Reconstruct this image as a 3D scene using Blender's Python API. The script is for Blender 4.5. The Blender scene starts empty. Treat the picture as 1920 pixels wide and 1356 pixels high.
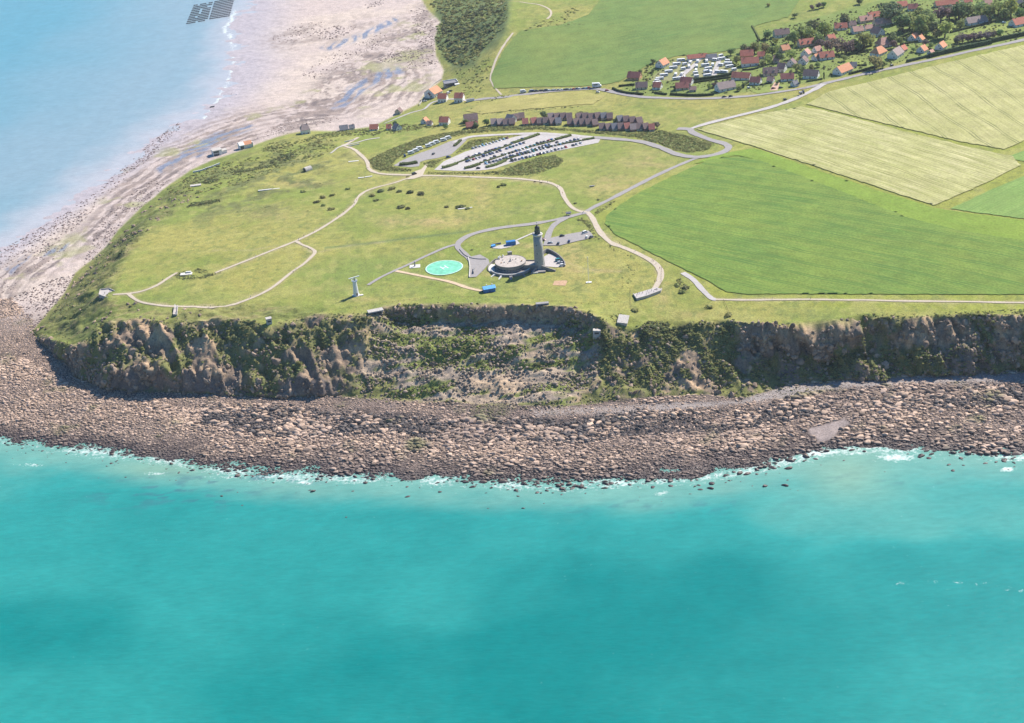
import bpy, bmesh, math, random
import numpy as np
from mathutils import Vector, Matrix

random.seed(7)
RNG = np.random.default_rng(11)
scene = bpy.context.scene
COL = scene.collection
R = math.radians

# ------------------------------------------------------------------ camera
FPX, PITCH, ROLL, CAMZ = 2900.0, R(27.0), R(4.5), 500.0
FWD = np.array([0, math.cos(PITCH), -math.sin(PITCH)])
_u0 = np.array([0, math.sin(PITCH), math.cos(PITCH)])
_r0 = np.array([1.0, 0, 0])
CRIGHT = math.cos(ROLL) * _r0 - math.sin(ROLL) * _u0
CUP = math.sin(ROLL) * _r0 + math.cos(ROLL) * _u0
cam_d = bpy.data.cameras.new('camera')
cam = bpy.data.objects.new('camera', cam_d)
COL.objects.link(cam)
cam_d.sensor_width = 36.0
cam_d.sensor_fit = 'HORIZONTAL'
cam_d.lens = 36.0 * FPX / 1920.0
cam_d.clip_start = 1.0
cam_d.clip_end = 40000.0
cam.matrix_world = Matrix(((CRIGHT[0], CUP[0], -FWD[0], 0), (CRIGHT[1], CUP[1], -FWD[1], 0),
                           (CRIGHT[2], CUP[2], -FWD[2], CAMZ), (0, 0, 0, 1)))
scene.camera = cam

# ------------------------------------------------------------------ sky and sun
SUN_AZ, SUN_EL = R(49.0), R(45.0)          # azimuth clockwise from +Y (away from the camera)
TO_SUN = Vector((math.sin(SUN_AZ) * math.cos(SUN_EL), math.cos(SUN_AZ) * math.cos(SUN_EL), math.sin(SUN_EL)))
world = bpy.data.worlds.new('World')
scene.world = world
world.use_nodes = True
wn = world.node_tree
wn.nodes.clear()
sky = wn.nodes.new('ShaderNodeTexSky')
sky.sky_type = 'NISHITA'
sky.sun_disc = False
sky.sun_elevation = SUN_EL
sky.sun_rotation = SUN_AZ
sky.altitude = 300
sky.air_density = 1.2
sky.dust_density = 1.0
sky.ozone_density = 5.0
bg = wn.nodes.new('ShaderNodeBackground')
bg.inputs['Strength'].default_value = 0.085
wo = wn.nodes.new('ShaderNodeOutputWorld')
hsv = wn.nodes.new('ShaderNodeHueSaturation')
hsv.inputs['Saturation'].default_value = 1.35
wn.links.new(sky.outputs[0], hsv.inputs['Color'])
wn.links.new(hsv.outputs[0], bg.inputs[0])
wn.links.new(bg.outputs[0], wo.inputs[0])
sun_d = bpy.data.lights.new('sun', 'SUN')
sun_d.energy = 4.9
sun_d.angle = R(0.5)
sun_d.color = (1.0, 0.93, 0.82)
sun = bpy.data.objects.new('sun', sun_d)
COL.objects.link(sun)
sun.rotation_euler = (-TO_SUN).to_track_quat('-Z', 'Y').to_euler()
sun.location = (300, 900, 900)
scene.view_settings.view_transform = 'Standard'
scene.view_settings.look = 'None'
scene.view_settings.gamma = 1.0
scene.view_settings.use_curve_mapping = False
scene.view_settings.exposure = 0.80
scene.cycles.use_denoising = True
scene.cycles.max_bounces = 6
scene.cycles.diffuse_bounces = 1
scene.cycles.glossy_bounces = 2
scene.cycles.volume_bounces = 0
scene.cycles.transparent_max_bounces = 8


# ------------------------------------------------------------------ picture <-> ground
def unproj(px, py, z=0.0):
    d = (px - 960.0) / FPX * CRIGHT - (py - 678.0) / FPX * CUP + FWD
    t = (z - CAMZ) / d[2]
    return np.array([d[0] * t, d[1] * t, z])


def proj(x, y, z):
    z = z - CAMZ
    cx = x * CRIGHT[0] + y * CRIGHT[1] + z * CRIGHT[2]
    cy = x * CUP[0] + y * CUP[1] + z * CUP[2]
    cz = x * FWD[0] + y * FWD[1] + z * FWD[2]
    return 960 + FPX * cx / cz, 678 - FPX * cy / cz


# ------------------------------------------------------------------ noise
_tab = np.random.default_rng(5).random((256, 256)).astype(np.float32)


def vnoise(x, y):
    xi = np.floor(x).astype(np.int64)
    yi = np.floor(y).astype(np.int64)
    fx = x - xi
    fy = y - yi
    fx = fx * fx * (3 - 2 * fx)
    fy = fy * fy * (3 - 2 * fy)
    a = _tab[xi & 255, yi & 255]
    b = _tab[(xi + 1) & 255, yi & 255]
    c = _tab[xi & 255, (yi + 1) & 255]
    d = _tab[(xi + 1) & 255, (yi + 1) & 255]
    return (a + (b - a) * fx) * (1 - fy) + (c + (d - c) * fx) * fy


def fbm(x, y, oct=4, seed=0.0, gain=0.5):
    s = 0.0
    a = 1.0
    tot = 0.0
    for i in range(oct):
        s = s + a * (vnoise(x + seed * 17.3 + i * 31.7, y + seed * 9.1 + i * 11.3) * 2 - 1)
        tot += a
        a *= gain
        x = x * 2.03
        y = y * 2.03
    return s / tot


def smooth(a, b, x):
    t = np.clip((x - a) / (b - a), 0, 1)
    return t * t * (3 - 2 * t)


def inpoly(px, py, poly):
    ins = np.zeros(px.shape, bool)
    n = len(poly)
    for i in range(n):
        x1, y1 = poly[i][:2]
        x2, y2 = poly[(i + 1) % n][:2]
        if y1 == y2:
            continue
        c = ((y1 > py) != (y2 > py)) & (px < (x2 - x1) * (py - y1) / (y2 - y1) + x1)
        ins ^= c
    return ins


def dist_line(px, py, pts, closed=False, nearest=False):
    best = np.full(px.shape, 1e18)
    bx = np.zeros(px.shape)
    by = np.zeros(px.shape)
    n = len(pts)
    for i in range(n if closed else n - 1):
        x1, y1 = pts[i][:2]
        x2, y2 = pts[(i + 1) % n][:2]
        dx, dy = x2 - x1, y2 - y1
        L = dx * dx + dy * dy + 1e-12
        t = np.clip(((px - x1) * dx + (py - y1) * dy) / L, 0, 1)
        qx = x1 + t * dx
        qy = y1 + t * dy
        d = (px - qx) ** 2 + (py - qy) ** 2
        m = d < best
        best = np.where(m, d, best)
        if nearest:
            bx = np.where(m, qx, bx)
            by = np.where(m, qy, by)
    if nearest:
        return np.sqrt(best), bx, by
    return np.sqrt(best)


def softpoly(px, py, poly, w):
    """1 inside, 0 outside, blended over w pixels each side."""
    d = dist_line(px, py, poly, True)
    s = np.where(inpoly(px, py, poly), d, -d)
    return smooth(-w, w, s)
# ------------------------------------------------------------------ the relief: traced lines with heights
FRONT_WATER = [(-420, 720), (-300, 790), (-150, 812), (-60, 818), (0, 822), (60, 828), (150, 835), (240, 846), (340, 858), (420, 875), (500, 885),
               (600, 888), (700, 892), (800, 893), (900, 898), (980, 905), (1060, 905), (1140, 900), (1220, 895), (1300, 888),
               (1380, 878), (1440, 868), (1500, 850), (1560, 838), (1620, 830), (1700, 835), (1780, 842), (1850, 848), (1920, 850), (2020, 852), (2160, 850)]
LEFT_WATER = [(-420, 720), (-250, 630), (-120, 545), (0, 470), (60, 432), (120, 390), (180, 350), (240, 306), (300, 262), (340, 232), (380, 214), (402, 190),
              (425, 160), (437, 120), (432, 80), (442, 50), (458, 20), (472, 0), (485, -40), (500, -100), (520, -200)]
FRONT_BASE = [(62, 622), (100, 660), (160, 710), (240, 734), (330, 735), (420, 740), (520, 745), (600, 742), (680, 745), (760, 752),
              (850, 754), (950, 760), (1050, 762), (1150, 750), (1250, 742), (1330, 740), (1400, 745), (1460, 724), (1520, 716),
              (1600, 712), (1700, 705), (1800, 700), (1920, 692), (2050, 690), (2200, 690)]
LEFT_BASE = [(62, 622), (85, 592), (120, 552), (142, 512), (170, 490), (200, 462), (222, 432), (250, 405), (270, 385), (290, 370), (320, 345),
             (360, 318), (400, 300), (450, 284), (500, 264), (540, 252), (570, 246), (640, 246), (700, 238), (745, 215), (785, 195),
             (800, 172), (828, 152), (833, 132), (818, 104), (816, 70), (826, 40), (802, 18), (792, 0), (780, -60), (770, -140)]
CREST = [(60, 614, 8), (100, 640, 14), (140, 648, 22), (165, 638, 30), (180, 615, 36), (195, 601, 40), (260, 597, 41), (330, 605, 41),
         (400, 598, 42), (460, 598, 42), (500, 614, 40), (560, 598, 42), (600, 590, 42.5), (690, 590, 42.5), (720, 575, 43),
         (830, 570, 43), (960, 572, 43), (1060, 575, 43), (1110, 590, 42.5), (1150, 612, 37), (1250, 612, 34), (1360, 602, 36),
         (1400, 607, 36.5), (1460, 614, 36), (1510, 607, 36.5), (1560, 602, 37), (1620, 594, 37), (1700, 597, 36.5), (1750, 594, 36.5),
         (1850, 592, 36.5), (1920, 592, 36.5), (2050, 590, 36.5), (2200, 590, 36.5)]
LINES = []


def zl(pts, z):
    LINES.append([(a, b, z) for a, b in pts])


zl(FRONT_WATER, 0.0)
zl(LEFT_WATER, 0.0)
zl([(a, b + 45) for a, b in FRONT_WATER], -2.0)
zl([(a, b + 130) for a, b in FRONT_WATER], -7.0)
zl([(a - 26, b - 14) for a, b in LEFT_WATER[1:]], -0.7)
zl([(a - 130, b - 60) for a, b in LEFT_WATER[1:]], -3.0)
zl([(a - 420, b - 160) for a, b in LEFT_WATER[1:]], -9.0)
zl(FRONT_BASE, 5.2)
zl(LEFT_BASE, 5.2)
LINES.append(CREST)
# foot of the landslip's scarp, wall tops and wall feet of the steep parts
LINES.append([(728, 602, 33), (830, 600, 34), (960, 600, 33), (1060, 604, 33), (1108, 622, 30)])
LINES.append([(760, 682, 18), (880, 690, 17), (1000, 694, 16), (1090, 690, 16)])
LINES.append([(190, 686, 20), (300, 689, 21.5), (420, 692, 20), (480, 700, 17.5), (560, 706, 16), (610, 712, 14.5)])
LINES.append([(200, 612, 37.5), (300, 625, 36), (420, 620, 36), (520, 632, 34), (640, 615, 36)])
LINES.append([(1385, 662, 19), (1450, 668, 17.5), (1560, 655, 19), (1650, 650, 20), (1750, 645, 21), (1850, 642, 21.5), (1920, 640, 22), (2100, 640, 22)])
# edge of the plateau above the western beach, bank behind the bay
LINES.append([(200, 560, 38), (206, 535, 36), (212, 515, 33), (228, 478, 30), (250, 442, 27), (272, 416, 24), (320, 382, 20), (345, 352, 17), (400, 334, 15)])
LINES.append([(410, 298, 9), (470, 285, 11), (540, 262, 11), (600, 256, 12), (690, 246, 11.5), (760, 222, 11)])
LINES.append([(950, 0, 43), (955, 40, 40), (935, 90, 31), (905, 125, 23), (880, 160, 15)])
PTS = [(300, 560, 41), (450, 560, 42), (400, 480, 40), (600, 480, 43), (700, 555, 43), (800, 540, 44), (1000, 500, 44), (1120, 500, 44), (900, 400, 41),
       (600, 400, 37), (700, 345, 33), (500, 372, 29), (560, 320, 24), (480, 335, 20), (450, 305, 13), (650, 262, 16), (760, 240, 17), (750, 285, 25),
       (850, 290, 27), (1000, 280, 29), (1100, 252, 27), (1000, 222, 21), (900, 222, 17), (860, 200, 12), (815, 178, 8), (850, 165, 11), (900, 182, 14),
       (1000, 190, 17), (950, 162, 18), (1100, 160, 22), (1200, 160, 27), (1150, 380, 41), (1300, 300, 36), (1280, 250, 31), (1400, 230, 36),
       (1400, 150, 33), (1500, 100, 39), (1600, 60, 45), (1750, 30, 50), (1900, 30, 54), (1900, 100, 54), (1700, 200, 48), (1500, 250, 42),
       (1500, 400, 44), (1800, 330, 50), (1900, 450, 49), (1700, 500, 43), (1350, 520, 41.5), (1250, 560, 40.5), (1600, 570, 38.5), (1900, 572, 38.5),
       (1200, 60, 35), (1400, 20, 41), (1050, 50, 38), (1100, 0, 41), (1500, 0, 46), (1700, -40, 52), (1920, -60, 58), (2060, 100, 58), (2100, 400, 52),
       (2100, 560, 40), (1300, -60, 46), (1000, -60, 46), (1500, -80, 52)]

LIFT = lambda z: z if z < 6 else 6 + (z - 6) * 1.03
LINES = [[(a, b, LIFT(c)) for a, b, c in ln] for ln in LINES]
PTS = [(a, b, LIFT(c)) for a, b, c in PTS]
GX0, GX1, GY0, GY1 = -1300.0, 1250.0, 700.0, 2860.0


def solve_relief():
    h = None
    for lev, (cs, it) in enumerate([(40.0, 300), (20.0, 220), (10.0, 90), (5.0, 40), (2.5, 36)]):
        nx = int(round((GX1 - GX0) / cs)) + 1
        ny = int(round((GY1 - GY0) / cs)) + 1
        if h is None:
            h = np.full((ny, nx), 30.0)
        else:
            o = h
            yi = np.clip(np.linspace(0, o.shape[0] - 1, ny), 0, o.shape[0] - 1.001)
            xi = np.clip(np.linspace(0, o.shape[1] - 1, nx), 0, o.shape[1] - 1.001)
            y0 = yi.astype(int)
            x0 = xi.astype(int)
            fy = (yi - y0)[:, None]
            fx = (xi - x0)[None, :]
            h = (o[y0][:, x0] * (1 - fx) + o[y0][:, x0 + 1] * fx) * (1 - fy) + (o[y0 + 1][:, x0] * (1 - fx) + o[y0 + 1][:, x0 + 1] * fx) * fy
        acc = np.zeros((ny, nx))
        cnt = np.zeros((ny, nx))
        for ln in LINES:
            w = [unproj(*p) for p in ln]
            for a, b in zip(w[:-1], w[1:]):
                n = int(np.hypot(b[0] - a[0], b[1] - a[1]) / cs * 2) + 2
                t = np.linspace(0, 1, n)
                ix = np.rint((a[0] + (b[0] - a[0]) * t - GX0) / cs).astype(int)
                iy = np.rint((a[1] + (b[1] - a[1]) * t - GY0) / cs).astype(int)
                ok = (ix >= 0) & (ix < nx) & (iy >= 0) & (iy < ny)
                np.add.at(acc, (iy[ok], ix[ok]), (a[2] + (b[2] - a[2]) * t)[ok])
                np.add.at(cnt, (iy[ok], ix[ok]), 1)
        if lev < 2:
            for p in PTS:
                w = unproj(*p)
                ix = int(round((w[0] - GX0) / cs))
                iy = int(round((w[1] - GY0) / cs))
                if 0 <= ix < nx and 0 <= iy < ny:
                    acc[iy, ix] += p[2]
                    cnt[iy, ix] += 1
        m = cnt > 0
        val = acc / np.maximum(cnt, 1)
        h[m] = val[m]
        for _ in range(it):
            p = np.pad(h, 1, mode='edge')
            h = 0.25 * (p[:-2, 1:-1] + p[2:, 1:-1] + p[1:-1, :-2] + p[1:-1, 2:])
            h[m] = val[m]
    # the far sea floor keeps falling, far land flat
    return h, 2.5


HG, HC = solve_relief()


def relief(x, y):
    fx = np.clip((x - GX0) / HC, 0, HG.shape[1] - 1.001)
    fy = np.clip((y - GY0) / HC, 0, HG.shape[0] - 1.001)
    ix = fx.astype(int)
    iy = fy.astype(int)
    fx = fx - ix
    fy = fy - iy
    return (HG[iy, ix] * (1 - fx) + HG[iy, ix + 1] * fx) * (1 - fy) + (HG[iy + 1, ix] * (1 - fx) + HG[iy + 1, ix + 1] * fx) * fy


# ------------------------------------------------------------------ ground sheet (fan-shaped grid, finest on the cliff)
def rows():
    y = 760.0
    out = []
    while y < 2860:
        out.append(y)
        y += 2.0 if y < 800 else 0.8 if y < 1000 else 1.2 if y < 1110 else 1.5 + (y - 1110) * 0.0035
    return np.array(out)


ROWS = rows()
US = np.arange(-0.475, 0.4551, 0.0012)
NU, NR = len(US), len(ROWS)
TY, TU = np.meshgrid(ROWS, US, indexing='ij')
TX = TU * TY
TZ0 = relief(TX, TY)
PX, PY = proj(TX, TY, TZ0)
LAND = FRONT_BASE + [(2600, 690), (2600, -500), (770, -500)] + LEFT_BASE[::-1]
_land = inpoly(PX, PY, LAND)
_dl = np.minimum(dist_line(PX, PY, FRONT_BASE), dist_line(PX, PY, LEFT_BASE))
SLAND = np.where(_land, _dl, -_dl)                       # signed, photo pixels from the foot of the land
CLIFFP = [(a, b) for a, b, c in CREST] + FRONT_BASE[::-1]
CLIFF = softpoly(PX, PY, CLIFFP, 5.0)
SLIP = softpoly(PX, PY, [(700, 596), (730, 592), (960, 592), (1090, 596), (1125, 630), (1120, 700), (1060, 765), (850, 756), (690, 745), (670, 720), (690, 660)], 14)
SCRUBSLOPE = softpoly(PX, PY, [(1110, 600), (1370, 606), (1400, 700), (1460, 720), (1400, 745), (1100, 755), (1060, 700)], 16)
gy, gx = np.gradient(TZ0)
gY = gy / np.gradient(TY, axis=0)
gX = gx / np.gradient(TX, axis=1)
SLOPE = np.hypot(gX, gY)
STEEP = smooth(0.35, 1.1, SLOPE) * np.maximum(CLIFF, 0.4 * (SLAND > 0))

TZ = TZ0.copy()
# plateau undulation, turf mounds on the western rise
_onland = smooth(0, 25, SLAND) * (1 - CLIFF)
TZ += _onland * (0.5 * fbm(TX / 55, TY / 55, 3, 1) + 0.14 * fbm(TX / 14, TY / 14, 2, 2))
MOUNDS = softpoly(PX, PY, [(300, 360), (420, 300), (560, 255), (640, 262), (680, 300), (640, 340), (520, 400), (380, 410), (320, 400)], 30)
WSLOPE = softpoly(PX, PY, [(70, 620), (130, 545), (180, 480), (260, 400), (330, 345), (360, 370), (270, 440), (225, 500), (205, 560), (300, 585), (470, 572), (600, 580), (600, 600), (180, 605), (150, 640)], 12)
TZ += MOUNDS * (2.2 * fbm(TX / 24, TY / 24, 3, 3) + 0.5 * fbm(TX / 7, TY / 7, 2, 4))
TZ += WSLOPE * smooth(0, 8, SLAND) * (3.0 * fbm(TX / 16, TY / 12, 4, 5) - 2.4 * np.abs(fbm(TX / 9, TY / 7, 3, 6)))
# landslip heaps and benches, scrub slope bumps
TZ += SLIP * (3.6 * fbm(TX / 22, TY / 12, 4, 7) + 2.4 * np.abs(fbm(TX / 8, TY / 5, 4, 8)) - 0.8)
TZ += SCRUBSLOPE * (3.4 * fbm(TX / 15, TY / 15, 4, 9) - 2.5 * np.abs(fbm(TX / 9, TY / 12, 3, 74)))
FARBANK = softpoly(PX, PY, [(815, -60), (960, -60), (955, 40), (945, 70), (905, 100), (890, 125), (850, 128), (830, 105), (815, 80)], 8)
TZ += FARBANK * (4.0 * fbm(TX / 22, TY / 40, 3, 10))
# gullies and ribs that run down the cliff
_env = smooth(5.5, 12, TZ0) * smooth(44.5, 38, TZ0) * CLIFF * (1 - 0.85 * SLIP) * (1 - 0.45 * SCRUBSLOPE)
_skg = TX + 0.35 * TY
TZ += _env * (5.0 * fbm(_skg / 24, TY / 30, 3, 80) + 10.0 * (0.2 - np.abs(fbm(_skg / 15, TY / 40, 3, 81))) + 4.5 * (0.22 - np.abs(fbm(_skg / 5.5, TY / 9, 3, 82))) + 1.0 * fbm(TX / 2.5, TY / 2.5, 2, 83))
# foreshore
_shore = smooth(4, -8, SLAND)
TZ += _shore * smooth(-4, 0.5, TZ0) * (0.95 * fbm(TX / 16, TY / 10, 4, 11))
# ledges of tilted strata on the bay beach follow the coast
_wl = [tuple(unproj(a, b, 5)[:2]) for a, b in LEFT_BASE]
DCOAST = dist_line(TX, TY, _wl)
STRATA_P = [(160, 420), (230, 330), (290, 290), (340, 255), (420, 215), (490, 205), (560, 200), (640, 180), (690, 140), (760, 120), (800, 130), (812, 150),
            (790, 185), (700, 205), (640, 222), (540, 248), (450, 284), (360, 318), (300, 365), (230, 430), (150, 480), (60, 540), (0, 580), (-60, 560), (0, 500), (80, 470)]
STRATA = softpoly(PX, PY, STRATA_P, 18) * _shore * smooth(-0.75, 0.0, fbm(TX / 45, TY / 45, 3, 71))
ROCKB = softpoly(PX, PY, [(470, 262), (520, 225), (560, 188), (610, 140), (690, 85), (770, 25), (800, 0), (820, -40), (830, 60), (818, 110), (780, 120), (720, 118), (690, 150), (650, 190), (600, 222), (540, 248)], 16) * _shore
_ph = DCOAST + 9 * fbm(TX / 60, TY / 60, 3, 12) + 1.5 * fbm(TX / 9, TY / 9, 2, 13)
BAND = 0.5 + 0.33 * np.sin(_ph * 2 * math.pi / 13.0 + 2.0 * fbm(TX / 30, TY / 30, 2, 14)) + 0.17 * np.sin(_ph * 2 * math.pi / 4.7 + 3.0 * fbm(TX / 40, TY / 40, 2, 72))
TZ += STRATA * (BAND - 0.5) * 0.5
# sideways relief on the steep faces: buttresses, gullies, ledges
wst = STEEP * CLIFF * smooth(0.45, 1.1, SLOPE) * (1 - 0.7 * SLIP) * (1 - 0.5 * SCRUBSLOPE)
gn = np.maximum(SLOPE, 1e-6)
_sk = TX + 0.5 * TZ0
_low = smooth(43, 21, TZ0)
_east = 1 + 0.9 * smooth(1380, 1480, PX)
off = wst * _east * (4.0 * fbm(TX / 34, TZ0 / 60, 2, 15) + (0.35 + 0.65 * _low) * 9.0 * (0.42 - np.abs(fbm(_sk / 17, TZ0 / 45, 3, 16))) + 3.6 * (0.35 - np.abs(fbm(_sk / 6.5, TZ0 / 14, 3, 73))) + 1.5 * fbm(TX / 3.0, TZ0 / 2.4, 3, 17))
VX = TX - off * gX / gn + wst * 0.6 * fbm(TX / 4, TZ0 / 4, 2, 18)
VY = TY - off * gY / gn
TZ += wst * 0.9 * fbm(TX / 5, TY / 5, 2, 19)


def ground_z(x, y):
    x = np.asarray(x, float)
    y = np.asarray(y, float)
    u = np.clip((x / y - US[0]) / (US[1] - US[0]), 0, NU - 1.001)
    r = np.clip(np.searchsorted(ROWS, y) - 1, 0, NR - 2)
    fr = np.clip((y - ROWS[r]) / (ROWS[r + 1] - ROWS[r]), 0, 1)
    iu = u.astype(int)
    fu = u - iu
    return (TZ[r, iu] * (1 - fu) + TZ[r, iu + 1] * fu) * (1 - fr) + (TZ[r + 1, iu] * (1 - fu) + TZ[r + 1, iu + 1] * fu) * fr


def G(px, py):
    """the point of the ground seen at a photo pixel"""
    z = 35.0
    for _ in range(40):
        p = unproj(px, py, z)
        zn = float(ground_z(p[0], p[1]))
        z += 0.5 * (zn - z)
    p = unproj(px, py, z)
    return Vector((p[0], p[1], float(ground_z(p[0], p[1]))))


def Gs(pts):
    return [G(a, b) for a, b in pts]


def mpp(px, py):
    """metres per photo pixel across the view at that ground point"""
    p = G(px, py)
    d = np.array([p.x, p.y, p.z - CAMZ])
    return float(d @ FWD) / FPX
# ------------------------------------------------------------------ materials
MATS = {}


def new_mat(name):
    m = bpy.data.materials.new(name)
    m.use_nodes = True
    nt = m.node_tree
    b = nt.nodes['Principled BSDF']
    return m, nt, b


def nd(nt, typ, **kw):
    n = nt.nodes.new(typ)
    for k, v in kw.items():
        if k.startswith('i_'):
            n.inputs[k[2:]].default_value = v
        else:
            setattr(n, k, v)
    return n


def noise_factor(nt, scale, lo, hi, detail=3.0, coord='Object', vec=None):
    """a grey factor lo..hi from noise"""
    n = nd(nt, 'ShaderNodeTexNoise')
    n.inputs['Scale'].default_value = scale
    n.inputs['Detail'].default_value = detail
    if vec is None:
        tc = nd(nt, 'ShaderNodeTexCoord')
        nt.links.new(tc.outputs[coord], n.inputs['Vector'])
    else:
        nt.links.new(vec, n.inputs['Vector'])
    mr = nd(nt, 'ShaderNodeMapRange')
    mr.inputs['From Min'].default_value = 0.3
    mr.inputs['From Max'].default_value = 0.7
    mr.inputs['To Min'].default_value = lo
    mr.inputs['To Max'].default_value = hi
    nt.links.new(n.outputs['Fac'], mr.inputs['Value'])
    return mr.outputs[0], n


def mul(nt, a, b):
    """colour * grey factor"""
    m = nd(nt, 'ShaderNodeMix', data_type='RGBA', blend_type='MULTIPLY')
    m.inputs[0].default_value = 1.0
    if isinstance(a, tuple):
        m.inputs[6].default_value = (*a, 1)
    else:
        nt.links.new(a, m.inputs[6])
    nt.links.new(b, m.inputs[7])
    return m.outputs[2]


def M(name, col, rough=0.8, nscale=1.0, namt=0.15, bump=0.0, bscale=None, metal=0.0, spec=0.3, rnd=0.0, objcol=False, coord='Object'):
    if name in MATS:
        return MATS[name]
    m, nt, b = new_mat(name)
    f, n = noise_factor(nt, nscale, 1 - namt, 1 + namt, 4.0, coord)
    src = tuple(col)
    if objcol:
        oi = nd(nt, 'ShaderNodeObjectInfo')
        src = oi.outputs['Color']
    c = mul(nt, src, f)
    if rnd:
        oi = nd(nt, 'ShaderNodeObjectInfo')
        mr = nd(nt, 'ShaderNodeMapRange')
        mr.inputs['To Min'].default_value = 1 - rnd
        mr.inputs['To Max'].default_value = 1 + rnd
        nt.links.new(oi.outputs['Random'], mr.inputs['Value'])
        c = mul(nt, c, mr.outputs[0])
    nt.links.new(c, b.inputs['Base Color'])
    b.inputs['Roughness'].default_value = rough
    b.inputs['Metallic'].default_value = metal
    b.inputs['Specular IOR Level'].default_value = spec
    if bump:
        bn = nd(nt, 'ShaderNodeBump')
        bn.inputs['Strength'].default_value = bump
        bn.inputs['Distance'].default_value = 0.3
        _, n2 = noise_factor(nt, bscale or nscale * 3, 0, 1, 4.0, coord)
        nt.links.new(n2.outputs['Fac'], bn.inputs['Height'])
        nt.links.new(bn.outputs[0], b.inputs['Normal'])
    MATS[name] = m
    return m


def ground_material(name):
    m, nt, b = new_mat(name)
    at = nd(nt, 'ShaderNodeAttribute', attribute_name='col')
    wet = nd(nt, 'ShaderNodeAttribute', attribute_name='wet')
    f1, _ = noise_factor(nt, 0.9, 0.72, 1.28, 5.0)
    f2, _ = noise_factor(nt, 0.16, 0.86, 1.14, 4.0)
    c = mul(nt, mul(nt, at.outputs['Color'], f1), f2)
    nt.links.new(c, b.inputs['Base Color'])
    mr = nd(nt, 'ShaderNodeMapRange')
    mr.inputs['To Min'].default_value = 0.95
    mr.inputs['To Max'].default_value = 0.12
    nt.links.new(wet.outputs['Fac'], mr.inputs['Value'])
    nt.links.new(mr.outputs[0], b.inputs['Roughness'])
    b.inputs['Specular IOR Level'].default_value = 0.25
    bn = nd(nt, 'ShaderNodeBump')
    bn.inputs['Strength'].default_value = 0.5
    bn.inputs['Distance'].default_value = 0.5
    _, n2 = noise_factor(nt, 0.8, 0, 1, 6.0)
    nt.links.new(n2.outputs['Fac'], bn.inputs['Height'])
    sub = nd(nt, 'ShaderNodeMath', operation='SUBTRACT')
    sub.inputs[0].default_value = 0.5
    nt.links.new(wet.outputs['Fac'], sub.inputs[1])
    sub.use_clamp = True
    nt.links.new(sub.outputs[0], bn.inputs['Strength'])
    nt.links.new(bn.outputs[0], b.inputs['Normal'])
    return m


# ------------------------------------------------------------------ tagging helpers
def tag(o, label=None, cat=None, group=None, kind=None):
    if label:
        o['label'] = label
    if cat:
        o['category'] = cat
    if group:
        o['group'] = group
    if kind:
        o['kind'] = kind
    return o


def mesh_from(name, verts, faces, mats=(), midx=None, shade=False):
    me = bpy.data.meshes.new(name)
    me.from_pydata([tuple(v) for v in verts], [], [tuple(f) for f in faces])
    for m in mats:
        me.materials.append(m)
    if midx is not None:
        me.polygons.foreach_set('material_index', midx)
    if shade:
        me.polygons.foreach_set('use_smooth', [True] * len(me.polygons))
    me.update()
    return me


def link(name, me, parent=None, loc=(0, 0, 0), rz=0.0, scale=None):
    o = bpy.data.objects.new(name, me)
    COL.objects.link(o)
    o.location = loc
    o.rotation_euler = (0, 0, rz)
    if scale is not None:
        o.scale = scale if hasattr(scale, '__len__') else (scale,) * 3
    if parent:
        o.parent = parent
    return o


def grid_mesh(name, X, Y, Z, mat, attrs=None, colors=None, keep=None, shade=True):
    """array grid -> mesh; keep: boolean per cell"""
    nr, nc = X.shape
    i = np.arange(nr * nc).reshape(nr, nc)
    q = np.stack([i[:-1, :-1], i[:-1, 1:], i[1:, 1:], i[1:, :-1]], -1)
    q = q[keep] if keep is not None else q.reshape(-1, 4)
    used = np.unique(q)
    re = np.full(nr * nc, -1)
    re[used] = np.arange(len(used))
    q = re[q]
    co = np.stack([X.ravel()[used], Y.ravel()[used], Z.ravel()[used]], -1).astype(np.float32)
    me = bpy.data.meshes.new(name)
    me.vertices.add(len(co))
    me.vertices.foreach_set('co', co.ravel())
    me.loops.add(q.size)
    me.loops.foreach_set('vertex_index', q.ravel().astype(np.int32))
    me.polygons.add(len(q))
    me.polygons.foreach_set('loop_start', np.arange(0, q.size, 4, dtype=np.int32))
    me.update(calc_edges=True)
    if shade:
        me.polygons.foreach_set('use_smooth', np.ones(len(q), bool))
    for k, a in (attrs or {}).items():
        at = me.attributes.new(k, 'FLOAT', 'POINT')
        at.data.foreach_set('value', a.ravel()[used].astype(np.float32))
    for k, a in (colors or {}).items():
        at = me.attributes.new(k, 'FLOAT_COLOR', 'POINT')
        c = np.ones((len(used), 4), np.float32)
        c[:, :3] = a.reshape(-1, 3)[used]
        at.data.foreach_set('color', c.ravel())
    me.materials.append(mat)
    me.validate()
    return me


# ------------------------------------------------------------------ land cover colours of the ground sheet
def C3(*c):
    return np.array(c, float)


def lerp(a, b, t):
    return a * (1 - t[..., None]) + b * t[..., None]


def blob(cx, cy, rx, ry):
    return np.exp(-(((PX - cx) / rx) ** 2 + ((PY - cy) / ry) ** 2))


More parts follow.
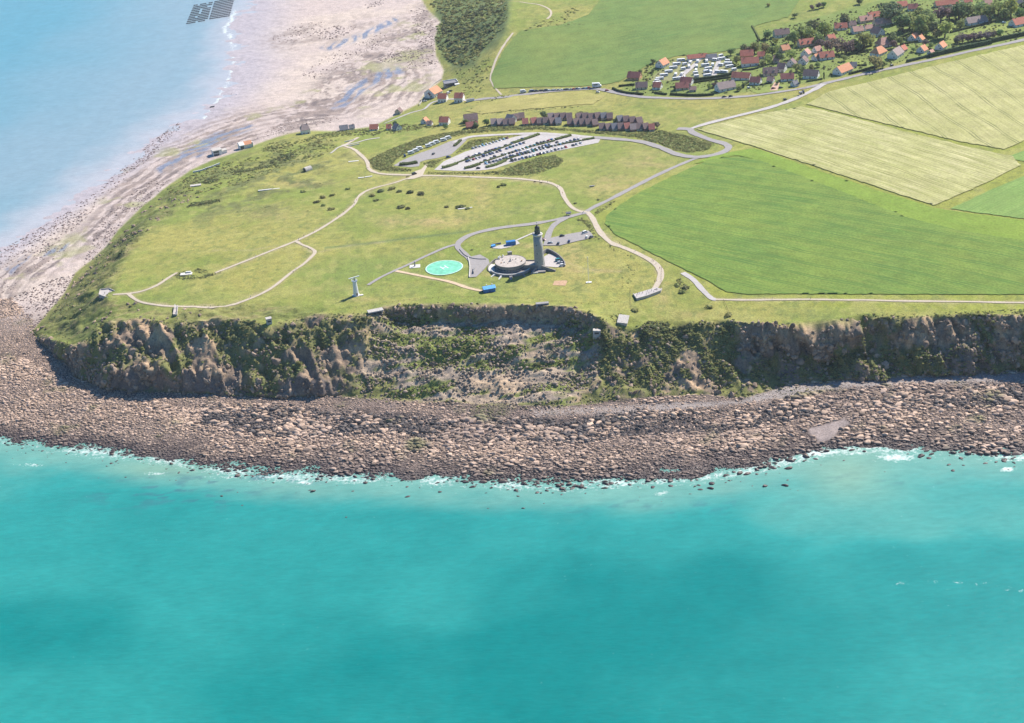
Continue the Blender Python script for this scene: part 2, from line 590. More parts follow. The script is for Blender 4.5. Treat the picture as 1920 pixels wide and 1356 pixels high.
N70, N18, N5, N2 = fbm(TX / 80, TY / 80, 4, 21), fbm(TX / 20, TY / 24, 4, 22), fbm(TX / 6, TY / 7, 3, 23), fbm(TX / 2.2, TY / 2.6, 2, 24)
col = lerp(np.broadcast_to(C3(0.168, 0.203, 0.042), TX.shape + (3,)), C3(0.258, 0.24, 0.065), smooth(-0.45, 0.5, N70 + 0.5 * N18 + 0.25 * N5))
lush = 0.8 * blob(700, 500, 90, 22) + 0.5 * blob(420, 560, 120, 14) + 0.6 * blob(700, 545, 100, 10) + 0.5 * blob(620, 520, 60, 15)
col = lerp(col, C3(0.125, 0.185, 0.045), np.clip(lush + 0.4 * smooth(0.1, 0.5, N18), 0, 1) * 0.6)
dry = (1.0 * blob(1215, 305, 55, 20) + 0.9 * blob(1140, 345, 60, 14) + 0.9 * blob(790, 415, 90, 12) + 0.7 * blob(905, 365, 14, 26) + 0.8 * blob(1070, 492, 22, 26)
       + 0.8 * blob(1000, 462, 60, 8) + 0.8 * blob(1120, 508, 50, 4) + 0.5 * blob(620, 540, 40, 7) + 0.8 * blob(1240, 560, 14, 26) + 0.4 * blob(1290, 590, 60, 8)
       + 0.8 * blob(680, 562, 30, 5) + 0.8 * blob(915, 512, 20, 8) + 0.9 * blob(555, 345, 60, 6) + 0.7 * blob(560, 298, 12, 8) + 0.5 * blob(1380, 225, 160, 8) + 0.6 * blob(300, 590, 70, 8)
       + 0.5 * blob(520, 405, 60, 12) + 0.6 * blob(905, 205, 60, 7) + 0.5 * blob(420, 590, 60, 8))
col = lerp(col, C3(0.33, 0.25, 0.115), np.clip(dry * (0.75 + 0.8 * N18 + 0.5 * N5), 0, 1) * 0.8)
yel = softpoly(PX, PY, [(1360, 278), (1420, 262), (1500, 205), (1540, 180), (1760, 118), (1920, 75), (2100, 40), (2100, 600), (1350, 565), (1240, 480), (1110, 405), (1240, 330)], 10)
col = lerp(col, C3(0.21, 0.235, 0.035), 0.7 * yel)
rough_ = np.clip(MOUNDS * smooth(-0.15, 0.35, N18 + 0.6 * N5) * 0.9 + WSLOPE * (0.6 + 0.6 * N18), 0, 1)
col = lerp(col, C3(0.115, 0.125, 0.045), rough_)
brown = WSLOPE * smooth(0.05, 0.5, fbm(TX / 12, TY / 5, 3, 25))
col = lerp(col, C3(0.25, 0.19, 0.10), brown * 0.6)
pale_bay = softpoly(PX, PY, [(880, 215), (900, 195), (960, 180), (1090, 171), (1138, 182), (1115, 196), (980, 207)], 3)
col = lerp(col, C3(0.30, 0.27, 0.085), 0.9 * pale_bay)
tuft = smooth(0.18, 0.42, fbm(TX / 3.2, TY / 4.2, 3, 84) + 0.35 * N18)
col = lerp(col, C3(0.115, 0.145, 0.04), 0.55 * tuft)
palegr = smooth(0.15, 0.45, fbm(TX / 9, TY / 12, 3, 85))
col = lerp(col, C3(0.285, 0.27, 0.085), 0.45 * palegr)
# thin lines where grass is unmown: a ditch across the down, edges
ditch = np.exp(-(dist_line(PX, PY, [(610, 465), (660, 460), (740, 450), (830, 440), (880, 433)]) / 2.2) ** 2)
col = lerp(col, C3(0.10, 0.14, 0.05), 0.8 * ditch)
WORN = [[(212, 553), (268, 546), (295, 535), (332, 512)], [(404, 512), (490, 478), (553, 453), (640, 404), (670, 372), (705, 352), (764, 335)], [(240, 551), (262, 566), (335, 575), (430, 573), (510, 540), (570, 495), (590, 475), (556, 453)],
        [(780, 330), (880, 332), (995, 338), (1050, 353), (1070, 387), (1100, 398)], [(1100, 398), (1124, 434), (1170, 465), (1225, 492), (1238, 522), (1220, 549)], [(1280, 512), (1318, 545), (1342, 562), (1500, 562), (1700, 565), (1920, 568)],
        [(785, 328), (708, 325), (688, 303), (642, 273)], [(740, 508), (840, 528), (904, 546)], [(690, 535), (668, 556), (640, 565)], [(1060, 490), (1100, 505), (1165, 510)], [(556, 453), (470, 470), (400, 470)], [(590, 475), (660, 460), (740, 452)]]
worn = np.zeros_like(TX)
for k_, wl_ in enumerate(WORN):
    dw = dist_line(PX, PY, wl_)
    worn = np.maximum(worn, np.exp(-(dw / (3.6 if k_ < 8 else 1.6)) ** 2) * (1.0 if k_ < 8 else 0.5))
col = lerp(col, C3(0.30, 0.255, 0.14), np.clip(worn * (0.75 + 1.0 * N5 + 0.6 * N2), 0, 1) * 0.75)
# far scrub bank and village gardens read greener
col = lerp(col, C3(0.10, 0.14, 0.05), 0.85 * FARBANK)
VILL = softpoly(PX, PY, [(1160, 170), (1230, 118), (1380, 95), (1440, 55), (1560, 25), (1680, -10), (1960, -60), (1960, 70), (1700, 112), (1540, 152), (1440, 170), (1340, 180), (1200, 180)], 4)
col = lerp(col, C3(0.135, 0.19, 0.045), 0.75 * VILL)
CAMP = softpoly(PX, PY, [(1215, 150), (1265, 112), (1345, 108), (1385, 130), (1380, 142), (1290, 152)], 2)
col = lerp(col, C3(0.26, 0.235, 0.13), CAMP * (0.6 + 0.4 * N5))
# cliff: rock, ochre scars, scrub, with lit top and shaded foot tinted in
rockn = fbm(TX / 11, TZ0 / 5, 4, 26)
cl = lerp(np.broadcast_to(C3(0.20, 0.147, 0.11), TX.shape + (3,)), C3(0.42, 0.295, 0.19), smooth(-0.2, 0.6, rockn + 0.4 * N2))
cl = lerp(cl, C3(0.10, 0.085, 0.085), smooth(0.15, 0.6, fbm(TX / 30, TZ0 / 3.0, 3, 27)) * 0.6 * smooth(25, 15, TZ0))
scr = smooth(-0.14, 0.24, fbm(TX / 16, TY / 9, 4, 28) + 0.3 * N5 - 0.25 * smooth(1.6, 4.0, SLOPE) + 0.35 * SCRUBSLOPE)
cl = lerp(cl, C3(0.145, 0.155, 0.05), scr * 0.9)
slipc = lerp(np.broadcast_to(C3(0.42, 0.325, 0.24), TX.shape + (3,)), C3(0.25, 0.20, 0.165), smooth(-0.3, 0.4, fbm(TX / 5, TY / 4, 3, 29)))
slipc = lerp(slipc, C3(0.44, 0.32, 0.21), np.clip(1.0 * blob(715, 650, 14, 50) + 1.0 * blob(930, 725, 70, 22) + 0.6 * blob(1000, 660, 40, 30), 0, 1))
slipc = lerp(slipc, C3(0.175, 0.205, 0.052), smooth(-0.24, 0.06, fbm(TX / 24, TY / 7, 4, 30) - 0.25 * blob(930, 725, 90, 30) + 0.2 * blob(800, 640, 60, 25)))
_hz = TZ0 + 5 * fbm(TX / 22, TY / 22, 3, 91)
cl = lerp(cl, C3(0.46, 0.315, 0.19), 0.75 * smooth(27, 33, _hz) * smooth(-0.25, 0.35, fbm(TX / 9, TZ0 / 6, 3, 92)) * (1 - 0.8 * scr))  # ochre upper band, which also paints the sunlit edge into the rock
cl = lerp(cl, C3(0.115, 0.105, 0.11), 0.65 * smooth(22, 17, _hz) * (1 - scr) * smooth(0.8, 1.6, SLOPE))  # dark lower band, which also paints the navy shade into the rock
cl = lerp(cl, slipc, SLIP)
lobe = softpoly(PX, PY, [(1040, 718), (1075, 700), (1110, 688), (1160, 722), (1300, 732), (1450, 700), (1462, 720), (1400, 743), (1250, 744), (1120, 752), (1040, 742)], 8)
lobe = np.maximum(lobe, softpoly(PX, PY, [(640, 742), (690, 715), (730, 705), (750, 720), (720, 738), (660, 748)], 6))
cl = lerp(cl, C3(0.185, 0.185, 0.06), lobe * smooth(-0.5, 0.1, N18 + N5))
talus = softpoly(PX, PY, [(1400, 690), (1440, 672), (1560, 658), (1750, 648), (1920, 643), (2200, 642), (2200, 690), (1700, 700), (1520, 712), (1440, 728)], 6)
cl = lerp(cl, C3(0.13, 0.135, 0.05), talus * smooth(-0.3, 0.2, N5 + N18))
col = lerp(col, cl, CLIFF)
# foreshore and beaches
sand = np.broadcast_to(C3(0.42, 0.345, 0.315), TX.shape + (3,))
sand = lerp(sand, C3(0.46, 0.38, 0.325), smooth(-0.2, 0.5, N70 + 0.3 * N18))
wetb = smooth(2.2, 0.3, TZ0) * (PY < 620)
sand = lerp(sand, C3(0.335, 0.305, 0.335), 0.8 * wetb)
ledge = lerp(np.broadcast_to(C3(0.135, 0.108, 0.105), TX.shape + (3,)), C3(0.26, 0.205, 0.18), smooth(-0.4, 0.4, N5))
lw = 0.95 * STRATA * smooth(0.22, 0.68, BAND + 0.5 * N18 + 0.6 * N5)
lw = np.clip(lw + 0.95 * ROCKB * smooth(-0.42, 0.12, N18 + 0.9 * N5 + 0.6 * N2) + 0.7 * softpoly(PX, PY, [(490, 78), (540, 50), (640, 42), (690, 30), (720, 40), (640, 78), (560, 96), (520, 95)], 14) * smooth(-0.2, 0.5, N18 + N5), 0, 1)
bay = lerp(sand, ledge, lw)
algae = np.clip(STRATA + ROCKB, 0, 1) * smooth(0.25, 0.6, fbm(TX / 40, TY / 30, 3, 31) + 0.35 * N5 + 0.35 * blob(740, 130, 60, 30) + 0.3 * blob(560, 85, 40, 30))
bay = lerp(bay, C3(0.25, 0.26, 0.10), algae * 0.6)
POOLP = [[(290, 318), (330, 292), (400, 250), (470, 232), (480, 240), (410, 266), (350, 300), (305, 326)], [(620, 205), (650, 165), (700, 140), (720, 130), (745, 125), (760, 135), (720, 150), (690, 165), (650, 200)],
         [(90, 470), (130, 455), (120, 470), (80, 482)], [(600, 90), (680, 60), (745, 30), (750, 38), (690, 70), (620, 95)], [(10, 505), (60, 470), (60, 480), (20, 515)], [(360, 285), (400, 265), (395, 278), (370, 298)]]
pool = np.zeros_like(TX)
for pp in POOLP:
    pool = np.maximum(pool, softpoly(PX, PY, pp, 4))
pool = pool * smooth(0.75, 0.35, BAND + 0.4 * N5 + 0.3 * N18) * smooth(-1, -4, SLAND)
bay = lerp(bay, C3(0.125, 0.15, 0.215), pool * 0.75)  # pool water, with the blue of the reflected sky put into its colour
frontf = smooth(560, 640, PY)
fb = lerp(np.broadcast_to(C3(0.085, 0.065, 0.06), TX.shape + (3,)), C3(0.18, 0.138, 0.12), smooth(-0.4, 0.4, N5 + N2))
shingle = softpoly(PX, PY, [(1380, 752), (1460, 726), (1600, 712), (1800, 702), (2000, 695), (2000, 715), (1700, 722), (1560, 730), (1440, 752), (1200, 775), (1000, 780), (1000, 768), (1200, 758)], 6)
fb = lerp(fb, C3(0.27, 0.235, 0.22), shingle)
sandpatch = softpoly(PX + 22 * fbm(TX / 9, TY / 7, 3, 87), PY + 10 * fbm(TX / 9, TY / 7, 3, 88), [(1510, 818), (1530, 795), (1580, 788), (1592, 800), (1560, 820), (1530, 826)], 3)
fb = lerp(fb, C3(0.28, 0.23, 0.215), 0.85 * sandpatch)
fb = lerp(fb, C3(0.10, 0.085, 0.08), smooth(0.7, -0.2, TZ0))
shorec = lerp(bay, fb, frontf)
isshore = smooth(1.5, -3.0, SLAND)
col = lerp(col, shorec, isshore)
wet = np.clip(pool + 0.45 * wetb * isshore * (1 - frontf), 0, 1)
col = np.clip(col, 0.01, 0.8)

# split the sheet into its named pieces
cPX = 0.25 * (PX[:-1, :-1] + PX[1:, :-1] + PX[:-1, 1:] + PX[1:, 1:])
cS = 0.25 * (SLAND[:-1, :-1] + SLAND[1:, :-1] + SLAND[:-1, 1:] + SLAND[1:, 1:])
cC = 0.25 * (CLIFF[:-1, :-1] + CLIFF[1:, :-1] + CLIFF[:-1, 1:] + CLIFF[1:, 1:])
cF = 0.25 * (frontf[:-1, :-1] + frontf[1:, :-1] + frontf[:-1, 1:] + frontf[1:, 1:])
cZ = TZ[:-1, :-1]
GROUNDMAT = ground_material('ground_cover')
m_beach = (cS < 0) & (cF < 0.5) & (cC < 0.5)
m_fore = (cS < 0) & (cF >= 0.5) & (cC < 0.5)
m_cliff = cC >= 0.5
m_land = ~(m_beach | m_fore | m_cliff)
m_beach &= cZ > -9
m_fore &= cZ > -8
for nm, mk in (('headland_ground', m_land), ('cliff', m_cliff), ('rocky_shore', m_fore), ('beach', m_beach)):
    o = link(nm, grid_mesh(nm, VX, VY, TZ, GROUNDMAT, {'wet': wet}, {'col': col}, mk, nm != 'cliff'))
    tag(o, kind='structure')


# ------------------------------------------------------------------ sea
def sea_rows():
    y = 330.0
    out = []
    while y < 3300:
        out.append(y)
        y += 5 if y < 640 else 3.0 if y < 780 else 1.6 if y < 960 else 3.0 + (y - 960) * 0.006
    return np.array(out)


SR = sea_rows()
SU = np.arange(-0.9, 0.7001, 0.0028)
SY, SUU = np.meshgrid(SR, SU, indexing='ij')
SX = SUU * SY
SD = -relief(SX, SY)
SPX, SPY = proj(SX, SY, np.zeros_like(SX))
TONE = [(0, 880, .6), (100, 950, .42), (300, 1000, .3), (100, 1080, .45), (0, 1180, .0), (150, 1180, .02), (350, 1150, .4), (0, 1330, .35), (250, 1330, .3), (500, 1330, 0),
        (600, 1200, .2), (500, 1050, .35), (750, 1000, .35), (800, 1120, .45), (950, 1010, .45), (980, 1110, .1), (700, 1250, .0), (1000, 1200, -.1), (1000, 1300, -.1),
        (1300, 1000, .35), (1350, 1080, -.05), (1200, 940, .75), (1500, 960, .7), (1700, 975, .75), (1880, 960, .7), (1600, 900, .9), (1700, 1050, .15), (1900, 1060, .2),
        (1800, 1150, .25), (1880, 1250, .35), (1500, 1200, .08), (1400, 1330, .05), (1850, 1330, .3), (1130, 1010, .3), (700, 940, .45), (450, 950, .42), (1250, 1200, -.05), (1100, 1090, 0.0)]
num = np.zeros_like(SX)
den = np.zeros_like(SX)
wx = SPX + 40 * fbm(SX / 60, SY / 50, 3, 41)
wy = SPY + 26 * fbm(SX / 60, SY / 50, 3, 42)
for a, b, v in TONE:
    w = 1.0 / (((wx - a) ** 2 + ((wy - b) * 1.9) ** 2) + 900.0) ** 1.6
    num += w * v
    den += w
tone = np.clip(0.95 * num / den + 0.05 + 0.05 * fbm(SX / 14, SY / 9, 3, 43) + 0.13 * fbm(SX / 110 + SY / 300, SY / 42, 4, 86), -0.1, 1)
sc = lerp(np.broadcast_to(C3(0.002, 0.160, 0.150), SX.shape + (3,)), C3(0.022, 0.232, 0.212), np.clip(tone * 2, 0, 1))
sc = lerp(sc, C3(0.105, 0.305, 0.255), np.clip(tone * 2 - 1, 0, 1))
near = smooth(4.6, 0.3, SD + 1.0 * fbm(SX / 25, SY / 14, 3, 44))
sc = lerp(sc, C3(0.15, 0.31, 0.255), near * 0.85)
sed = np.clip(np.exp(-(((SPX - 1590) / 70) ** 2 + ((SPY - 890) / 45) ** 2)) + np.exp(-(((SPX - 300) / 90) ** 2 + ((SPY - 880) / 14) ** 2)), 0, 1)
sc = lerp(sc, C3(0.20, 0.31, 0.22), 0.6 * sed)
reefs = smooth(0.12, 0.4, fbm(SX / 10, SY / 4, 4, 45)) * np.clip(np.exp(-(((SPX - 330) / 170) ** 2 + ((SPY - 925) / 28) ** 2)) + 0.8 * np.exp(-(((SPX - 480) / 140) ** 2 + ((SPY - 898) / 12) ** 2)) + 0.6 * np.exp(-(((SPX - 1250) / 260) ** 2 + ((SPY - 950) / 16) ** 2)) + 0.4 * np.exp(-(((SPX - 1700) / 300) ** 2 + ((SPY - 900) / 14) ** 2)), 0, 1)
sc = lerp(sc, C3(0.05, 0.10, 0.14), 0.55 * reefs)
farw = smooth(1020, 1180, SY) * (SX < 200)
bayc = lerp(np.broadcast_to(C3(0.095, 0.255, 0.315), SX.shape + (3,)), C3(0.20, 0.285, 0.325), smooth(7.0, 2.2, SD + 1.2 * fbm(SX / 120, SY / 160, 3, 46)))
bayc = lerp(bayc, C3(0.09, 0.26, 0.32), 0.5 * smooth(1500, 1250, SY))
bayc = lerp(bayc, C3(0.36, 0.36, 0.38), smooth(1.7, 0.05, SD + 0.4 * fbm(SX / 30, SY / 30, 3, 47)))
sc = lerp(sc, bayc, farw)
foam = 0.55 * np.exp(-((SD - 0.35) / 0.7) ** 2) * (0.55 + 0.6 * smooth(-0.3, 0.4, fbm(SX / 22, SY / 14, 3, 48))) * (1 - 0.75 * farw)
for fx_, fy_, rx_, ry_, s_ in [(1420, 842, 50, 9, .9), (1530, 850, 34, 6, 1), (1680, 858, 40, 8, .9), (1400, 862, 40, 6, .5), (1890, 880, 16, 5, 1), (1240, 925, 14, 5, .8), (570, 905, 20, 6, .8), (190, 850, 70, 8, .6), (60, 872, 30, 4, .6), (350, 858, 60, 6, .5),
                               (290, 888, 30, 5, .5), (1000, 915, 120, 6, .5), (1200, 905, 90, 6, .55), (660, 897, 120, 6, .5), (1600, 848, 60, 8, .6), (430, 895, 60, 4, .5)]:
    foam = np.maximum(foam, s_ * np.exp(-(((SPX - fx_) / rx_) ** 2 + ((SPY - fy_) / ry_) ** 2)))
surf = np.exp(-(dist_line(SPX + 5 * fbm(SX / 14, SY / 14, 2, 49), SPY, [(440, 22), (432, 42), (420, 55), (432, 68), (440, 90), (438, 115), (432, 140), (426, 165), (415, 180), (405, 195), (385, 222)]) / 4.5) ** 2)
foam = np.maximum(foam, 0.85 * surf * farw)
wake = np.exp(-(dist_line(SPX, SPY + 3 * fbm(SX / 10, SY / 10, 2, 50), [(1650, 1100), (1700, 1090), (1740, 1088), (1800, 1092), (1860, 1098), (1960, 1112)]) / 2.0) ** 2)
foam = np.maximum(foam, 0.50 * wake)

m, nt, b = new_mat('sea_water')
at = nd(nt, 'ShaderNodeAttribute', attribute_name='col')
fo = nd(nt, 'ShaderNodeAttribute', attribute_name='foam')
tc = nd(nt, 'ShaderNodeTexCoord')
mp = nd(nt, 'ShaderNodeMapping')
mp.inputs['Scale'].default_value = (0.45, 1.2, 1.0)
mp.inputs['Rotation'].default_value = (0, 0, 0.25)
nt.links.new(tc.outputs['Object'], mp.inputs['Vector'])
f1, _ = noise_factor(nt, 0.06, 0.94, 1.06, 8.0)
f2, _ = noise_factor(nt, 0.28, 0.93, 1.07, 6.0, vec=mp.outputs[0])
c = mul(nt, mul(nt, at.outputs['Color'], f1), f2)
fn, fnn = noise_factor(nt, 0.33, 0.0, 1.0, 8.0)
fnn.inputs['Roughness'].default_value = 0.72
th = nd(nt, 'ShaderNodeMath', operation='ADD')
nt.links.new(fo.outputs['Fac'], th.inputs[0])
nt.links.new(fn, th.inputs[1])
fm = nd(nt, 'ShaderNodeMapRange')
fm.inputs['From Min'].default_value = 0.90
fm.inputs['From Max'].default_value = 1.45
nt.links.new(th.outputs[0], fm.inputs['Value'])
mx = nd(nt, 'ShaderNodeMix', data_type='RGBA')
nt.links.new(fm.outputs[0], mx.inputs[0])
nt.links.new(c, mx.inputs[6])
mx.inputs[7].default_value = (0.56, 0.62, 0.60, 1)
nt.links.new(mx.outputs[2], b.inputs['Base Color'])
rr = nd(nt, 'ShaderNodeMapRange')
rr.inputs['To Min'].default_value = 0.22
rr.inputs['To Max'].default_value = 0.8
nt.links.new(fm.outputs[0], rr.inputs['Value'])
nt.links.new(rr.outputs[0], b.inputs['Roughness'])
b.inputs['IOR'].default_value = 1.33
bn = nd(nt, 'ShaderNodeBump')
bn.inputs['Strength'].default_value = 0.6
bn.inputs['Distance'].default_value = 0.35
wv, wn1 = noise_factor(nt, 0.45, 0, 1, 5.0, vec=mp.outputs[0])
nt.links.new(wn1.outputs['Fac'], bn.inputs['Height'])
nt.links.new(bn.outputs[0], b.inputs['Normal'])
SEAMAT = m
o = link('sea', grid_mesh('sea', SX, SY, np.zeros_like(SX), SEAMAT, {'foam': foam}, {'col': sc}))
tag(o, kind='structure')
# ------------------------------------------------------------------ sheets and ribbons laid on the ground
def Gv(px, py):
    px = np.asarray(px, float)
    py = np.asarray(py, float)
    dx = (px - 960.0) / FPX
    dy = (py - 678.0) / FPX
    d = dx[..., None] * CRIGHT - dy[..., None] * CUP + FWD
    z = np.full(px.shape, 35.0)
    for _ in range(40):
        t = (z - CAMZ) / d[..., 2]
        zn = ground_z(d[..., 0] * t, d[..., 1] * t)
        z = z + 0.5 * (zn - z)
    t = (z - CAMZ) / d[..., 2]
    x, y = d[..., 0] * t, d[..., 1] * t
    return x, y, ground_z(x, y)


def sheet(name, poly, mat, dz, sx=4.0, sy=2.5, frame=None, label=None, kind='structure', cat=None):
    """ground patch with a clean edge; frame=(p0,p1) gives 'fu' (metres along) and 'fv' (metres across) for furrows"""
    xs = [p[0] for p in poly]
    ys = [p[1] for p in poly]
    gx_ = np.arange(min(xs) - sx, max(xs) + 2 * sx, sx)
    gy_ = np.arange(min(ys) - sy, max(ys) + 2 * sy, sy)[::-1]
    QX, QY = np.meshgrid(gx_, gy_)
    ins = inpoly(QX, QY, poly)
    keep = ins[:-1, :-1] | ins[1:, :-1] | ins[:-1, 1:] | ins[1:, 1:]
    d, bx, by = dist_line(QX, QY, poly, True, True)
    QX = np.where(ins, QX, bx)
    QY = np.where(ins, QY, by)
    if frame:
        QX = np.where(ins, QX, QX + 2.2 * fbm(QX / 9, QY / 5, 3, 95))
        QY = np.where(ins, QY, QY + 1.3 * fbm(QX / 9, QY / 5, 3, 96))
    x, y, z = Gv(QX, QY)
    at = {}
    if frame:
        a, b_ = G(*frame[0]), G(*frame[1])
        v = np.array([b_.x - a.x, b_.y - a.y])
        v /= np.linalg.norm(v)
        at = {'fu': (x - a.x) * v[0] + (y - a.y) * v[1], 'fv': -(x - a.x) * v[1] + (y - a.y) * v[0]}
    o = link(name, grid_mesh(name, x, y, z + dz, mat, at, None, keep))
    tag(o, label, cat, None, kind)
    return o


def catmull(pts, step):
    out = []
    n = len(pts)
    for i in range(n - 1):
        p0, p1, p2, p3 = pts[max(i - 1, 0)], pts[i], pts[i + 1], pts[min(i + 2, n - 1)]
        k = max(2, int((p2 - p1).length / step))
        for j in range(k):
            t = j / k
            out.append(0.5 * ((2 * p1) + (p2 - p0) * t + (2 * p0 - 5 * p1 + 4 * p2 - p3) * t * t + (3 * p1 - p0 - 3 * p2 + p3) * t ** 3))
    out.append(pts[-1].copy())
    return out


def ribbon(name, pix, width, mat, dz=0.25, step=2.5, kind='structure'):
    pts = [Vector((p.x, p.y, 0)) for p in Gs(pix)]
    c = catmull(pts, step)
    n = len(c)
    X = np.zeros((n, 4))
    Y = np.zeros((n, 4))
    L = 0.0
    U = np.zeros((n, 4))
    for i, p in enumerate(c):
        t = (c[min(i + 1, n - 1)] - c[max(i - 1, 0)])
        t.z = 0
        t.normalize()
        nn = Vector((-t.y, t.x, 0))
        wv_ = width * (1 + 0.22 * float(fbm(np.array([i * 0.31]), np.array([width * 3.7 + pix[0][0]]), 3, 97)[0]) * 1.6)
        for k, s in enumerate((-0.5, -0.17, 0.17, 0.5)):
            X[i, k] = p.x + nn.x * wv_ * s
            Y[i, k] = p.y + nn.y * wv_ * s
        U[i, :] = i * step
    Z = ground_z(X, Y) + dz
    o = link(name, grid_mesh(name, X[:, ::-1], Y[:, ::-1], Z[:, ::-1], mat, {'fu': U}))
    tag(o, kind=kind)
    return o


def crop_material(name, c1, c2, c3, tram, tram_dark, row=0.0, rowamt=0.0, streak=0.0, patch=0.02):
    m, nt, b = new_mat(name)
    fu = nd(nt, 'ShaderNodeAttribute', attribute_name='fu')
    fv = nd(nt, 'ShaderNodeAttribute', attribute_name='fv')
    cb = nd(nt, 'ShaderNodeCombineXYZ')
    su = nd(nt, 'ShaderNodeMath', operation='MULTIPLY')
    su.inputs[1].default_value = 0.05
    nt.links.new(fu.outputs['Fac'], su.inputs[0])
    nt.links.new(su.outputs[0], cb.inputs[0])
    nt.links.new(fv.outputs['Fac'], cb.inputs[1])
    # slight wander of the rows
    wob = nd(nt, 'ShaderNodeTexNoise')
    wob.inputs['Scale'].default_value = 0.012
    tcw = nd(nt, 'ShaderNodeTexCoord')
    nt.links.new(tcw.outputs['Object'], wob.inputs['Vector'])
    wm = nd(nt, 'ShaderNodeMath', operation='MULTIPLY_ADD')
    wm.inputs[1].default_value = 14.0
    nt.links.new(wob.outputs['Fac'], wm.inputs[0])
    nt.links.new(fv.outputs['Fac'], wm.inputs[2])
    f1, n1 = noise_factor(nt, patch, 0, 1, 5.0)
    mx = nd(nt, 'ShaderNodeMix', data_type='RGBA')
    nt.links.new(f1, mx.inputs[0])
    mx.inputs[6].default_value = (*c1, 1)
    mx.inputs[7].default_value = (*c2, 1)
    f2, n2 = noise_factor(nt, 0.42, 0, 1, 4.0, vec=cb.outputs[0])
    mx2 = nd(nt, 'ShaderNodeMix', data_type='RGBA')
    sm = nd(nt, 'ShaderNodeMath', operation='MULTIPLY')
    sm.inputs[1].default_value = streak
    nt.links.new(f2, sm.inputs[0])
    nt.links.new(sm.outputs[0], mx2.inputs[0])
    nt.links.new(mx.outputs[2], mx2.inputs[6])
    mx2.inputs[7].default_value = (*c3, 1)
    f3, _ = noise_factor(nt, 0.6, 0.80, 1.20, 5.0)
    c = mul(nt, mx2.outputs[2], f3)
    f4, _ = noise_factor(nt, 0.07, 0.88, 1.12, 6.0)
    c = mul(nt, c, f4)
    # tramlines: a pair of wheel tracks every `tram` metres
    if tram:
        lines = []
        for off_ in (0.0, 2.6):
            ad = nd(nt, 'ShaderNodeMath', operation='ADD')
            ad.inputs[1].default_value = off_
            nt.links.new(wm.outputs[0], ad.inputs[0])
            pp_ = nd(nt, 'ShaderNodeMath', operation='PINGPONG')
            pp_.inputs[1].default_value = tram / 2
            nt.links.new(ad.outputs[0], pp_.inputs[0])
            mr = nd(nt, 'ShaderNodeMapRange')
            mr.inputs['From Min'].default_value = 0.25
            mr.inputs['From Max'].default_value = 0.75
            mr.inputs['To Min'].default_value = 1.0
            mr.inputs['To Max'].default_value = 0.0
            nt.links.new(pp_.outputs[0], mr.inputs['Value'])
            lines.append(mr.outputs[0])
        mxx = nd(nt, 'ShaderNodeMath', operation='MAXIMUM')
        nt.links.new(lines[0], mxx.inputs[0])
        nt.links.new(lines[1], mxx.inputs[1])
        fk, _ = noise_factor(nt, 0.05, 0.25, 1.0, 3.0)
        mk_ = nd(nt, 'ShaderNodeMath', operation='MULTIPLY')
        nt.links.new(mxx.outputs[0], mk_.inputs[0])
        nt.links.new(fk, mk_.inputs[1])
        mx3 = nd(nt, 'ShaderNodeMix', data_type='RGBA')
        nt.links.new(mk_.outputs[0], mx3.inputs[0])
        nt.links.new(c, mx3.inputs[6])
        mx3.inputs[7].default_value = (*tram_dark, 1)
        c = mx3.outputs[2]
    nt.links.new(c, b.inputs['Base Color'])
    b.inputs['Roughness'].default_value = 0.9
    b.inputs['Specular IOR Level'].default_value = 0.15
    bn = nd(nt, 'ShaderNodeBump')
    bn.inputs['Strength'].default_value = 0.4
    bn.inputs['Distance'].default_value = 0.3
    nt.links.new(n2.outputs['Fac'], bn.inputs['Height'])
    nt.links.new(bn.outputs[0], b.inputs['Normal'])
    return m


CROP_GREEN = crop_material('young_wheat', (0.068, 0.152, 0.03), (0.135, 0.205, 0.036), (0.17, 0.22, 0.045), 17, (0.06, 0.135, 0.03), streak=0.85)
CROP_LIME = crop_material('clover_strip', (0.135, 0.225, 0.032), (0.165, 0.24, 0.035), (0.20, 0.25, 0.05), 0, None, streak=0.5)
CROP_BARLEY = crop_material('pale_barley', (0.38, 0.36, 0.16), (0.49, 0.445, 0.25), (0.25, 0.26, 0.085), 12, (0.19, 0.19, 0.065), streak=1.0)
CROP_WHEAT = crop_material('ripening_wheat', (0.335, 0.325, 0.14), (0.425, 0.39, 0.195), (0.265, 0.265, 0.09), 24, (0.13, 0.14, 0.055), streak=0.85)
CROP_FAR = crop_material('far_meadow_crop', (0.08, 0.16, 0.042), (0.15, 0.205, 0.05), (0.20, 0.225, 0.06), 0, None, streak=0.45, patch=0.010)
CROP_SOFT = crop_material('pale_green_crop', (0.145, 0.245, 0.06), (0.17, 0.255, 0.065), (0.20, 0.26, 0.08), 9, (0.12, 0.21, 0.05), streak=0.5)
HAY = crop_material('hay_strip', (0.30, 0.27, 0.085), (0.37, 0.315, 0.12), (0.22, 0.225, 0.06), 0, None, streak=0.7, patch=0.03)

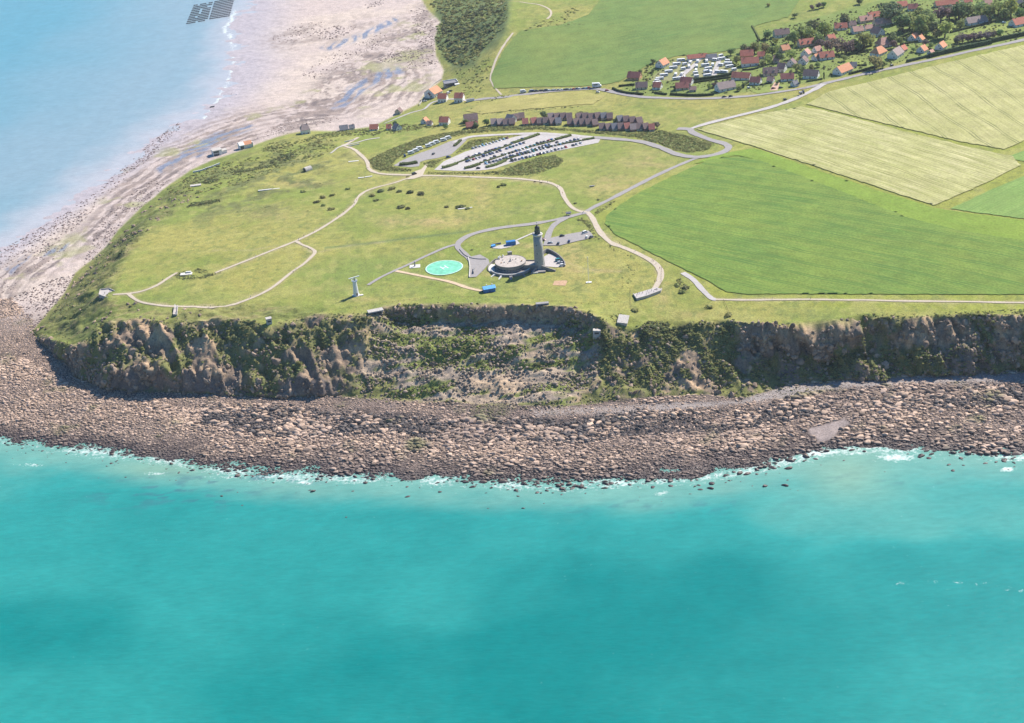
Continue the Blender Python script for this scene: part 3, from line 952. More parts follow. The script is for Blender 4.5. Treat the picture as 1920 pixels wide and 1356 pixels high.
EDGE = [(1420, 300), (1480, 322), (1540, 345), (1620, 377), (1700, 408), (1800, 433), (1920, 452), (2080, 478)]
sheet('green_wheat_field', [(1134, 420), (1138, 404), (1158, 388), (1205, 358), (1280, 322), (1330, 300), (1380, 294)] + EDGE + [(2080, 556), (1920, 553), (1500, 552), (1400, 552), (1362, 548), (1322, 524), (1277, 503), (1238, 483), (1192, 460), (1156, 442)],
      CROP_GREEN, 0.45, 6, 3, ((1500, 420), (1900, 500)))
sheet('lime_field_strip', [(1300, 308), (1345, 290), (1412, 279), (1440, 287), (1550, 326), (1640, 356), (1752, 391), (1800, 398), (1920, 414), (2080, 432), (2080, 476)] + EDGE[::-1][1:] + [(1380, 292), (1340, 300)],
      CROP_LIME, 0.40, 6, 3, ((1500, 320), (1900, 440)))
sheet('barley_field', [(1305, 243), (1400, 220), (1500, 201), (1540, 207), (1660, 238), (1800, 273), (1898, 294), (1914, 311), (1835, 350), (1752, 386), (1640, 350), (1500, 303), (1390, 268)],
      CROP_BARLEY, 0.55, 5, 2.5, ((1400, 240), (1760, 350)))
sheet('wheat_field', [(1512, 196), (1556, 172), (1640, 152), (1760, 122), (1925, 84), (2070, 50), (2070, 200), (1950, 250), (1884, 281), (1800, 266), (1650, 230), (1540, 203)],
      CROP_WHEAT, 0.55, 5, 2.5, ((1640, 150), (1800, 262)))
sheet('pale_green_field', [(1782, 392), (1850, 360), (1930, 326), (2070, 270), (2070, 430), (1920, 411), (1850, 402)], CROP_SOFT, 0.45, 5, 2.5, ((1800, 390), (1920, 330)))
sheet('far_green_field', [(925, 166), (921, 142), (946, 92), (975, 58), (1050, 48), (1105, 28), (1125, 0), (1140, -90), (1560, -90), (1500, 0), (1478, 32), (1412, 50), (1420, 84), (1352, 98), (1262, 107), (1215, 122), (1160, 154), (1120, 161), (1000, 164)],
      CROP_FAR, 0.45, 6, 3, ((1000, 140), (1400, 60)))
sheet('small_green_field', [(1885, 296), (1912, 286), (1990, 262), (1990, 290), (1930, 306)], CROP_SOFT, 0.45, 4, 2, ((1890, 296), (1930, 280)))
sheet('hay_field', [(872, 208), (905, 196), (962, 181), (1090, 172), (1136, 181), (1112, 195), (980, 206), (900, 214)], HAY, 0.4, 4, 2, ((880, 210), (1120, 175)))

GRAVEL = M('pale_gravel', (0.43, 0.365, 0.285), 0.95, 0.8, 0.14)
ASPHALT = M('weathered_asphalt', (0.27, 0.25, 0.245), 0.9, 0.5, 0.10)
CHALK = M('pale_chalk_surface', (0.40, 0.37, 0.355), 0.95, 0.4, 0.12)
CONC = M('aged_concrete', (0.42, 0.39, 0.36), 0.9, 0.9, 0.2, 0.3)
CONCD = M('dark_concrete', (0.27, 0.26, 0.26), 0.9, 0.9, 0.2, 0.3)
EARTH = M('bare_earth', (0.42, 0.27, 0.17), 0.95, 0.8, 0.2)

ribbon('gravel_path', [(212, 553), (240, 551), (268, 546), (295, 535), (318, 520), (332, 512)], 2.6, GRAVEL)
ribbon('gravel_path', [(404, 512), (440, 498), (490, 478), (553, 453), (600, 430), (640, 404), (664, 384), (670, 372), (684, 360), (705, 352), (740, 343), (764, 335), (780, 330)], 2.8, GRAVEL)
ribbon('gravel_path', [(240, 551), (262, 566), (300, 573), (335, 575), (390, 577), (430, 573), (470, 560), (510, 540), (548, 510), (570, 495), (590, 475), (583, 466), (566, 459), (556, 453)], 2.6, GRAVEL, 0.28)
ribbon('gravel_path', [(780, 330), (820, 330), (880, 332), (960, 335), (995, 338), (1030, 343), (1050, 353), (1058, 370), (1070, 387), (1085, 396), (1100, 398)], 3.4, GRAVEL, 0.28)
ribbon('gravel_path', [(785, 328), (740, 328), (708, 325), (692, 317), (688, 303), (672, 287), (655, 277), (642, 273)], 3.6, GRAVEL, 0.32)
ribbon('footpath', [(642, 274), (655, 268), (672, 258)], 3.4, GRAVEL, 0.30)
ribbon('footpath', [(620, 288), (640, 275), (668, 268), (690, 262), (712, 259)], 2.6, CONC, 0.34)
ribbon('gravel_path', [(1100, 398), (1110, 408), (1124, 434), (1145, 455), (1170, 465), (1200, 478), (1225, 492), (1238, 508), (1238, 522), (1230, 538), (1220, 549)], 4.4, GRAVEL, 0.30)
ribbon('cliff_path', [(1280, 512), (1300, 525), (1318, 545), (1334, 560), (1342, 562)], 4.0, CHALK, 0.30)
ribbon('cliff_path', [(1342, 562), (1400, 563), (1500, 562), (1600, 563), (1700, 565), (1800, 566), (1920, 568), (2060, 570)], 2.2, GRAVEL, 0.27)
ribbon('lane', [(1100, 397), (1115, 388), (1150, 371), (1200, 345), (1240, 325), (1290, 303), (1315, 294)], 4.6, ASPHALT, 0.26)
ribbon('lighthouse_road', [(1098, 399), (1070, 406), (1040, 413), (1000, 420), (950, 426), (915, 432), (885, 440), (866, 450), (858, 462), (868, 474), (884, 488), (896, 500)], 5.2, ASPHALT, 0.33)
ribbon('lighthouse_road', [(862, 458), (840, 463), (800, 480), (765, 497), (740, 508), (715, 520), (690, 535)], 3.0, ASPHALT, 0.29)
ribbon('lighthouse_road', [(1062, 409), (1042, 420), (1031, 434), (1026, 450)], 4.6, ASPHALT, 0.37)
ribbon('footpath', [(1003, 436), (980, 446), (960, 455)], 2.2, CONC, 0.3)
ribbon('gravel_path', [(740, 508), (790, 518), (840, 528), (880, 541), (904, 546)], 3.0, M('ochre_gravel', (0.50, 0.38, 0.26), 0.95, 0.8, 0.14), 0.26)
ribbon('main_road', [(2060, 40), (1920, 75), (1800, 101), (1750, 112), (1700, 122), (1650, 133), (1600, 144), (1550, 156), (1500, 167), (1440, 176), (1400, 181), (1330, 185), (1270, 185), (1200, 182), (1150, 173), (1128, 168)], 6.0, ASPHALT, 0.36)
ribbon('main_road', [(1128, 168), (1100, 167), (1040, 171), (980, 178), (940, 183), (905, 186), (880, 190)], 6.0, ASPHALT, 0.32)
ribbon('access_road', [(1545, 158), (1520, 172), (1480, 190), (1430, 206), (1370, 221), (1320, 234), (1292, 243)], 6.0, CHALK, 0.40)
ribbon('access_road', [(1270, 242), (1292, 243), (1300, 250), (1330, 262), (1358, 270), (1366, 278), (1350, 288), (1310, 295), (1270, 290), (1235, 276), (1200, 266), (1150, 261), (1110, 258)], 6.5, ASPHALT, 0.43)
ribbon('access_road', [(1110, 258), (1050, 253), (1000, 251), (940, 253), (890, 256), (862, 263), (852, 268)], 6.5, CHALK, 0.34)
ribbon('footpath', [(920, 150), (921, 140), (930, 112), (945, 85), (962, 62)], 2.4, GRAVEL)
ribbon('footpath', [(920, 150), (926, 162), (940, 178)], 2.0, GRAVEL)
ribbon('footpath', [(930, 2), (975, 4), (1010, 9), (1030, 18), (1033, 28), (1026, 36)], 2.4, GRAVEL)
ribbon('footpath', [(880, 190), (850, 186), (812, 192), (795, 205), (770, 212), (745, 222), (720, 232)], 3.4, CHALK)

sheet('car_park', [(814, 319), (832, 303), (872, 285), (920, 270), (965, 257), (1000, 250), (1060, 252), (1126, 261), (1122, 268), (1072, 278), (1008, 291), (962, 305), (926, 317), (900, 320), (860, 321)], CHALK, 0.20, 2.5, 1.5)
sheet('camper_park', [(738, 311), (752, 302), (766, 296), (788, 287), (812, 279), (842, 266), (858, 262), (876, 262), (862, 276), (846, 290), (820, 297), (800, 300), (788, 304), (786, 312), (770, 314)], ASPHALT, 0.22, 2.5, 1.5)
sheet('path_junction', [(764, 337), (778, 322), (790, 318), (800, 307), (803, 309), (796, 322), (792, 331), (776, 336)], GRAVEL, 0.36, 2, 1.2)
sheet('lighthouse_car_park', [(1018, 461), (1022, 450), (1036, 446), (1064, 440), (1103, 433), (1109, 438), (1114, 446), (1082, 453), (1050, 461)], ASPHALT, 0.41, 2, 1.2)
sheet('lighthouse_yard', [(878, 483), (900, 478), (916, 487), (918, 494), (906, 508), (893, 520), (879, 521), (881, 500)], ASPHALT, 0.38, 2, 1.2)
sheet('container_pad', [(922, 466), (934, 461), (952, 457), (970, 452), (975, 457), (955, 464), (940, 467)], CONC, 0.24, 2, 1.2)
sheet('bare_earth_patch', [(1036, 535), (1040, 527), (1062, 526), (1064, 528), (1060, 536)], EARTH, 0.15, 2, 1.2)
sheet('forecourt', [(1022, 500), (1020, 482), (1030, 476), (1042, 480), (1056, 487), (1059, 496), (1056, 501), (1042, 502)], M('forecourt_paving', (0.42, 0.38, 0.36), 0.9, 0.8, 0.1), 0.3, 2, 1.2)
sheet('camp_lane', [(1262, 150), (1290, 128), (1310, 112), (1316, 112), (1300, 128), (1275, 150)], CHALK, 0.3, 2, 1.2)
sheet('camp_lane', [(1330, 148), (1345, 112), (1352, 113), (1342, 147)], CHALK, 0.3, 2, 1.2)
sheet('garden_lawn', [(1150, 172), (1195, 166), (1200, 171), (1170, 177)], M('mown_lawn', (0.19, 0.23, 0.05), 0.95, 0.5, 0.15), 0.25, 2, 1.2)
sheet('garden_lawn', [(1405, 170), (1450, 160), (1475, 160), (1470, 170), (1420, 176)], MATS['mown_lawn'], 0.25, 2, 1.2)
sheet('garden_lawn', [(1565, 118), (1600, 108), (1622, 116), (1612, 126), (1580, 128)], MATS['mown_lawn'], 0.25, 2, 1.2)
sheet('garden_lawn', [(1760, 78), (1785, 68), (1850, 50), (1900, 45), (1900, 56), (1830, 68), (1790, 82)], MATS['mown_lawn'], 0.25, 2, 1.2)
sheet('garden_drive', [(1443, 170), (1452, 155), (1462, 155), (1458, 170)], M('brick_drive', (0.46, 0.30, 0.22), 0.9, 0.8, 0.15), 0.3, 2, 1.2)
# ------------------------------------------------------------------ boulders
def boulder_material():
    m, nt, b = new_mat('shore_rock')
    ge = nd(nt, 'ShaderNodeNewGeometry')
    oi = nd(nt, 'ShaderNodeObjectInfo')
    fa, _ = noise_factor(nt, 0.022, 0, 1, 5.0, vec=ge.outputs['Position'])
    mx = nd(nt, 'ShaderNodeMix', data_type='RGBA')
    nt.links.new(fa, mx.inputs[0])
    mx.inputs[6].default_value = (0.315, 0.232, 0.185, 1)
    mx.inputs[7].default_value = (0.47, 0.335, 0.245, 1)
    mr = nd(nt, 'ShaderNodeMapRange')
    mr.inputs['To Min'].default_value = 0.55
    mr.inputs['To Max'].default_value = 1.4
    nt.links.new(oi.outputs['Random'], mr.inputs['Value'])
    c = mul(nt, mx.outputs[2], mr.outputs[0])
    fb_, _ = noise_factor(nt, 1.1, 0.75, 1.25, 5.0, vec=ge.outputs['Position'])
    c = mul(nt, c, fb_)
    # weed on some
    fg, _ = noise_factor(nt, 0.035, 0, 1, 4.0, vec=ge.outputs['Position'])
    gt = nd(nt, 'ShaderNodeMapRange')
    gt.inputs['From Min'].default_value = 0.72
    gt.inputs['From Max'].default_value = 1.0
    gt.inputs['To Max'].default_value = 0.7
    nt.links.new(fg, gt.inputs['Value'])
    mg = nd(nt, 'ShaderNodeMix', data_type='RGBA')
    nt.links.new(gt.outputs[0], mg.inputs[0])
    nt.links.new(c, mg.inputs[6])
    mg.inputs[7].default_value = (0.13, 0.14, 0.055, 1)
    # tide line: wet and weedy near the water
    sp = nd(nt, 'ShaderNodeSeparateXYZ')
    nt.links.new(ge.outputs['Position'], sp.inputs[0])
    wt = nd(nt, 'ShaderNodeMapRange')
    wt.inputs['From Min'].default_value = 0.75
    wt.inputs['From Max'].default_value = 2.1
    wt.inputs['To Min'].default_value = 0.92
    wt.inputs['To Max'].default_value = 0.0
    nt.links.new(sp.outputs['Z'], wt.inputs['Value'])
    mw = nd(nt, 'ShaderNodeMix', data_type='RGBA')
    nt.links.new(wt.outputs[0], mw.inputs[0])
    nt.links.new(mg.outputs[2], mw.inputs[6])
    mw.inputs[7].default_value = (0.045, 0.035, 0.04, 1)
    nt.links.new(mw.outputs[2], b.inputs['Base Color'])
    rr = nd(nt, 'ShaderNodeMapRange')
    rr.inputs['To Min'].default_value = 0.85
    rr.inputs['To Max'].default_value = 0.45
    nt.links.new(wt.outputs[0], rr.inputs['Value'])
    nt.links.new(rr.outputs[0], b.inputs['Roughness'])
    b.inputs['Specular IOR Level'].default_value = 0.3
    return m


ROCK = boulder_material()
CLIFFROCK = M('fallen_rock', (0.25, 0.195, 0.15), 0.9, 0.6, 0.3, rnd=0.4)


def rock_mesh(name, seed, mat, sub=3, sx=1.35, sy=1.0, sz=0.72):
    bm = bmesh.new()
    bmesh.ops.create_icosphere(bm, subdivisions=sub, radius=1.0)
    rg = np.random.default_rng(seed)
    planes = rg.normal(size=(9, 3))
    planes /= np.linalg.norm(planes, axis=1)[:, None]
    cut = rg.uniform(0.5, 0.9, 9)
    for v in bm.verts:
        p = np.array(v.co)
        for n_, c_ in zip(planes, cut):
            d = p @ n_ - c_
            if d > 0:
                p = p - n_ * d * 0.85
        p *= 1 + 0.06 * math.sin(7 * p[0] + seed) * math.sin(6 * p[1]) 
        v.co = Vector((p[0] * sx, p[1] * sy, p[2] * sz))
    me = bpy.data.meshes.new(name)
    bm.to_mesh(me)
    bm.free()
    me.materials.append(mat)
    me.polygons.foreach_set('use_smooth', [True] * len(me.polygons))
    return me


ROCKS = [rock_mesh('boulder', s, ROCK, 3, 1.2 + 0.25 * (s % 3), 1.0, 0.62 + 0.08 * (s % 4)) for s in range(7)]
CROCKS = [rock_mesh('fallen_rock', s + 20, CLIFFROCK, 2, 1.2, 1.0, 0.8) for s in range(4)]


def scatter(name, pts, rots, scl, sources, kind='stuff'):
    """points that carry copies of visible source objects: uncountable masses only"""
    pts = np.asarray(pts, np.float32)
    n = len(pts)
    me = bpy.data.meshes.new(name)
    me.vertices.add(n)
    me.vertices.foreach_set('co', pts.ravel())
    a = me.attributes.new('rot', 'FLOAT_VECTOR', 'POINT')
    a.data.foreach_set('vector', np.asarray(rots, np.float32).ravel())
    a = me.attributes.new('scl', 'FLOAT_VECTOR', 'POINT')
    a.data.foreach_set('vector', np.asarray(scl, np.float32).ravel())
    a = me.attributes.new('pick', 'INT', 'POINT')
    a.data.foreach_set('value', RNG.integers(0, len(sources), n).astype(np.int32))
    o = link(name, me)
    ng = bpy.data.node_groups.new(name, 'GeometryNodeTree')
    ng.interface.new_socket('Geometry', in_out='INPUT', socket_type='NodeSocketGeometry')
    ng.interface.new_socket('Geometry', in_out='OUTPUT', socket_type='NodeSocketGeometry')
    gi = ng.nodes.new('NodeGroupInput')
    go = ng.nodes.new('NodeGroupOutput')
    mp_ = ng.nodes.new('GeometryNodeMeshToPoints')
    io = ng.nodes.new('GeometryNodeInstanceOnPoints')
    jn = ng.nodes.new('GeometryNodeJoinGeometry')
    for s in sources:
        ob = ng.nodes.new('GeometryNodeObjectInfo')
        ob.inputs['Object'].default_value = s
        ob.inputs['As Instance'].default_value = True
        ob.transform_space = 'ORIGINAL'
        ng.links.new(ob.outputs['Geometry'], jn.inputs[0])
    io.inputs['Pick Instance'].default_value = True
    for nm, typ, sock in (('rot', 'FLOAT_VECTOR', 'Rotation'), ('scl', 'FLOAT_VECTOR', 'Scale'), ('pick', 'INT', 'Instance Index')):
        na = ng.nodes.new('GeometryNodeInputNamedAttribute')
        na.data_type = typ
        na.inputs['Name'].default_value = nm
        ng.links.new([s_ for s_ in na.outputs if s_.enabled][0], io.inputs[sock])
    ng.links.new(gi.outputs[0], mp_.inputs[0])
    ng.links.new(mp_.outputs[0], io.inputs['Points'])
    ng.links.new(jn.outputs[0], io.inputs['Instance'])
    ng.links.new(io.outputs[0], go.inputs[0])
    md = o.modifiers.new('copies', 'NODES')
    md.node_group = ng
    tag(o, kind=kind)
    return o


def jitter(x0, x1, y0, y1, s):
    gx_, gy_ = np.meshgrid(np.arange(x0, x1, s), np.arange(y0, y1, s * 0.9))
    gx_ = gx_ + (np.arange(gx_.shape[0]) % 2)[:, None] * s * 0.5
    return (gx_ + RNG.uniform(-0.42, 0.42, gx_.shape) * s).ravel(), (gy_ + RNG.uniform(-0.42, 0.42, gy_.shape) * s).ravel()


FW_W = [tuple(unproj(a, b, 0)[:2]) for a, b in FRONT_WATER]
FB_W = [tuple(unproj(a, b, 5.2)[:2]) for a, b in FRONT_BASE]
SHORE_PX = FRONT_BASE + FRONT_WATER[::-1] + [(-420, 700), (-60, 570), (20, 560), (62, 600)]
allr = []
for sp_, lo, hi, r0, r1 in ((2.3, -600, 430, 0.6, 1.45), (2.7, 380, 1420, 0.75, 1.9), (2.9, 1380, 2300, 0.85, 2.4), (1.35, -600, 2300, 0.34, 0.78)):
    x, y = jitter(-520, 430, 770, 1180, sp_)
    z = ground_z(x, y)
    px, py = proj(x, y, z)
    ins = inpoly(px, py, SHORE_PX) & (px > lo) & (px < hi)
    d0 = dist_line(x, y, FW_W)
    outer = ~inpoly(px, py, SHORE_PX) & (z < 2.5) & (py > 700) & (px > lo) & (px < hi)
    inwater = outer & (z < 0.1)
    ins = ins | (outer & (z >= 0.1))
    clump = fbm(x / 14, y / 8, 3, 61)
    ok = ins & ~(inpoly(px + 22 * fbm(x / 9, y / 7, 3, 87), py + 10 * fbm(x / 9, y / 7, 3, 88), [(1508, 818), (1530, 794), (1582, 786), (1594, 800), (1562, 822), (1530, 828)]))
    shing = inpoly(px, py, [(1200, 758), (1380, 752), (1460, 726), (1600, 714), (1800, 704), (2000, 697), (2000, 712), (1700, 718), (1560, 728), (1440, 750), (1250, 772)])
    ok &= ~shing | (RNG.random(len(x)) < (0.12 if sp_ > 2 else 0.5))
    drown = inwater & (RNG.random(len(x)) < 0.8 * np.exp(-d0 / 5.0) + 0.25 * (clump > 0.28) * np.exp(-d0 / 12.0))
    ok |= drown
    x, y, z, px, py, dr = x[ok], y[ok], z[ok], px[ok], py[ok], drown[ok]
    r = r0 + (r1 - r0) * RNG.random(len(x)) ** 2.3
    r *= 1 + 0.45 * np.clip(fbm(x / 40, y / 25, 2, 62), -0.8, 1)
    db_ = dist_line(x, y, FB_W)
    sband = db_ / (db_ + dist_line(x, y, FW_W) + 1e-6) + 0.12 * fbm(x / 30, y / 30, 2, 89)
    r *= np.where(sband < 0.2, 0.62, np.where(sband < 0.5, 1.08, 0.9))
    r = np.maximum(r, 0.34)
    z = np.maximum(z, -0.35 - 0.2 * RNG.random(len(x)) * dr) + r * 0.12
    allr.append(np.stack([x, y, z, r, px, py, sband], -1))
allr = np.concatenate(allr)
inview = (allr[:, 4] > 10) & (allr[:, 4] < 1910)
size = allr[:, 3] * np.where(inview, 1, 0)
order = np.argsort(-size)
big, rest = allr[order[:300]], allr[order[300:]]
BOULD = []
for i, (x, y, z, r, px, py, sb) in enumerate(big):
    o = link('boulder', ROCKS[i % 7], None, (x, y, z))
    o.rotation_euler = (RNG.uniform(-.25, .25), RNG.uniform(-.25, .25), RNG.uniform(-0.7, 0.7))
    o.scale = (r, r * RNG.uniform(.8, 1.1), r * RNG.uniform(.8, 1.15))
    zx = 'western cliff' if px < 680 else 'landslip' if px < 1110 else 'scrubby slope' if px < 1400 else 'eastern cliff'
    zy = 'near the cliff foot' if sb < .3 else 'halfway down the foreshore' if sb < .65 else 'towards the waterline'
    tag(o, f'large brown boulder {zy} below the {zx}', 'boulder', 'large boulders on the foreshore')
    BOULD.append(o)


def rand_rot(n, tilt=0.25, spread=0.7):
    return np.stack([RNG.uniform(-tilt, tilt, n), RNG.uniform(-tilt, tilt, n), RNG.uniform(-spread, spread, n)], -1)


dk = (rest[:, 6] > .17) & (rest[:, 6] < .52) & (RNG.random(len(rest)) < .5 + .9 * fbm(rest[:, 0] / 35, rest[:, 1] / 14, 3, 90)) & (rest[:, 4] > 380)
dsrc = []
DARKR = M('weedy_rock', (0.10, 0.085, 0.08), 0.8, 0.7, 0.35, rnd=0.4)
for i, (a_, b_, l_) in enumerate([(760, 792, 'nearly black weedy boulder in the dark band below the landslip'), (1010, 800, 'dark weedy boulder in the middle of the dark rock band'), (1250, 790, 'dark weedy boulder below the scrubby slope')]):
    o = link('weedy_boulder', rock_mesh('weedy_boulder', 60 + i, DARKR, 3, 1.3, 1, .75), None, G(a_, b_))
    o.scale = (2.0, 1.7, 1.8)
    tag(o, l_, 'boulder')
    dsrc.append(o)
drk = rest[dk]
rest = rest[~dk]
n = len(drk)
rs = drk[:, 3]
scatter('weedy_rubble', drk[:, :3], rand_rot(n), np.stack([rs, rs * RNG.uniform(.75, 1.1, n), rs * RNG.uniform(.9, 1.35, n)], -1), dsrc)
n = len(rest)
rs = rest[:, 3]
scatter('foreshore_rubble', rest[:, :3], rand_rot(n), np.stack([rs, rs * RNG.uniform(.75, 1.1, n), rs * RNG.uniform(.75, 1.2, n)], -1), BOULD[:7])

# rocks strewn over the western beach and the bay
BR = [([(0, 470), (60, 436), (130, 396), (190, 350), (240, 306), (275, 282), (340, 228), (336, 242), (292, 288), (250, 322), (200, 368), (150, 422), (90, 470), (0, 506), (-80, 545), (-90, 520)], 2.4, 0.62, 0.45, 1.2),
      ([(150, 510), (170, 460), (190, 410), (240, 370), (290, 330), (320, 335), (290, 368), (250, 402), (220, 432), (198, 464), (165, 492)], 2.2, 0.7, 0.4, 1.1),
      ([(500, 75), (555, 45), (610, 40), (600, 60), (540, 85)], 3.0, 0.35, 0.5, 1.2), ([(590, 60), (640, 45), (670, 50), (640, 72), (600, 75)], 3.0, 0.5, 0.6, 1.6),
      ([(770, 20), (800, 10), (818, 70), (818, 104), (830, 135), (800, 125), (765, 130), (760, 110), (785, 90)], 3.0, 0.45, 0.6, 1.5), ([(700, 115), (740, 95), (775, 85), (775, 110), (730, 118)], 3.0, 0.5, 0.6, 1.5),
      ([(560, 140), (620, 100), (720, 60), (730, 75), (660, 115), (590, 150)], 3.0, 0.4, 0.5, 1.3), ([(680, 8), (720, 0), (720, 8), (690, 16)], 3.0, 0.6, 0.6, 1.4),
      ([(470, 258), (540, 225), (620, 215), (640, 225), (560, 246), (500, 262)], 2.6, 0.4, 0.35, 0.9), ([(0, 520), (60, 480), (120, 450), (140, 460), (80, 500), (20, 545), (-40, 560)], 2.6, 0.35, 0.4, 1.0),
      ([(60, 620), (20, 560), (60, 540), (110, 520), (140, 515), (118, 555), (85, 595)], 2.2, 0.7, 0.5, 1.3), ([(330, 232), (338, 228), (300, 262), (270, 284), (266, 282), (290, 262)], 1.6, 0.9, 0.5, 1.0)]
acc = []
for poly, s, dens, r0, r1 in BR:
    x, y = jitter(-560, 120, 1040, 2240, s)
    px, py = proj(x, y, ground_z(x, y))
    ok = inpoly(px, py, poly)
    x, y = x[ok], y[ok]
    ok = RNG.random(len(x)) < 1.0 * dens * (0.65 + 0.9 * fbm(x / 18, y / 18, 3, 63))
    x, y = x[ok], y[ok]
    acc.append(np.stack([x, y, np.maximum(ground_z(x, y), -0.2), r0 + (r1 - r0) * RNG.random(len(x)) ** 2], -1))
acc = np.concatenate(acc)
n = len(acc)
rs = acc[:, 3]
BR_SRC = [rock_mesh('beach_rock', 40 + s, M('beach_rock', (0.17, 0.125, 0.115), 0.85, 0.8, 0.3, rnd=0.35), 2, 1.4, 1.0, 0.55) for s in range(4)]
src = []
for i, (bx_, by_) in enumerate([(333, 234), (560, 60), (650, 62), (795, 118)]):
    p = G(bx_, by_)
    o = link('beach_boulder', BR_SRC[i], None, p)
    o.scale = (1.8, 1.5, 1.4)
    tag(o, ['dark boulder at the tip of the rock spit off the western beach', 'dark boulder on the pale sand at the outer edge of the bay rocks',
            'dark boulder in the rock patch on the bay sand', 'dark boulder at the foot of the bushy bank in the bay'][i], 'boulder')
    src.append(o)
scatter('beach_rubble', acc[:, :3], rand_rot(n, 0.2, 3.1), np.stack([rs, rs, rs], -1), src)

# rock debris on the cliff and landslip: taken from the sheet's own points
def pick_on_sheet(weight, n):
    w = weight.ravel().copy()
    w[w < 0] = 0
    area = (np.gradient(TY, axis=0) * np.gradient(TX, axis=1)).ravel() * np.sqrt(1 + np.clip(SLOPE.ravel(), 0, 6) ** 2)
    w *= area
    w /= w.sum()
    i = RNG.choice(w.size, n, p=w)
    return np.stack([VX.ravel()[i] + RNG.normal(0, .4, n), VY.ravel()[i] + RNG.normal(0, .4, n), TZ.ravel()[i]], -1), i


inv = ((PX > -120) & (PX < 2040)).astype(float)
pts, _ = pick_on_sheet(inv * (SLIP * (0.3 + 1.2 * smooth(-0.1, 0.4, fbm(TX / 14, TY / 8, 3, 64))) + 0.10 * CLIFF * (1 - SLIP)), 8000)
n = len(pts)
rs = 0.3 + 1.2 * RNG.random(n) ** 4.0
srcs = []
for i, (a_, b_, l_) in enumerate([(960, 742, 'pale brown fallen rock at the foot of the landslip'), (905, 700, 'brown fallen rock halfway up the landslip'), (760, 735, 'brown fallen rock at the seaward toe of the slipped slope'), (1040, 720, 'fallen rock beside the grassy lobe of the landslip')]):
    o = link('fallen_rock', CROCKS[i], None, G(a_, b_) + Vector((0, 0, .3)))
    o.scale = (1.8, 1.6, 1.6)
    tag(o, l_, 'rock')
    srcs.append(o)
scatter('cliff_rubble', pts, rand_rot(n, 0.6, 3.1), np.stack([rs, rs * .9, rs], -1), srcs)


# rock ribs and ledges standing out of the cliff face
OUTM = M('cliff_outcrop', (0.27, 0.20, 0.15), 0.92, 0.5, 0.35, 0.4, 1.5, rnd=0.35)


def crag_mesh(seed):
    me = rock_mesh('rock_outcrop', seed, OUTM, 2, 1.3, 0.9, 1.1)
    rg = np.random.default_rng(seed)
    for v in me.vertices:
        v.co += Vector(rg.normal(0, .10, 3))
    me.polygons.foreach_set('use_smooth', [False] * len(me.polygons))
    return me


osrc = []
for i, (a_, b_, s_, l_) in enumerate([(250, 660, 3.0, 'brown rock rib low on the western cliff face'), (520, 680, 3.0, 'brown crag above the dark wall of the western cliff'), (1500, 640, 3.0, 'brown crag in the eastern cliff face'), (1660, 640, 3.2, 'rocky rib below the grassy lip of the eastern cliff')]):
    o = link('rock_outcrop', crag_mesh(300 + i), None, G(a_, b_))
    o.scale = (s_, s_, s_)
    tag(o, l_, 'rock')
    osrc.append(o)
pts, ii = pick_on_sheet(inv * CLIFF * (1 - 0.85 * SLIP) * (0.15 + smooth(0.7, 2.2, SLOPE)) * (0.15 + 1.0 * smooth(-0.05, 0.35, fbm((TX + 0.5 * TZ0) / 15, TZ0 / 11, 3, 76))), 2600)
rs = 0.5 + 1.5 * RNG.random(len(pts)) ** 2.8
scatter('cliff_crags', pts + np.stack([np.zeros(len(pts)), rs * .25, rs * -.25], -1), rand_rot(len(pts), 0.5, 3.1), np.stack([rs * 1.1, rs, rs * RNG.uniform(.8, 1.6, len(pts))], -1), osrc)
pts, ii = pick_on_sheet(inv * WSLOPE * (SLAND > 1) * smooth(0.1, 0.5, fbm(TX / 14, TY / 14, 3, 77)) * (PX < 420), 260)
rs = 0.5 + 1.4 * RNG.random(len(pts)) ** 2.5
scatter('slope_crags', pts + np.array([0, 0, -.3]), rand_rot(len(pts), 0.5, 3.1), np.stack([rs * 1.2, rs, rs * .8], -1), osrc)


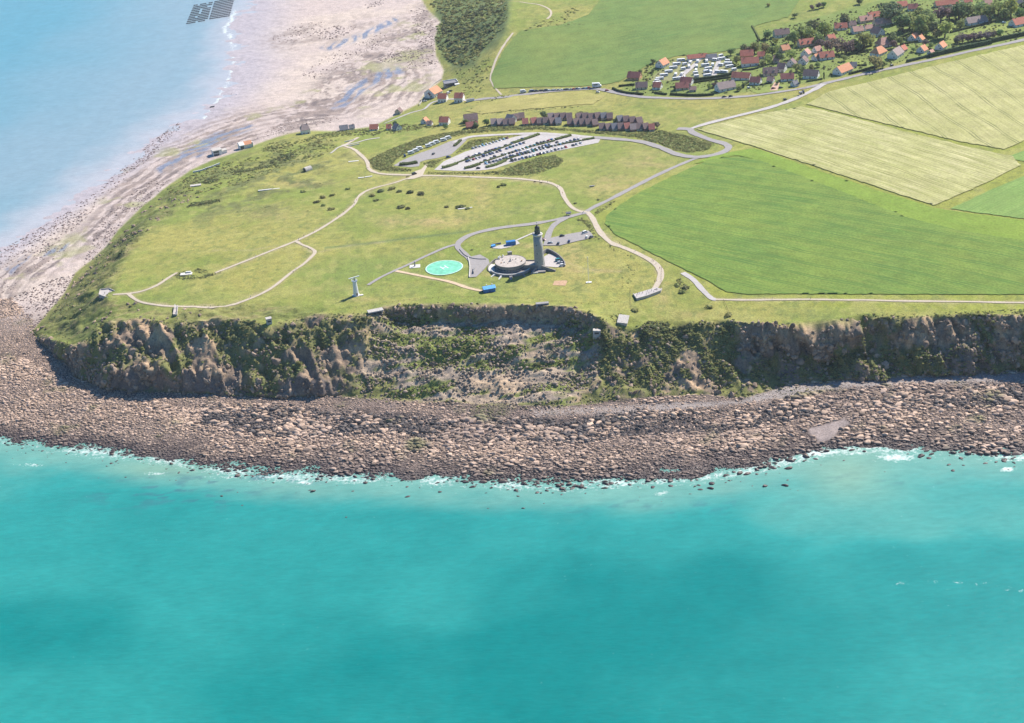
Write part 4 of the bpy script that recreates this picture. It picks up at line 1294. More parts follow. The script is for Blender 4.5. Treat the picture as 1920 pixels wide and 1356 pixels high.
# ------------------------------------------------------------------ foliage
def foliage_material(name, base, rnd=0.35, objcol=False, hue=0.0):
    m, nt, b = new_mat(name)
    oi = nd(nt, 'ShaderNodeObjectInfo')
    f, _ = noise_factor(nt, 0.7, 0.65, 1.35, 4.0)
    src_ = oi.outputs['Color'] if objcol else base
    c = mul(nt, src_, f)
    mr = nd(nt, 'ShaderNodeMapRange')
    mr.inputs['To Min'].default_value = 1 - rnd
    mr.inputs['To Max'].default_value = 1 + rnd
    nt.links.new(oi.outputs['Random'], mr.inputs['Value'])
    c = mul(nt, c, mr.outputs[0])
    if hue:
        hs = nd(nt, 'ShaderNodeHueSaturation')
        m2 = nd(nt, 'ShaderNodeMapRange')
        m2.inputs['To Min'].default_value = 0.5 - hue
        m2.inputs['To Max'].default_value = 0.5 + hue
        ml = nd(nt, 'ShaderNodeMath', operation='MULTIPLY')
        ml.inputs[1].default_value = 7.13
        fr_ = nd(nt, 'ShaderNodeMath', operation='FRACT')
        nt.links.new(oi.outputs['Random'], ml.inputs[0])
        nt.links.new(ml.outputs[0], fr_.inputs[0])
        nt.links.new(fr_.outputs[0], m2.inputs['Value'])
        nt.links.new(m2.outputs[0], hs.inputs['Hue'])
        nt.links.new(c, hs.inputs['Color'])
        c = hs.outputs[0]
    nt.links.new(c, b.inputs['Base Color'])
    b.inputs['Roughness'].default_value = 0.7
    b.inputs['Specular IOR Level'].default_value = 0.15
    tl = nd(nt, 'ShaderNodeBsdfTranslucent')
    nt.links.new(c, tl.inputs['Color'])
    ms = nd(nt, 'ShaderNodeMixShader')
    ms.inputs[0].default_value = 0.38
    nt.links.new(b.outputs[0], ms.inputs[1])
    nt.links.new(tl.outputs[0], ms.inputs[2])
    nt.links.new(ms.outputs[0], nt.nodes['Material Output'].inputs['Surface'])
    return m


FOL_SCRUB = foliage_material('scrub_leaves', (0.285, 0.30, 0.11), 0.42, hue=0.03)
FOL_DARK = foliage_material('gorse_leaves', (0.165, 0.185, 0.085), 0.4, hue=0.03)
FOL_TREE = foliage_material('tree_leaves', (0.08, 0.11, 0.03), 0.12, True)
FOL_HEDGE = foliage_material('hedge_leaves', (0.055, 0.085, 0.028), 0.2, True)
BARK = M('bark', (0.13, 0.10, 0.075), 0.9, 4, 0.3)


def leaf_cloud(rg, centres, radii, n, s, flat=0.75, core=0.72):
    """leaf-sized faces spread through overlapping lobes, returns verts, faces"""
    V, Fc = [], []
    w = np.array(radii) ** 2
    w = w / w.sum()
    li = rg.choice(len(radii), n, p=w)
    for k in li:
        d = rg.normal(size=3)
        d /= np.linalg.norm(d)
        rr_ = radii[k] * (core + (1.12 - core) * rg.random() ** 0.6)
        p = np.array(centres[k]) + d * rr_ * np.array([1, 1, flat])
        nn = d + rg.normal(0, .55, 3)
        nn /= np.linalg.norm(nn)
        t = np.cross(nn, rg.normal(size=3))
        t /= np.linalg.norm(t)
        bt = np.cross(nn, t)
        a, c_ = s * rg.uniform(.6, 1.2), s * rg.uniform(.6, 1.2)
        i = len(V)
        V += [p - t * a - bt * c_ * .5, p + t * a * .4 - bt * c_, p + t * a + bt * c_ * .4, p - t * a * .5 + bt * c_]
        Fc.append((i, i + 1, i + 2, i + 3))
    return V, Fc


def shrub_mesh(name, seed, mat, n=150):
    rg = np.random.default_rng(seed)
    cs = [(rg.uniform(-.45, .45), rg.uniform(-.45, .45), rg.uniform(.15, .4)) for _ in range(6)]
    rd = [rg.uniform(.35, .6) for _ in cs]
    V, Fc = leaf_cloud(rg, cs, rd, n, 0.17, 0.8, 0.8)
    # woody, leafy inside so that no light leaks straight through
    bm = bmesh.new()
    bmesh.ops.create_icosphere(bm, subdivisions=2, radius=0.62)
    k = len(V)
    for v in bm.verts:
        q = np.array(v.co) * (1 + rg.uniform(-.22, .22))
        V.append(np.array([q[0], q[1], q[2] * .75 + .22]))
    bm.verts.index_update()
    for f in bm.faces:
        Fc.append(tuple(k + v.index for v in f.verts))
    bm.free()
    return mesh_from(name, V, Fc, [mat])


SHRUBS = [shrub_mesh('shrub', 100 + i, FOL_SCRUB) for i in range(4)]
GORSE = [shrub_mesh('gorse', 120 + i, FOL_DARK) for i in range(4)]
shrub_src, gorse_src = [], []
SH = [(700, 366, 3.2, 0, 'olive shrub at the western end of the line of bushes above the junction path'), (713, 359, 3.6, 1, 'dense round shrub just below the gravel path, second in the line'),
      (735, 354, 3.4, 0, 'shrub touching the bend of the gravel path, topmost in the bush line'), (748, 359, 2.6, 1, 'small shrub between the two clumps below the gravel path'),
      (770, 361, 3.6, 1, 'dark gorse bush forming the western half of the clump under the path'), (790, 364, 3.8, 1, 'dark gorse bush forming the eastern half of the clump under the path'),
      (705, 376, 2.4, 0, 'low lone shrub below the western bush line'), (752, 389, 3.4, 1, 'dark long bush alone in the middle of the meadow'), (764, 391, 2.6, 1, 'smaller dark bush hugging the long bush in mid meadow'),
      (838, 388, 2.2, 1, 'small round dark bush west of the stony hollow'), (862, 388, 3.8, 1, 'large dark bush over the stony hollow in the meadow'), (876, 391, 2.2, 1, 'low dark bush at the eastern tip of the stony hollow'),
      (945, 346, 3.0, 0, 'spreading shrub in the grass south of the car park'), (935, 350, 2.2, 0, 'low shrub beside the spreading shrub south of the car park'),
      (593, 379, 3.0, 1, 'dark bush at the western side of the meadow thicket'), (606, 370, 3.2, 0, 'olive bush on top of the meadow thicket'), (622, 366, 2.6, 0, 'pale bush at the eastern top of the meadow thicket'), (606, 385, 2.6, 0, 'bush in the middle of the meadow thicket'), (622, 392, 3.0, 0, 'bush at the southern foot of the meadow thicket'),
      (652, 354, 2.4, 0, 'lone bush on the brow between thicket and path'), (568, 360, 2.6, 0, 'bush beside the pale earth bank on the mounds'),
      (1078, 381, 1.6, 1, 'small round bush north of the path crossing'), (1122, 374, 1.6, 1, 'small round bush alone on the slope above the lane'), (1330, 575, 3.0, 0, 'pale shrub cluster seaward of the chalk path'),
      (1285, 540, 3.0, 1, 'dark shrub at the tip of the hedge near the chalk path'), (1278, 548, 2.8, 0, 'shrub at the lower end of the clump near the chalk path'), (1270, 535, 2.4, 0, 'shrub at the western side of the clump near the chalk path'),
      (1190, 582, 2.8, 0, 'green shrub beside the tilted concrete bunker'), (1368, 591, 3.0, 0, 'green shrub where the field fence meets the cliff edge'), (885, 468, 1.2, 1, 'tiny dark bush on the lawn west of the container')]
for (a_, b_, r_, t_, l_) in SH:
    o = link('shrub' if t_ == 0 else 'gorse_bush', (SHRUBS if t_ == 0 else GORSE)[len(shrub_src + gorse_src) % 4], None, G(a_, b_ + 1))
    o.scale = (r_ * 1.25, r_, r_ * .8)
    o.rotation_euler.z = random.uniform(0, 6)
    tag(o, l_, 'bush', 'bushes on the headland')
    (shrub_src if t_ == 0 else gorse_src).append(o)

MASSES = [  # name, polygon, spacing m, radius range, height factor, density, source
    ('hedge_thicket', [(690, 300), (720, 285), (760, 268), (800, 255), (850, 246), (920, 238), (1000, 235), (1090, 243), (1180, 249), (1240, 244), (1290, 254), (1342, 270), (1325, 283), (1290, 288), (1262, 282), (1235, 270), (1190, 259), (1150, 254), (1060, 246), (1000, 244), (940, 246), (880, 251), (850, 258), (812, 266), (770, 283), (742, 300), (735, 312), (760, 316), (775, 318), (770, 322), (720, 322), (700, 318)], 1.9, 1.0, 1.9, .8, 1.0, 0),
    ('path_thicket', [(800, 322), (860, 323), (900, 323), (940, 319), (968, 308), (1010, 294), (1040, 291), (1058, 298), (1050, 312), (1010, 326), (985, 331), (900, 328), (830, 328), (797, 327)], 2.0, 0.9, 1.7, .75, .95, 0),
    ('island_thicket', [(790, 306), (805, 302), (848, 292), (865, 277), (880, 263), (930, 257), (985, 252), (955, 258), (905, 272), (868, 284), (828, 302), (812, 316), (798, 314)], 1.9, 0.8, 1.5, .8, .95, 0),
    ('coastal_scrub', [(300, 362), (360, 325), (420, 302), (500, 290), (545, 276), (600, 262), (640, 260), (630, 280), (590, 300), (540, 310), (500, 330), (440, 350), (350, 372)], 2.6, 0.8, 2.0, .6, .42, 0),
    ('coastal_scrub', [(480, 288), (505, 268), (560, 262), (600, 250), (760, 232), (850, 236), (700, 256), (640, 256), (560, 270), (530, 285)], 2.4, 0.9, 1.8, .7, .75, 0),
    ('coastal_scrub', [(505, 300), (545, 285), (560, 290), (540, 305), (510, 312)], 2.2, 1.2, 2.2, .8, .9, 1),
    ('coastal_scrub', [(348, 390), (360, 380), (412, 373), (412, 379), (372, 388)], 1.8, 1.0, 1.8, .9, 1.0, 1),
    ('coastal_scrub', [(436, 320), (470, 316), (510, 308), (512, 314), (470, 322), (440, 326)], 1.8, 1.0, 1.6, .8, 1.0, 1),
    ('coastal_scrub', [(375, 342), (390, 334), (412, 334), (408, 342), (385, 345)], 1.8, 1.0, 1.8, .8, 1.0, 1),
    ('mound_scrub', [(324, 517), (335, 510), (352, 506), (358, 514), (372, 518), (395, 512), (415, 508), (415, 513), (390, 522), (350, 527), (332, 524)], 1.5, 0.5, 1.0, .8, 1.0, 1),
    ('mound_scrub', [(358, 508), (370, 502), (390, 506), (392, 512), (375, 515)], 1.5, 0.5, 1.0, .8, 1.0, 1),
    ('bank_scrub', [(815, -50), (945, -50), (955, 20), (950, 48), (925, 75), (905, 95), (890, 120), (850, 125), (832, 106), (818, 82), (818, 50), (830, 30), (806, 10)], 3.0, 0.9, 3.0, .75, .5, 0),
    ('bank_scrub', [(820, 90), (830, 40), (870, 10), (920, 10), (950, 30), (935, 60), (880, 100), (845, 120)], 4.0, 1.5, 3.8, .9, .3, 1),
    ('bank_scrub', [(845, 130), (890, 122), (915, 100), (930, 110), (915, 150), (900, 180), (860, 190), (870, 160)], 3.2, 0.7, 1.8, .6, .35, 0),
    ('bank_scrub', [(975, 60), (1000, 45), (1040, 30), (1075, 10), (1090, 20), (1060, 40), (1110, 44), (1100, 50), (1030, 52)], 3.0, 0.8, 1.8, .6, .7, 0),
    ('road_scrub', [(925, 180), (980, 172), (1000, 170), (930, 190), (880, 196)], 3.0, 0.8, 1.6, .7, .7, 0),
    ('farm_scrub', [(880, 208), (960, 207), (1000, 203), (1090, 198), (1092, 202), (1000, 208), (900, 216)], 2.5, 0.8, 1.6, .7, .6, 0),
    ('lane_scrub', [(1110, 400), (1128, 388), (1150, 376), (1156, 378), (1132, 396), (1116, 406)], 1.8, 0.7, 1.4, .75, .95, 0),
    ('lane_scrub', [(1080, 410), (1092, 406), (1104, 414), (1114, 432), (1122, 450), (1116, 452), (1106, 436), (1096, 420), (1082, 416)], 1.8, 0.6, 1.3, .75, .9, 0),
    ('lane_scrub', [(1100, 404), (1112, 420), (1130, 448), (1160, 468), (1200, 484), (1190, 486), (1150, 472), (1125, 455), (1108, 430)], 2.0, 0.5, 1.1, .6, .55, 0),
    ('lane_scrub', [(900, 427), (950, 419), (1030, 407), (1042, 401), (1058, 398), (1058, 401), (1000, 412), (940, 421), (905, 428)], 2.0, 0.5, 1.1, .6, .6, 0),
    ('lane_scrub', [(1262, 505), (1272, 515), (1282, 528), (1294, 545), (1284, 552), (1270, 545), (1268, 525), (1258, 510)], 1.8, 0.7, 1.4, .7, .9, 0),
    ('lane_scrub', [(1160, 500), (1185, 490), (1205, 495), (1190, 520), (1180, 545), (1165, 560), (1160, 545)], 2.6, 0.5, 1.0, .5, .5, 0),
    ('edge_scrub', [(1140, 590), (1165, 585), (1170, 600), (1150, 608)], 1.8, 0.6, 1.3, .7, .8, 0),
    ('edge_scrub', [(1700, 596), (1760, 585), (1850, 582), (1920, 578), (2060, 574), (2060, 590), (1850, 592), (1760, 596)], 2.0, 0.7, 1.4, .7, .8, 0),
    ('edge_scrub', [(1600, 590), (1640, 586), (1715, 588), (1720, 595), (1620, 596)], 2.0, 0.6, 1.3, .6, .8, 0),
    ('edge_scrub', [(1200, 612), (1215, 602), (1250, 602), (1260, 612), (1210, 640), (1195, 640)], 1.7, 0.9, 1.7, .8, 1.0, 1),
    ('roof_scrub', [(1010, 545), (1026, 540), (1046, 545), (1030, 548)], 1.8, .4, .8, .7, .4, 0)]
sm_, sg_ = [], []
NAMED = {}
for nm, poly, s, r0, r1, hf, dens, src_k in MASSES:
    w = np.array([tuple(G(a, b)) for a, b in poly])
    x, y = jitter(w[:, 0].min() - 5, w[:, 0].max() + 5, w[:, 1].min() - 5, w[:, 1].max() + 5, s)
    z = ground_z(x, y)
    px, py = proj(x, y, z)
    ok = inpoly(px, py, poly) & (RNG.random(len(x)) < dens * (1 if dens > .9 else (0.75 + 0.9 * fbm(x / 16, y / 16, 3, 65))))
    x, y, z = x[ok], y[ok], z[ok]
    r = r0 + (r1 - r0) * RNG.random(len(x)) ** 1.5
    ed_ = dist_line(px[ok], py[ok], poly, True)
    r = r * (0.45 + 0.55 * smooth(0.3, 3.5, ed_ + 1.5 * fbm(x / 6, y / 6, 2, 93)))
    NAMED.setdefault((nm, src_k), []).append((np.stack([x, y, z - 0.1], -1), np.stack([r * 1.15, r * 1.15, r * hf * RNG.uniform(.8, 1.25, len(x))], -1)))
# scrub that clings to cliff, landslip and western slope
wgt = inv * (CLIFF * scr * (1 - SLIP) * (0.5 + 0.8 * SCRUBSLOPE) * smooth(3.5, 1.2, SLOPE) + 0.7 * SLIP * smooth(-0.05, 0.25, fbm(TX / 24, TY / 7, 4, 30) - 0.25 * blob(930, 725, 90, 30) + 0.2 * blob(800, 640, 60, 25)) + 0.5 * talus) * (1 - 0.85 * lobe)
pts, _ = pick_on_sheet(wgt, 9500)
r = 0.35 + 0.75 * RNG.random(len(pts)) ** 2
NAMED[('cliff_scrub', 0)] = [(pts, np.stack([r * 1.2, r * 1.2, r * .75], -1))]
pts, _ = pick_on_sheet(wgt * smooth(0.05, 0.4, fbm(TX / 18, TY / 12, 3, 66)), 1500)
r = 0.5 + 1.1 * RNG.random(len(pts)) ** 2
NAMED[('cliff_scrub', 1)] = [(pts, np.stack([r * 1.2, r * 1.2, r * .8], -1))]
pts, _ = pick_on_sheet(inv * (WSLOPE * smooth(-0.1, .4, N18) + 0.35 * MOUNDS * smooth(.1, .5, N18)) * (SLAND > 3), 1500)
r = 0.3 + 0.6 * RNG.random(len(pts)) ** 2
NAMED[('slope_scrub', 0)] = [(pts, np.stack([r * 1.5, r * 1.2, r * .55], -1))]
for (nm, k), lst in NAMED.items():
    p = np.concatenate([a for a, b in lst])
    s_ = np.concatenate([b for a, b in lst])
    scatter(nm, p, rand_rot(len(p), 0.15, 3.1), s_, (shrub_src[:4] if k == 0 else gorse_src[:3] + shrub_src[:1]))


# ------------------------------------------------------------------ hedges (each its own thing)
def hedge(label, pix, width, height, colr=(0.05, 0.08, 0.028), dense=7.0, group='clipped hedges'):
    pts = [Vector((p.x, p.y, 0)) for p in Gs(pix)]
    c = catmull(pts, 1.2)
    base = c[0].copy()
    base.z = float(ground_z(base.x, base.y))
    rg = np.random.default_rng(abs(hash(label)) % 99991 if False else sum(ord(ch) * (i + 1) for i, ch in enumerate(label)) % 99991)
    V, Fc = [], []
    ring = []
    for i, p in enumerate(c):
        t = c[min(i + 1, len(c) - 1)] - c[max(i - 1, 0)]
        t.normalize()
        nn = Vector((-t.y, t.x, 0))
        z = float(ground_z(p.x, p.y)) - base.z
        h = height * rg.uniform(.88, 1.1)
        w = width * rg.uniform(.85, 1.1) * .5
        idx = []
        for sx_, hz in ((-1, -.3), (-1.05, .55), (-.8, 1), (.8, 1), (1.05, .55), (1, -.3)):
            q = p + nn * w * sx_ - base
            idx.append(len(V))
            V.append(np.array([q.x, q.y, z + h * hz + rg.uniform(-.08, .08)]))
        ring.append(idx)
    for a, b in zip(ring[:-1], ring[1:]):
        for k in range(5):
            Fc.append((a[k], b[k], b[k + 1], a[k + 1]))
    Fc.append(tuple(ring[0]))
    Fc.append(tuple(ring[-1][::-1]))
    core = len(V)
    for i, p in enumerate(c):
        for _ in range(int(dense)):
            k = rg.integers(0, 5)
            a, b = V[ring[i][k]], V[ring[i][k + 1]]
            q = a + (b - a) * rg.random() + rg.normal(0, .18, 3)
            d = rg.normal(size=3)
            d /= np.linalg.norm(d)
            t = np.cross(d, rg.normal(size=3))
            t /= np.linalg.norm(t)
            bt = np.cross(d, t)
            s = rg.uniform(.2, .45)
            j = len(V)
            V += [q - t * s, q - bt * s, q + t * s, q + bt * s]
            Fc.append((j, j + 1, j + 2, j + 3))
    o = link('hedge', mesh_from('hedge', V, Fc, [FOL_HEDGE]), None, base)
    o.color = (*colr, 1)
    tag(o, label, 'hedge', group)
    return o


hedge('dark clipped hedge along the bay road before the westernmost campsite house', [(1149, 167), (1160, 172), (1180, 176), (1206, 178)], 2.2, 2.0)
hedge('short upper hedge beside the westernmost campsite house', [(1160, 163), (1175, 161), (1190, 160)], 1.8, 1.8)
hedge('short dark hedge before the small red-roofed campsite house', [(1228, 175), (1240, 177), (1250, 178)], 1.8, 1.8)
hedge('long straight dark hedge along the road below the campsite houses', [(1257, 178), (1290, 180), (1320, 180), (1339, 178)], 2.2, 2.2)
hedge('long dark hedge closing the campsite towards the gardens', [(1300, 152), (1330, 148), (1360, 143), (1376, 139)], 2.4, 2.6)
hedge('lower parallel hedge under the campsite boundary hedge', [(1300, 156), (1335, 151), (1370, 146)], 1.6, 1.6)
hedge('pale green clipped hedge at the inland corner of the campsite', [(1364, 108), (1372, 118), (1378, 127)], 1.6, 1.8, (0.10, 0.14, 0.05))
hedge('garden hedge in front of the large double red-roofed house', [(1392, 132), (1410, 131), (1422, 128)], 1.6, 1.6)
hedge('roadside hedge in front of the brown-roofed road house', [(1512, 154), (1525, 152), (1542, 149)], 1.6, 1.5, (0.08, 0.12, 0.04))
hedge('dark roadside hedge beside the orange-roofed road house', [(1592, 140), (1612, 135), (1630, 130), (1648, 125)], 2.0, 2.0)
hedge('thin pale hedge behind the orange-roofed road house', [(1588, 122), (1605, 124), (1625, 123)], 1.6, 1.6)
hedge('terraced garden hedge above the lawn of the orange-roofed road house', [(1590, 104), (1605, 101), (1622, 98)], 1.6, 1.8)
hedge('second terraced hedge between the dark wood and the lawn', [(1596, 98), (1615, 92), (1634, 87)], 1.6, 1.8)
hedge('tall blue-green roadside hedge below the mauve-roofed gable house', [(1700, 117), (1720, 112), (1740, 107)], 2.4, 2.4, (0.06, 0.10, 0.05))
hedge('long tall dark roadside hedge along the wheat field road', [(1742, 108), (1770, 101), (1800, 94), (1840, 86), (1858, 82)], 3.4, 4.0, (0.05, 0.085, 0.035))
hedge('dark roadside hedge at the far eastern end of the wheat field road', [(1858, 80), (1880, 75), (1905, 70), (1940, 62)], 3.4, 4.0, (0.05, 0.08, 0.035))
hedge('neat straight hedge below the large mauve-roofed house', [(1782, 62), (1810, 55), (1840, 48), (1866, 41)], 1.8, 2.0, (0.045, 0.075, 0.03))
hedge('garden hedge stepping up behind the small orange houses', [(1688, 72), (1700, 67), (1712, 62)], 1.6, 1.8)
hedge('garden hedge in front of the twin orange-roofed house', [(1690, 84), (1712, 80), (1735, 76)], 1.6, 1.6, (0.08, 0.12, 0.04))
hedge('leafy drive hedge beside the big grey-roofed roadside house', [(1388, 168), (1396, 160), (1404, 154)], 2.2, 2.2, (0.10, 0.14, 0.05))
hedge('low hedge in front of the dark red house by the road bend', [(1425, 160), (1436, 158), (1448, 155)], 1.4, 1.3)
hedge('field hedge climbing from the meadow to the village wood', [(1410, 50), (1418, 64), (1424, 76)], 1.6, 1.6, (0.12, 0.15, 0.06))
hedge('planted strip between the western camper bays', [(750, 310), (765, 309), (782, 306)], 5.0, 2.0, (0.085, 0.11, 0.035), 16)
hedge('small planted island at the head of the camper bays', [(852, 275), (858, 270), (864, 264)], 2.6, 1.6, (0.085, 0.11, 0.035), 12)
HG_ = (0.14, 0.175, 0.06)
hedge('hedge island at the seaward end of the second car park aisle', [(830, 316), (842, 313), (856, 308)], 3.6, 1.8, HG_, 14)
hedge('middle hedge strip of the second car park row', [(858, 306), (890, 295), (925, 284), (958, 272)], 1.6, 1.2, HG_, 9)
hedge('hedge island at the inland end of the second car park row', [(960, 270), (985, 262), (1010, 253)], 3.6, 1.8, HG_, 14)
hedge('hedge island at the seaward end of the third car park row', [(872, 317), (885, 314), (898, 309)], 3.6, 1.8, HG_, 14)
hedge('middle hedge strip of the third car park row', [(900, 307), (930, 297), (965, 285), (1000, 275), (1040, 265)], 1.6, 1.2, HG_, 9)
hedge('hedge island at the inland end of the third car park row', [(1042, 263), (1056, 259), (1070, 255)], 3.4, 1.7, HG_, 14)
hedge('hedge island at the seaward end of the lowest car park row', [(912, 315), (930, 310), (948, 302)], 3.6, 1.8, HG_, 14)
hedge('middle hedge strip of the lowest car park row', [(950, 300), (980, 290), (1020, 279), (1060, 270), (1090, 265)], 1.6, 1.2, HG_, 9)
hedge('hedge island at the inland end of the lowest car park row', [(1092, 264), (1103, 262), (1114, 260)], 3.0, 1.5, HG_, 12)


# ------------------------------------------------------------------ trees
def crown_mesh(seed, n=420):
    rg = np.random.default_rng(seed)
    cs, rd = [], []
    for k in range(13):
        a = rg.uniform(0, 2 * math.pi)
        q = rg.uniform(0, .62) if k else 0
        zz = rg.uniform(-.35, .5) * (1 - .5 * q)
        cs.append((q * math.cos(a), q * math.sin(a), zz))
        rd.append(rg.uniform(.28, .5))
    V, Fc = leaf_cloud(rg, cs, rd, n, 0.115, 0.85, 0.6)
    return mesh_from('crown', V, Fc, [FOL_TREE])


def trunk_mesh(seed):
    rg = np.random.default_rng(seed)
    V, Fc = [], []

    def tube(p, q, r0, r1, k=6):
        d = (q - p)
        d = d / np.linalg.norm(d)
        t = np.cross(d, [0.3, 1, .2])
        t /= np.linalg.norm(t)
        b_ = np.cross(d, t)
        i = len(V)
        for c_, r_ in ((p, r0), (q, r1)):
            for j in range(k):
                an = 2 * math.pi * j / k
                V.append(c_ + (t * math.cos(an) + b_ * math.sin(an)) * r_)
        for j in range(k):
            Fc.append((i + j, i + (j + 1) % k, i + k + (j + 1) % k, i + k + j))
    o_ = np.array([0, 0, -.15])
    top = np.array([rg.uniform(-.05, .05), rg.uniform(-.05, .05), .75])
    tube(o_, top, .075, .05)
    for k in range(5):
        a = k * 1.26 + rg.uniform(-.3, .3)
        tube(top - np.array([0, 0, .1 * k * .6]), top + np.array([math.cos(a) * .5, math.sin(a) * .5, rg.uniform(.25, .65)]), .035, .012, 5)
    return mesh_from('trunk', V, Fc, [BARK])


CROWNS = [crown_mesh(200 + i) for i in range(5)]
TRUNKS = [trunk_mesh(220 + i) for i in range(3)]
GRN, DGR, YGR, PUR, OLV = (0.25, 0.32, 0.10), (0.155, 0.22, 0.09), (0.36, 0.38, 0.11), (0.21, 0.165, 0.15), (0.30, 0.32, 0.13)
TONE_W = {GRN: 'mid-green', DGR: 'dark green', YGR: 'yellow-green', PUR: 'purple-leaved', OLV: 'olive green'}
ORD = ['first', 'second', 'third', 'fourth', 'fifth', 'sixth', 'seventh', 'eighth', 'ninth', 'tenth', 'eleventh', 'twelfth', 'thirteenth', 'fourteenth', 'fifteenth', 'sixteenth', 'seventeenth', 'eighteenth',
       'nineteenth', 'twentieth', 'twenty-first', 'twenty-second', 'twenty-third', 'twenty-fourth', 'twenty-fifth', 'twenty-sixth', 'twenty-seventh', 'twenty-eighth', 'twenty-ninth', 'thirtieth']
TREES = {
    'of the tree belt behind the campsite': [(1370, 98, 8, DGR), (1381, 114, 8, GRN), (1415, 92, 12, GRN), (1434, 93, 12, OLV), (1449, 97, 10, GRN), (1460, 109, 10, DGR), (1442, 113, 8, GRN), (1430, 119, 6, OLV), (1396, 92, 9, OLV), (1404, 95, 7, PUR)],
    'of the wood by the upper purple roof': [(1440, 66, 9, DGR), (1484, 104, 9, GRN), (1490, 72, 14, GRN), (1502, 62, 12, OLV), (1519, 66, 13, GRN), (1534, 76, 12, DGR), (1546, 56, 16, GRN), (1525, 52, 14, OLV), (1513, 60, 12, GRN), (1478, 75, 8, OLV), (1455, 78, 6, GRN)],
    'of the mid-village copse': [(1537, 84, 9, PUR), (1552, 88, 12, PUR), (1570, 88, 15, PUR), (1587, 90, 14, PUR), (1600, 84, 10, DGR), (1620, 79, 16, YGR), (1612, 90, 9, DGR), (1582, 110, 7, OLV), (1494, 128, 8, OLV), (1521, 128, 7, GRN), (1532, 122, 6, OLV), (1505, 131, 6, GRN)],
    'of the tall stand above the gardens': [(1582, 40, 13, DGR), (1671, 26, 20, DGR), (1676, 33, 14, GRN), (1656, 30, 11, DGR), (1692, 46, 17, DGR), (1705, 42, 16, GRN), (1672, 74, 12, GRN), (1676, 84, 9, PUR), (1688, 78, 8, GRN), (1640, 119, 14, OLV), (1655, 122, 8, GRN)],
    'of the group by the long mauve roof': [(1729, 50, 21, GRN), (1740, 38, 22, GRN), (1750, 56, 14, DGR), (1771, 58, 17, YGR), (1757, 66, 10, OLV), (1764, 30, 16, PUR), (1780, 26, 14, PUR), (1797, 24, 19, DGR), (1815, 22, 17, GRN), (1799, 46, 9, GRN), (1722, 26, 12, GRN)],
    'of the round trees at the village top': [(1855, 26, 17, GRN), (1838, 18, 13, OLV), (1872, 18, 14, GRN), (1895, 17, 19, YGR), (1883, 28, 13, OLV), (1912, 28, 12, GRN), (1922, 14, 14, DGR)],
    'of the purple row along the road': [(1795, 76, 8, PUR), (1805, 73, 9, PUR), (1815, 72, 9, PUR), (1826, 70, 9, PUR), (1838, 69, 9, PUR), (1850, 67, 9, PUR), (1862, 65, 8, PUR), (1873, 64, 8, DGR)],
    'among the small roadside gardens': [(1735, 82, 7, PUR), (1745, 86, 6, OLV), (1712, 94, 5, GRN), (1386, 166, 6, GRN), (1395, 160, 5, GRN), (1330, 163, 5, GRN), (1340, 160, 5, PUR), (1265, 165, 5, DGR), (1212, 150, 4, OLV), (1224, 116, 5, DGR), (1215, 124, 4, GRN), (1224, 133, 4, OLV), (1200, 135, 4, DGR), (1500, 142, 4, DGR), (1458, 156, 4, DGR)],
    'along the far meadow edge': [(1490, 30, 5, DGR), (1544, 9, 6, DGR), (1610, 3, 7, DGR), (1535, 12, 6, PUR), (1522, 15, 5, PUR), (1440, 10, 4, OLV)],
    'beside the holiday terrace': [(873, 230, 6, DGR), (892, 236, 6, DGR), (912, 231, 7, DGR), (933, 229, 5, GRN), (1020, 217, 8, DGR), (1090, 214, 6, OLV), (1232, 236, 7, PUR), (835, 238, 5, DGR), (742, 233, 6, DGR), (1152, 227, 5, DGR)],
}
for where, lst in TREES.items():
    for i, (a_, b_, r_, tn) in enumerate(sorted(lst)):
        p = G(a_, b_ + r_ * 0.75)
        s = r_ * mpp(a_, b_ + r_ * .75) * 1.25
        root = link('tree', None, None, p)
        H_ = s * 0.82
        tr = link('trunk', TRUNKS[i % 3], root, (0, 0, 0), random.uniform(0, 6), (s * 1.1, s * 1.1, s * .8))
        cr = link('crown', CROWNS[(i * 3 + int(a_)) % 5], root, (0, 0, H_), random.uniform(0, 6), (s * random.uniform(.95, 1.12), s * random.uniform(.95, 1.1), s * random.uniform(.82, 1.0)))
        cr.color = (*[c * random.uniform(.85, 1.15) for c in tn], 1)
        tag(root, f'{TONE_W[tn]} tree, {ORD[i]} from the sea end {where}', 'tree', 'village trees')
# two thin dark cypresses by the road
for a_, b_, l_ in ((1500, 160, 'thin dark cypress between the two roadside houses'), (1545, 152, 'thin dark cypress beyond the brown-roofed road house')):
    root = link('cypress_tree', None, None, G(a_, b_))
    link('trunk', TRUNKS[0], root, (0, 0, 0), 0, (1.5, 1.5, 1.5))
    c_ = link('crown', CROWNS[1], root, (0, 0, 5.5), 0, (1.1, 1.1, 6.0))
    c_.color = (0.035, 0.06, 0.025, 1)
    tag(root, l_, 'tree')
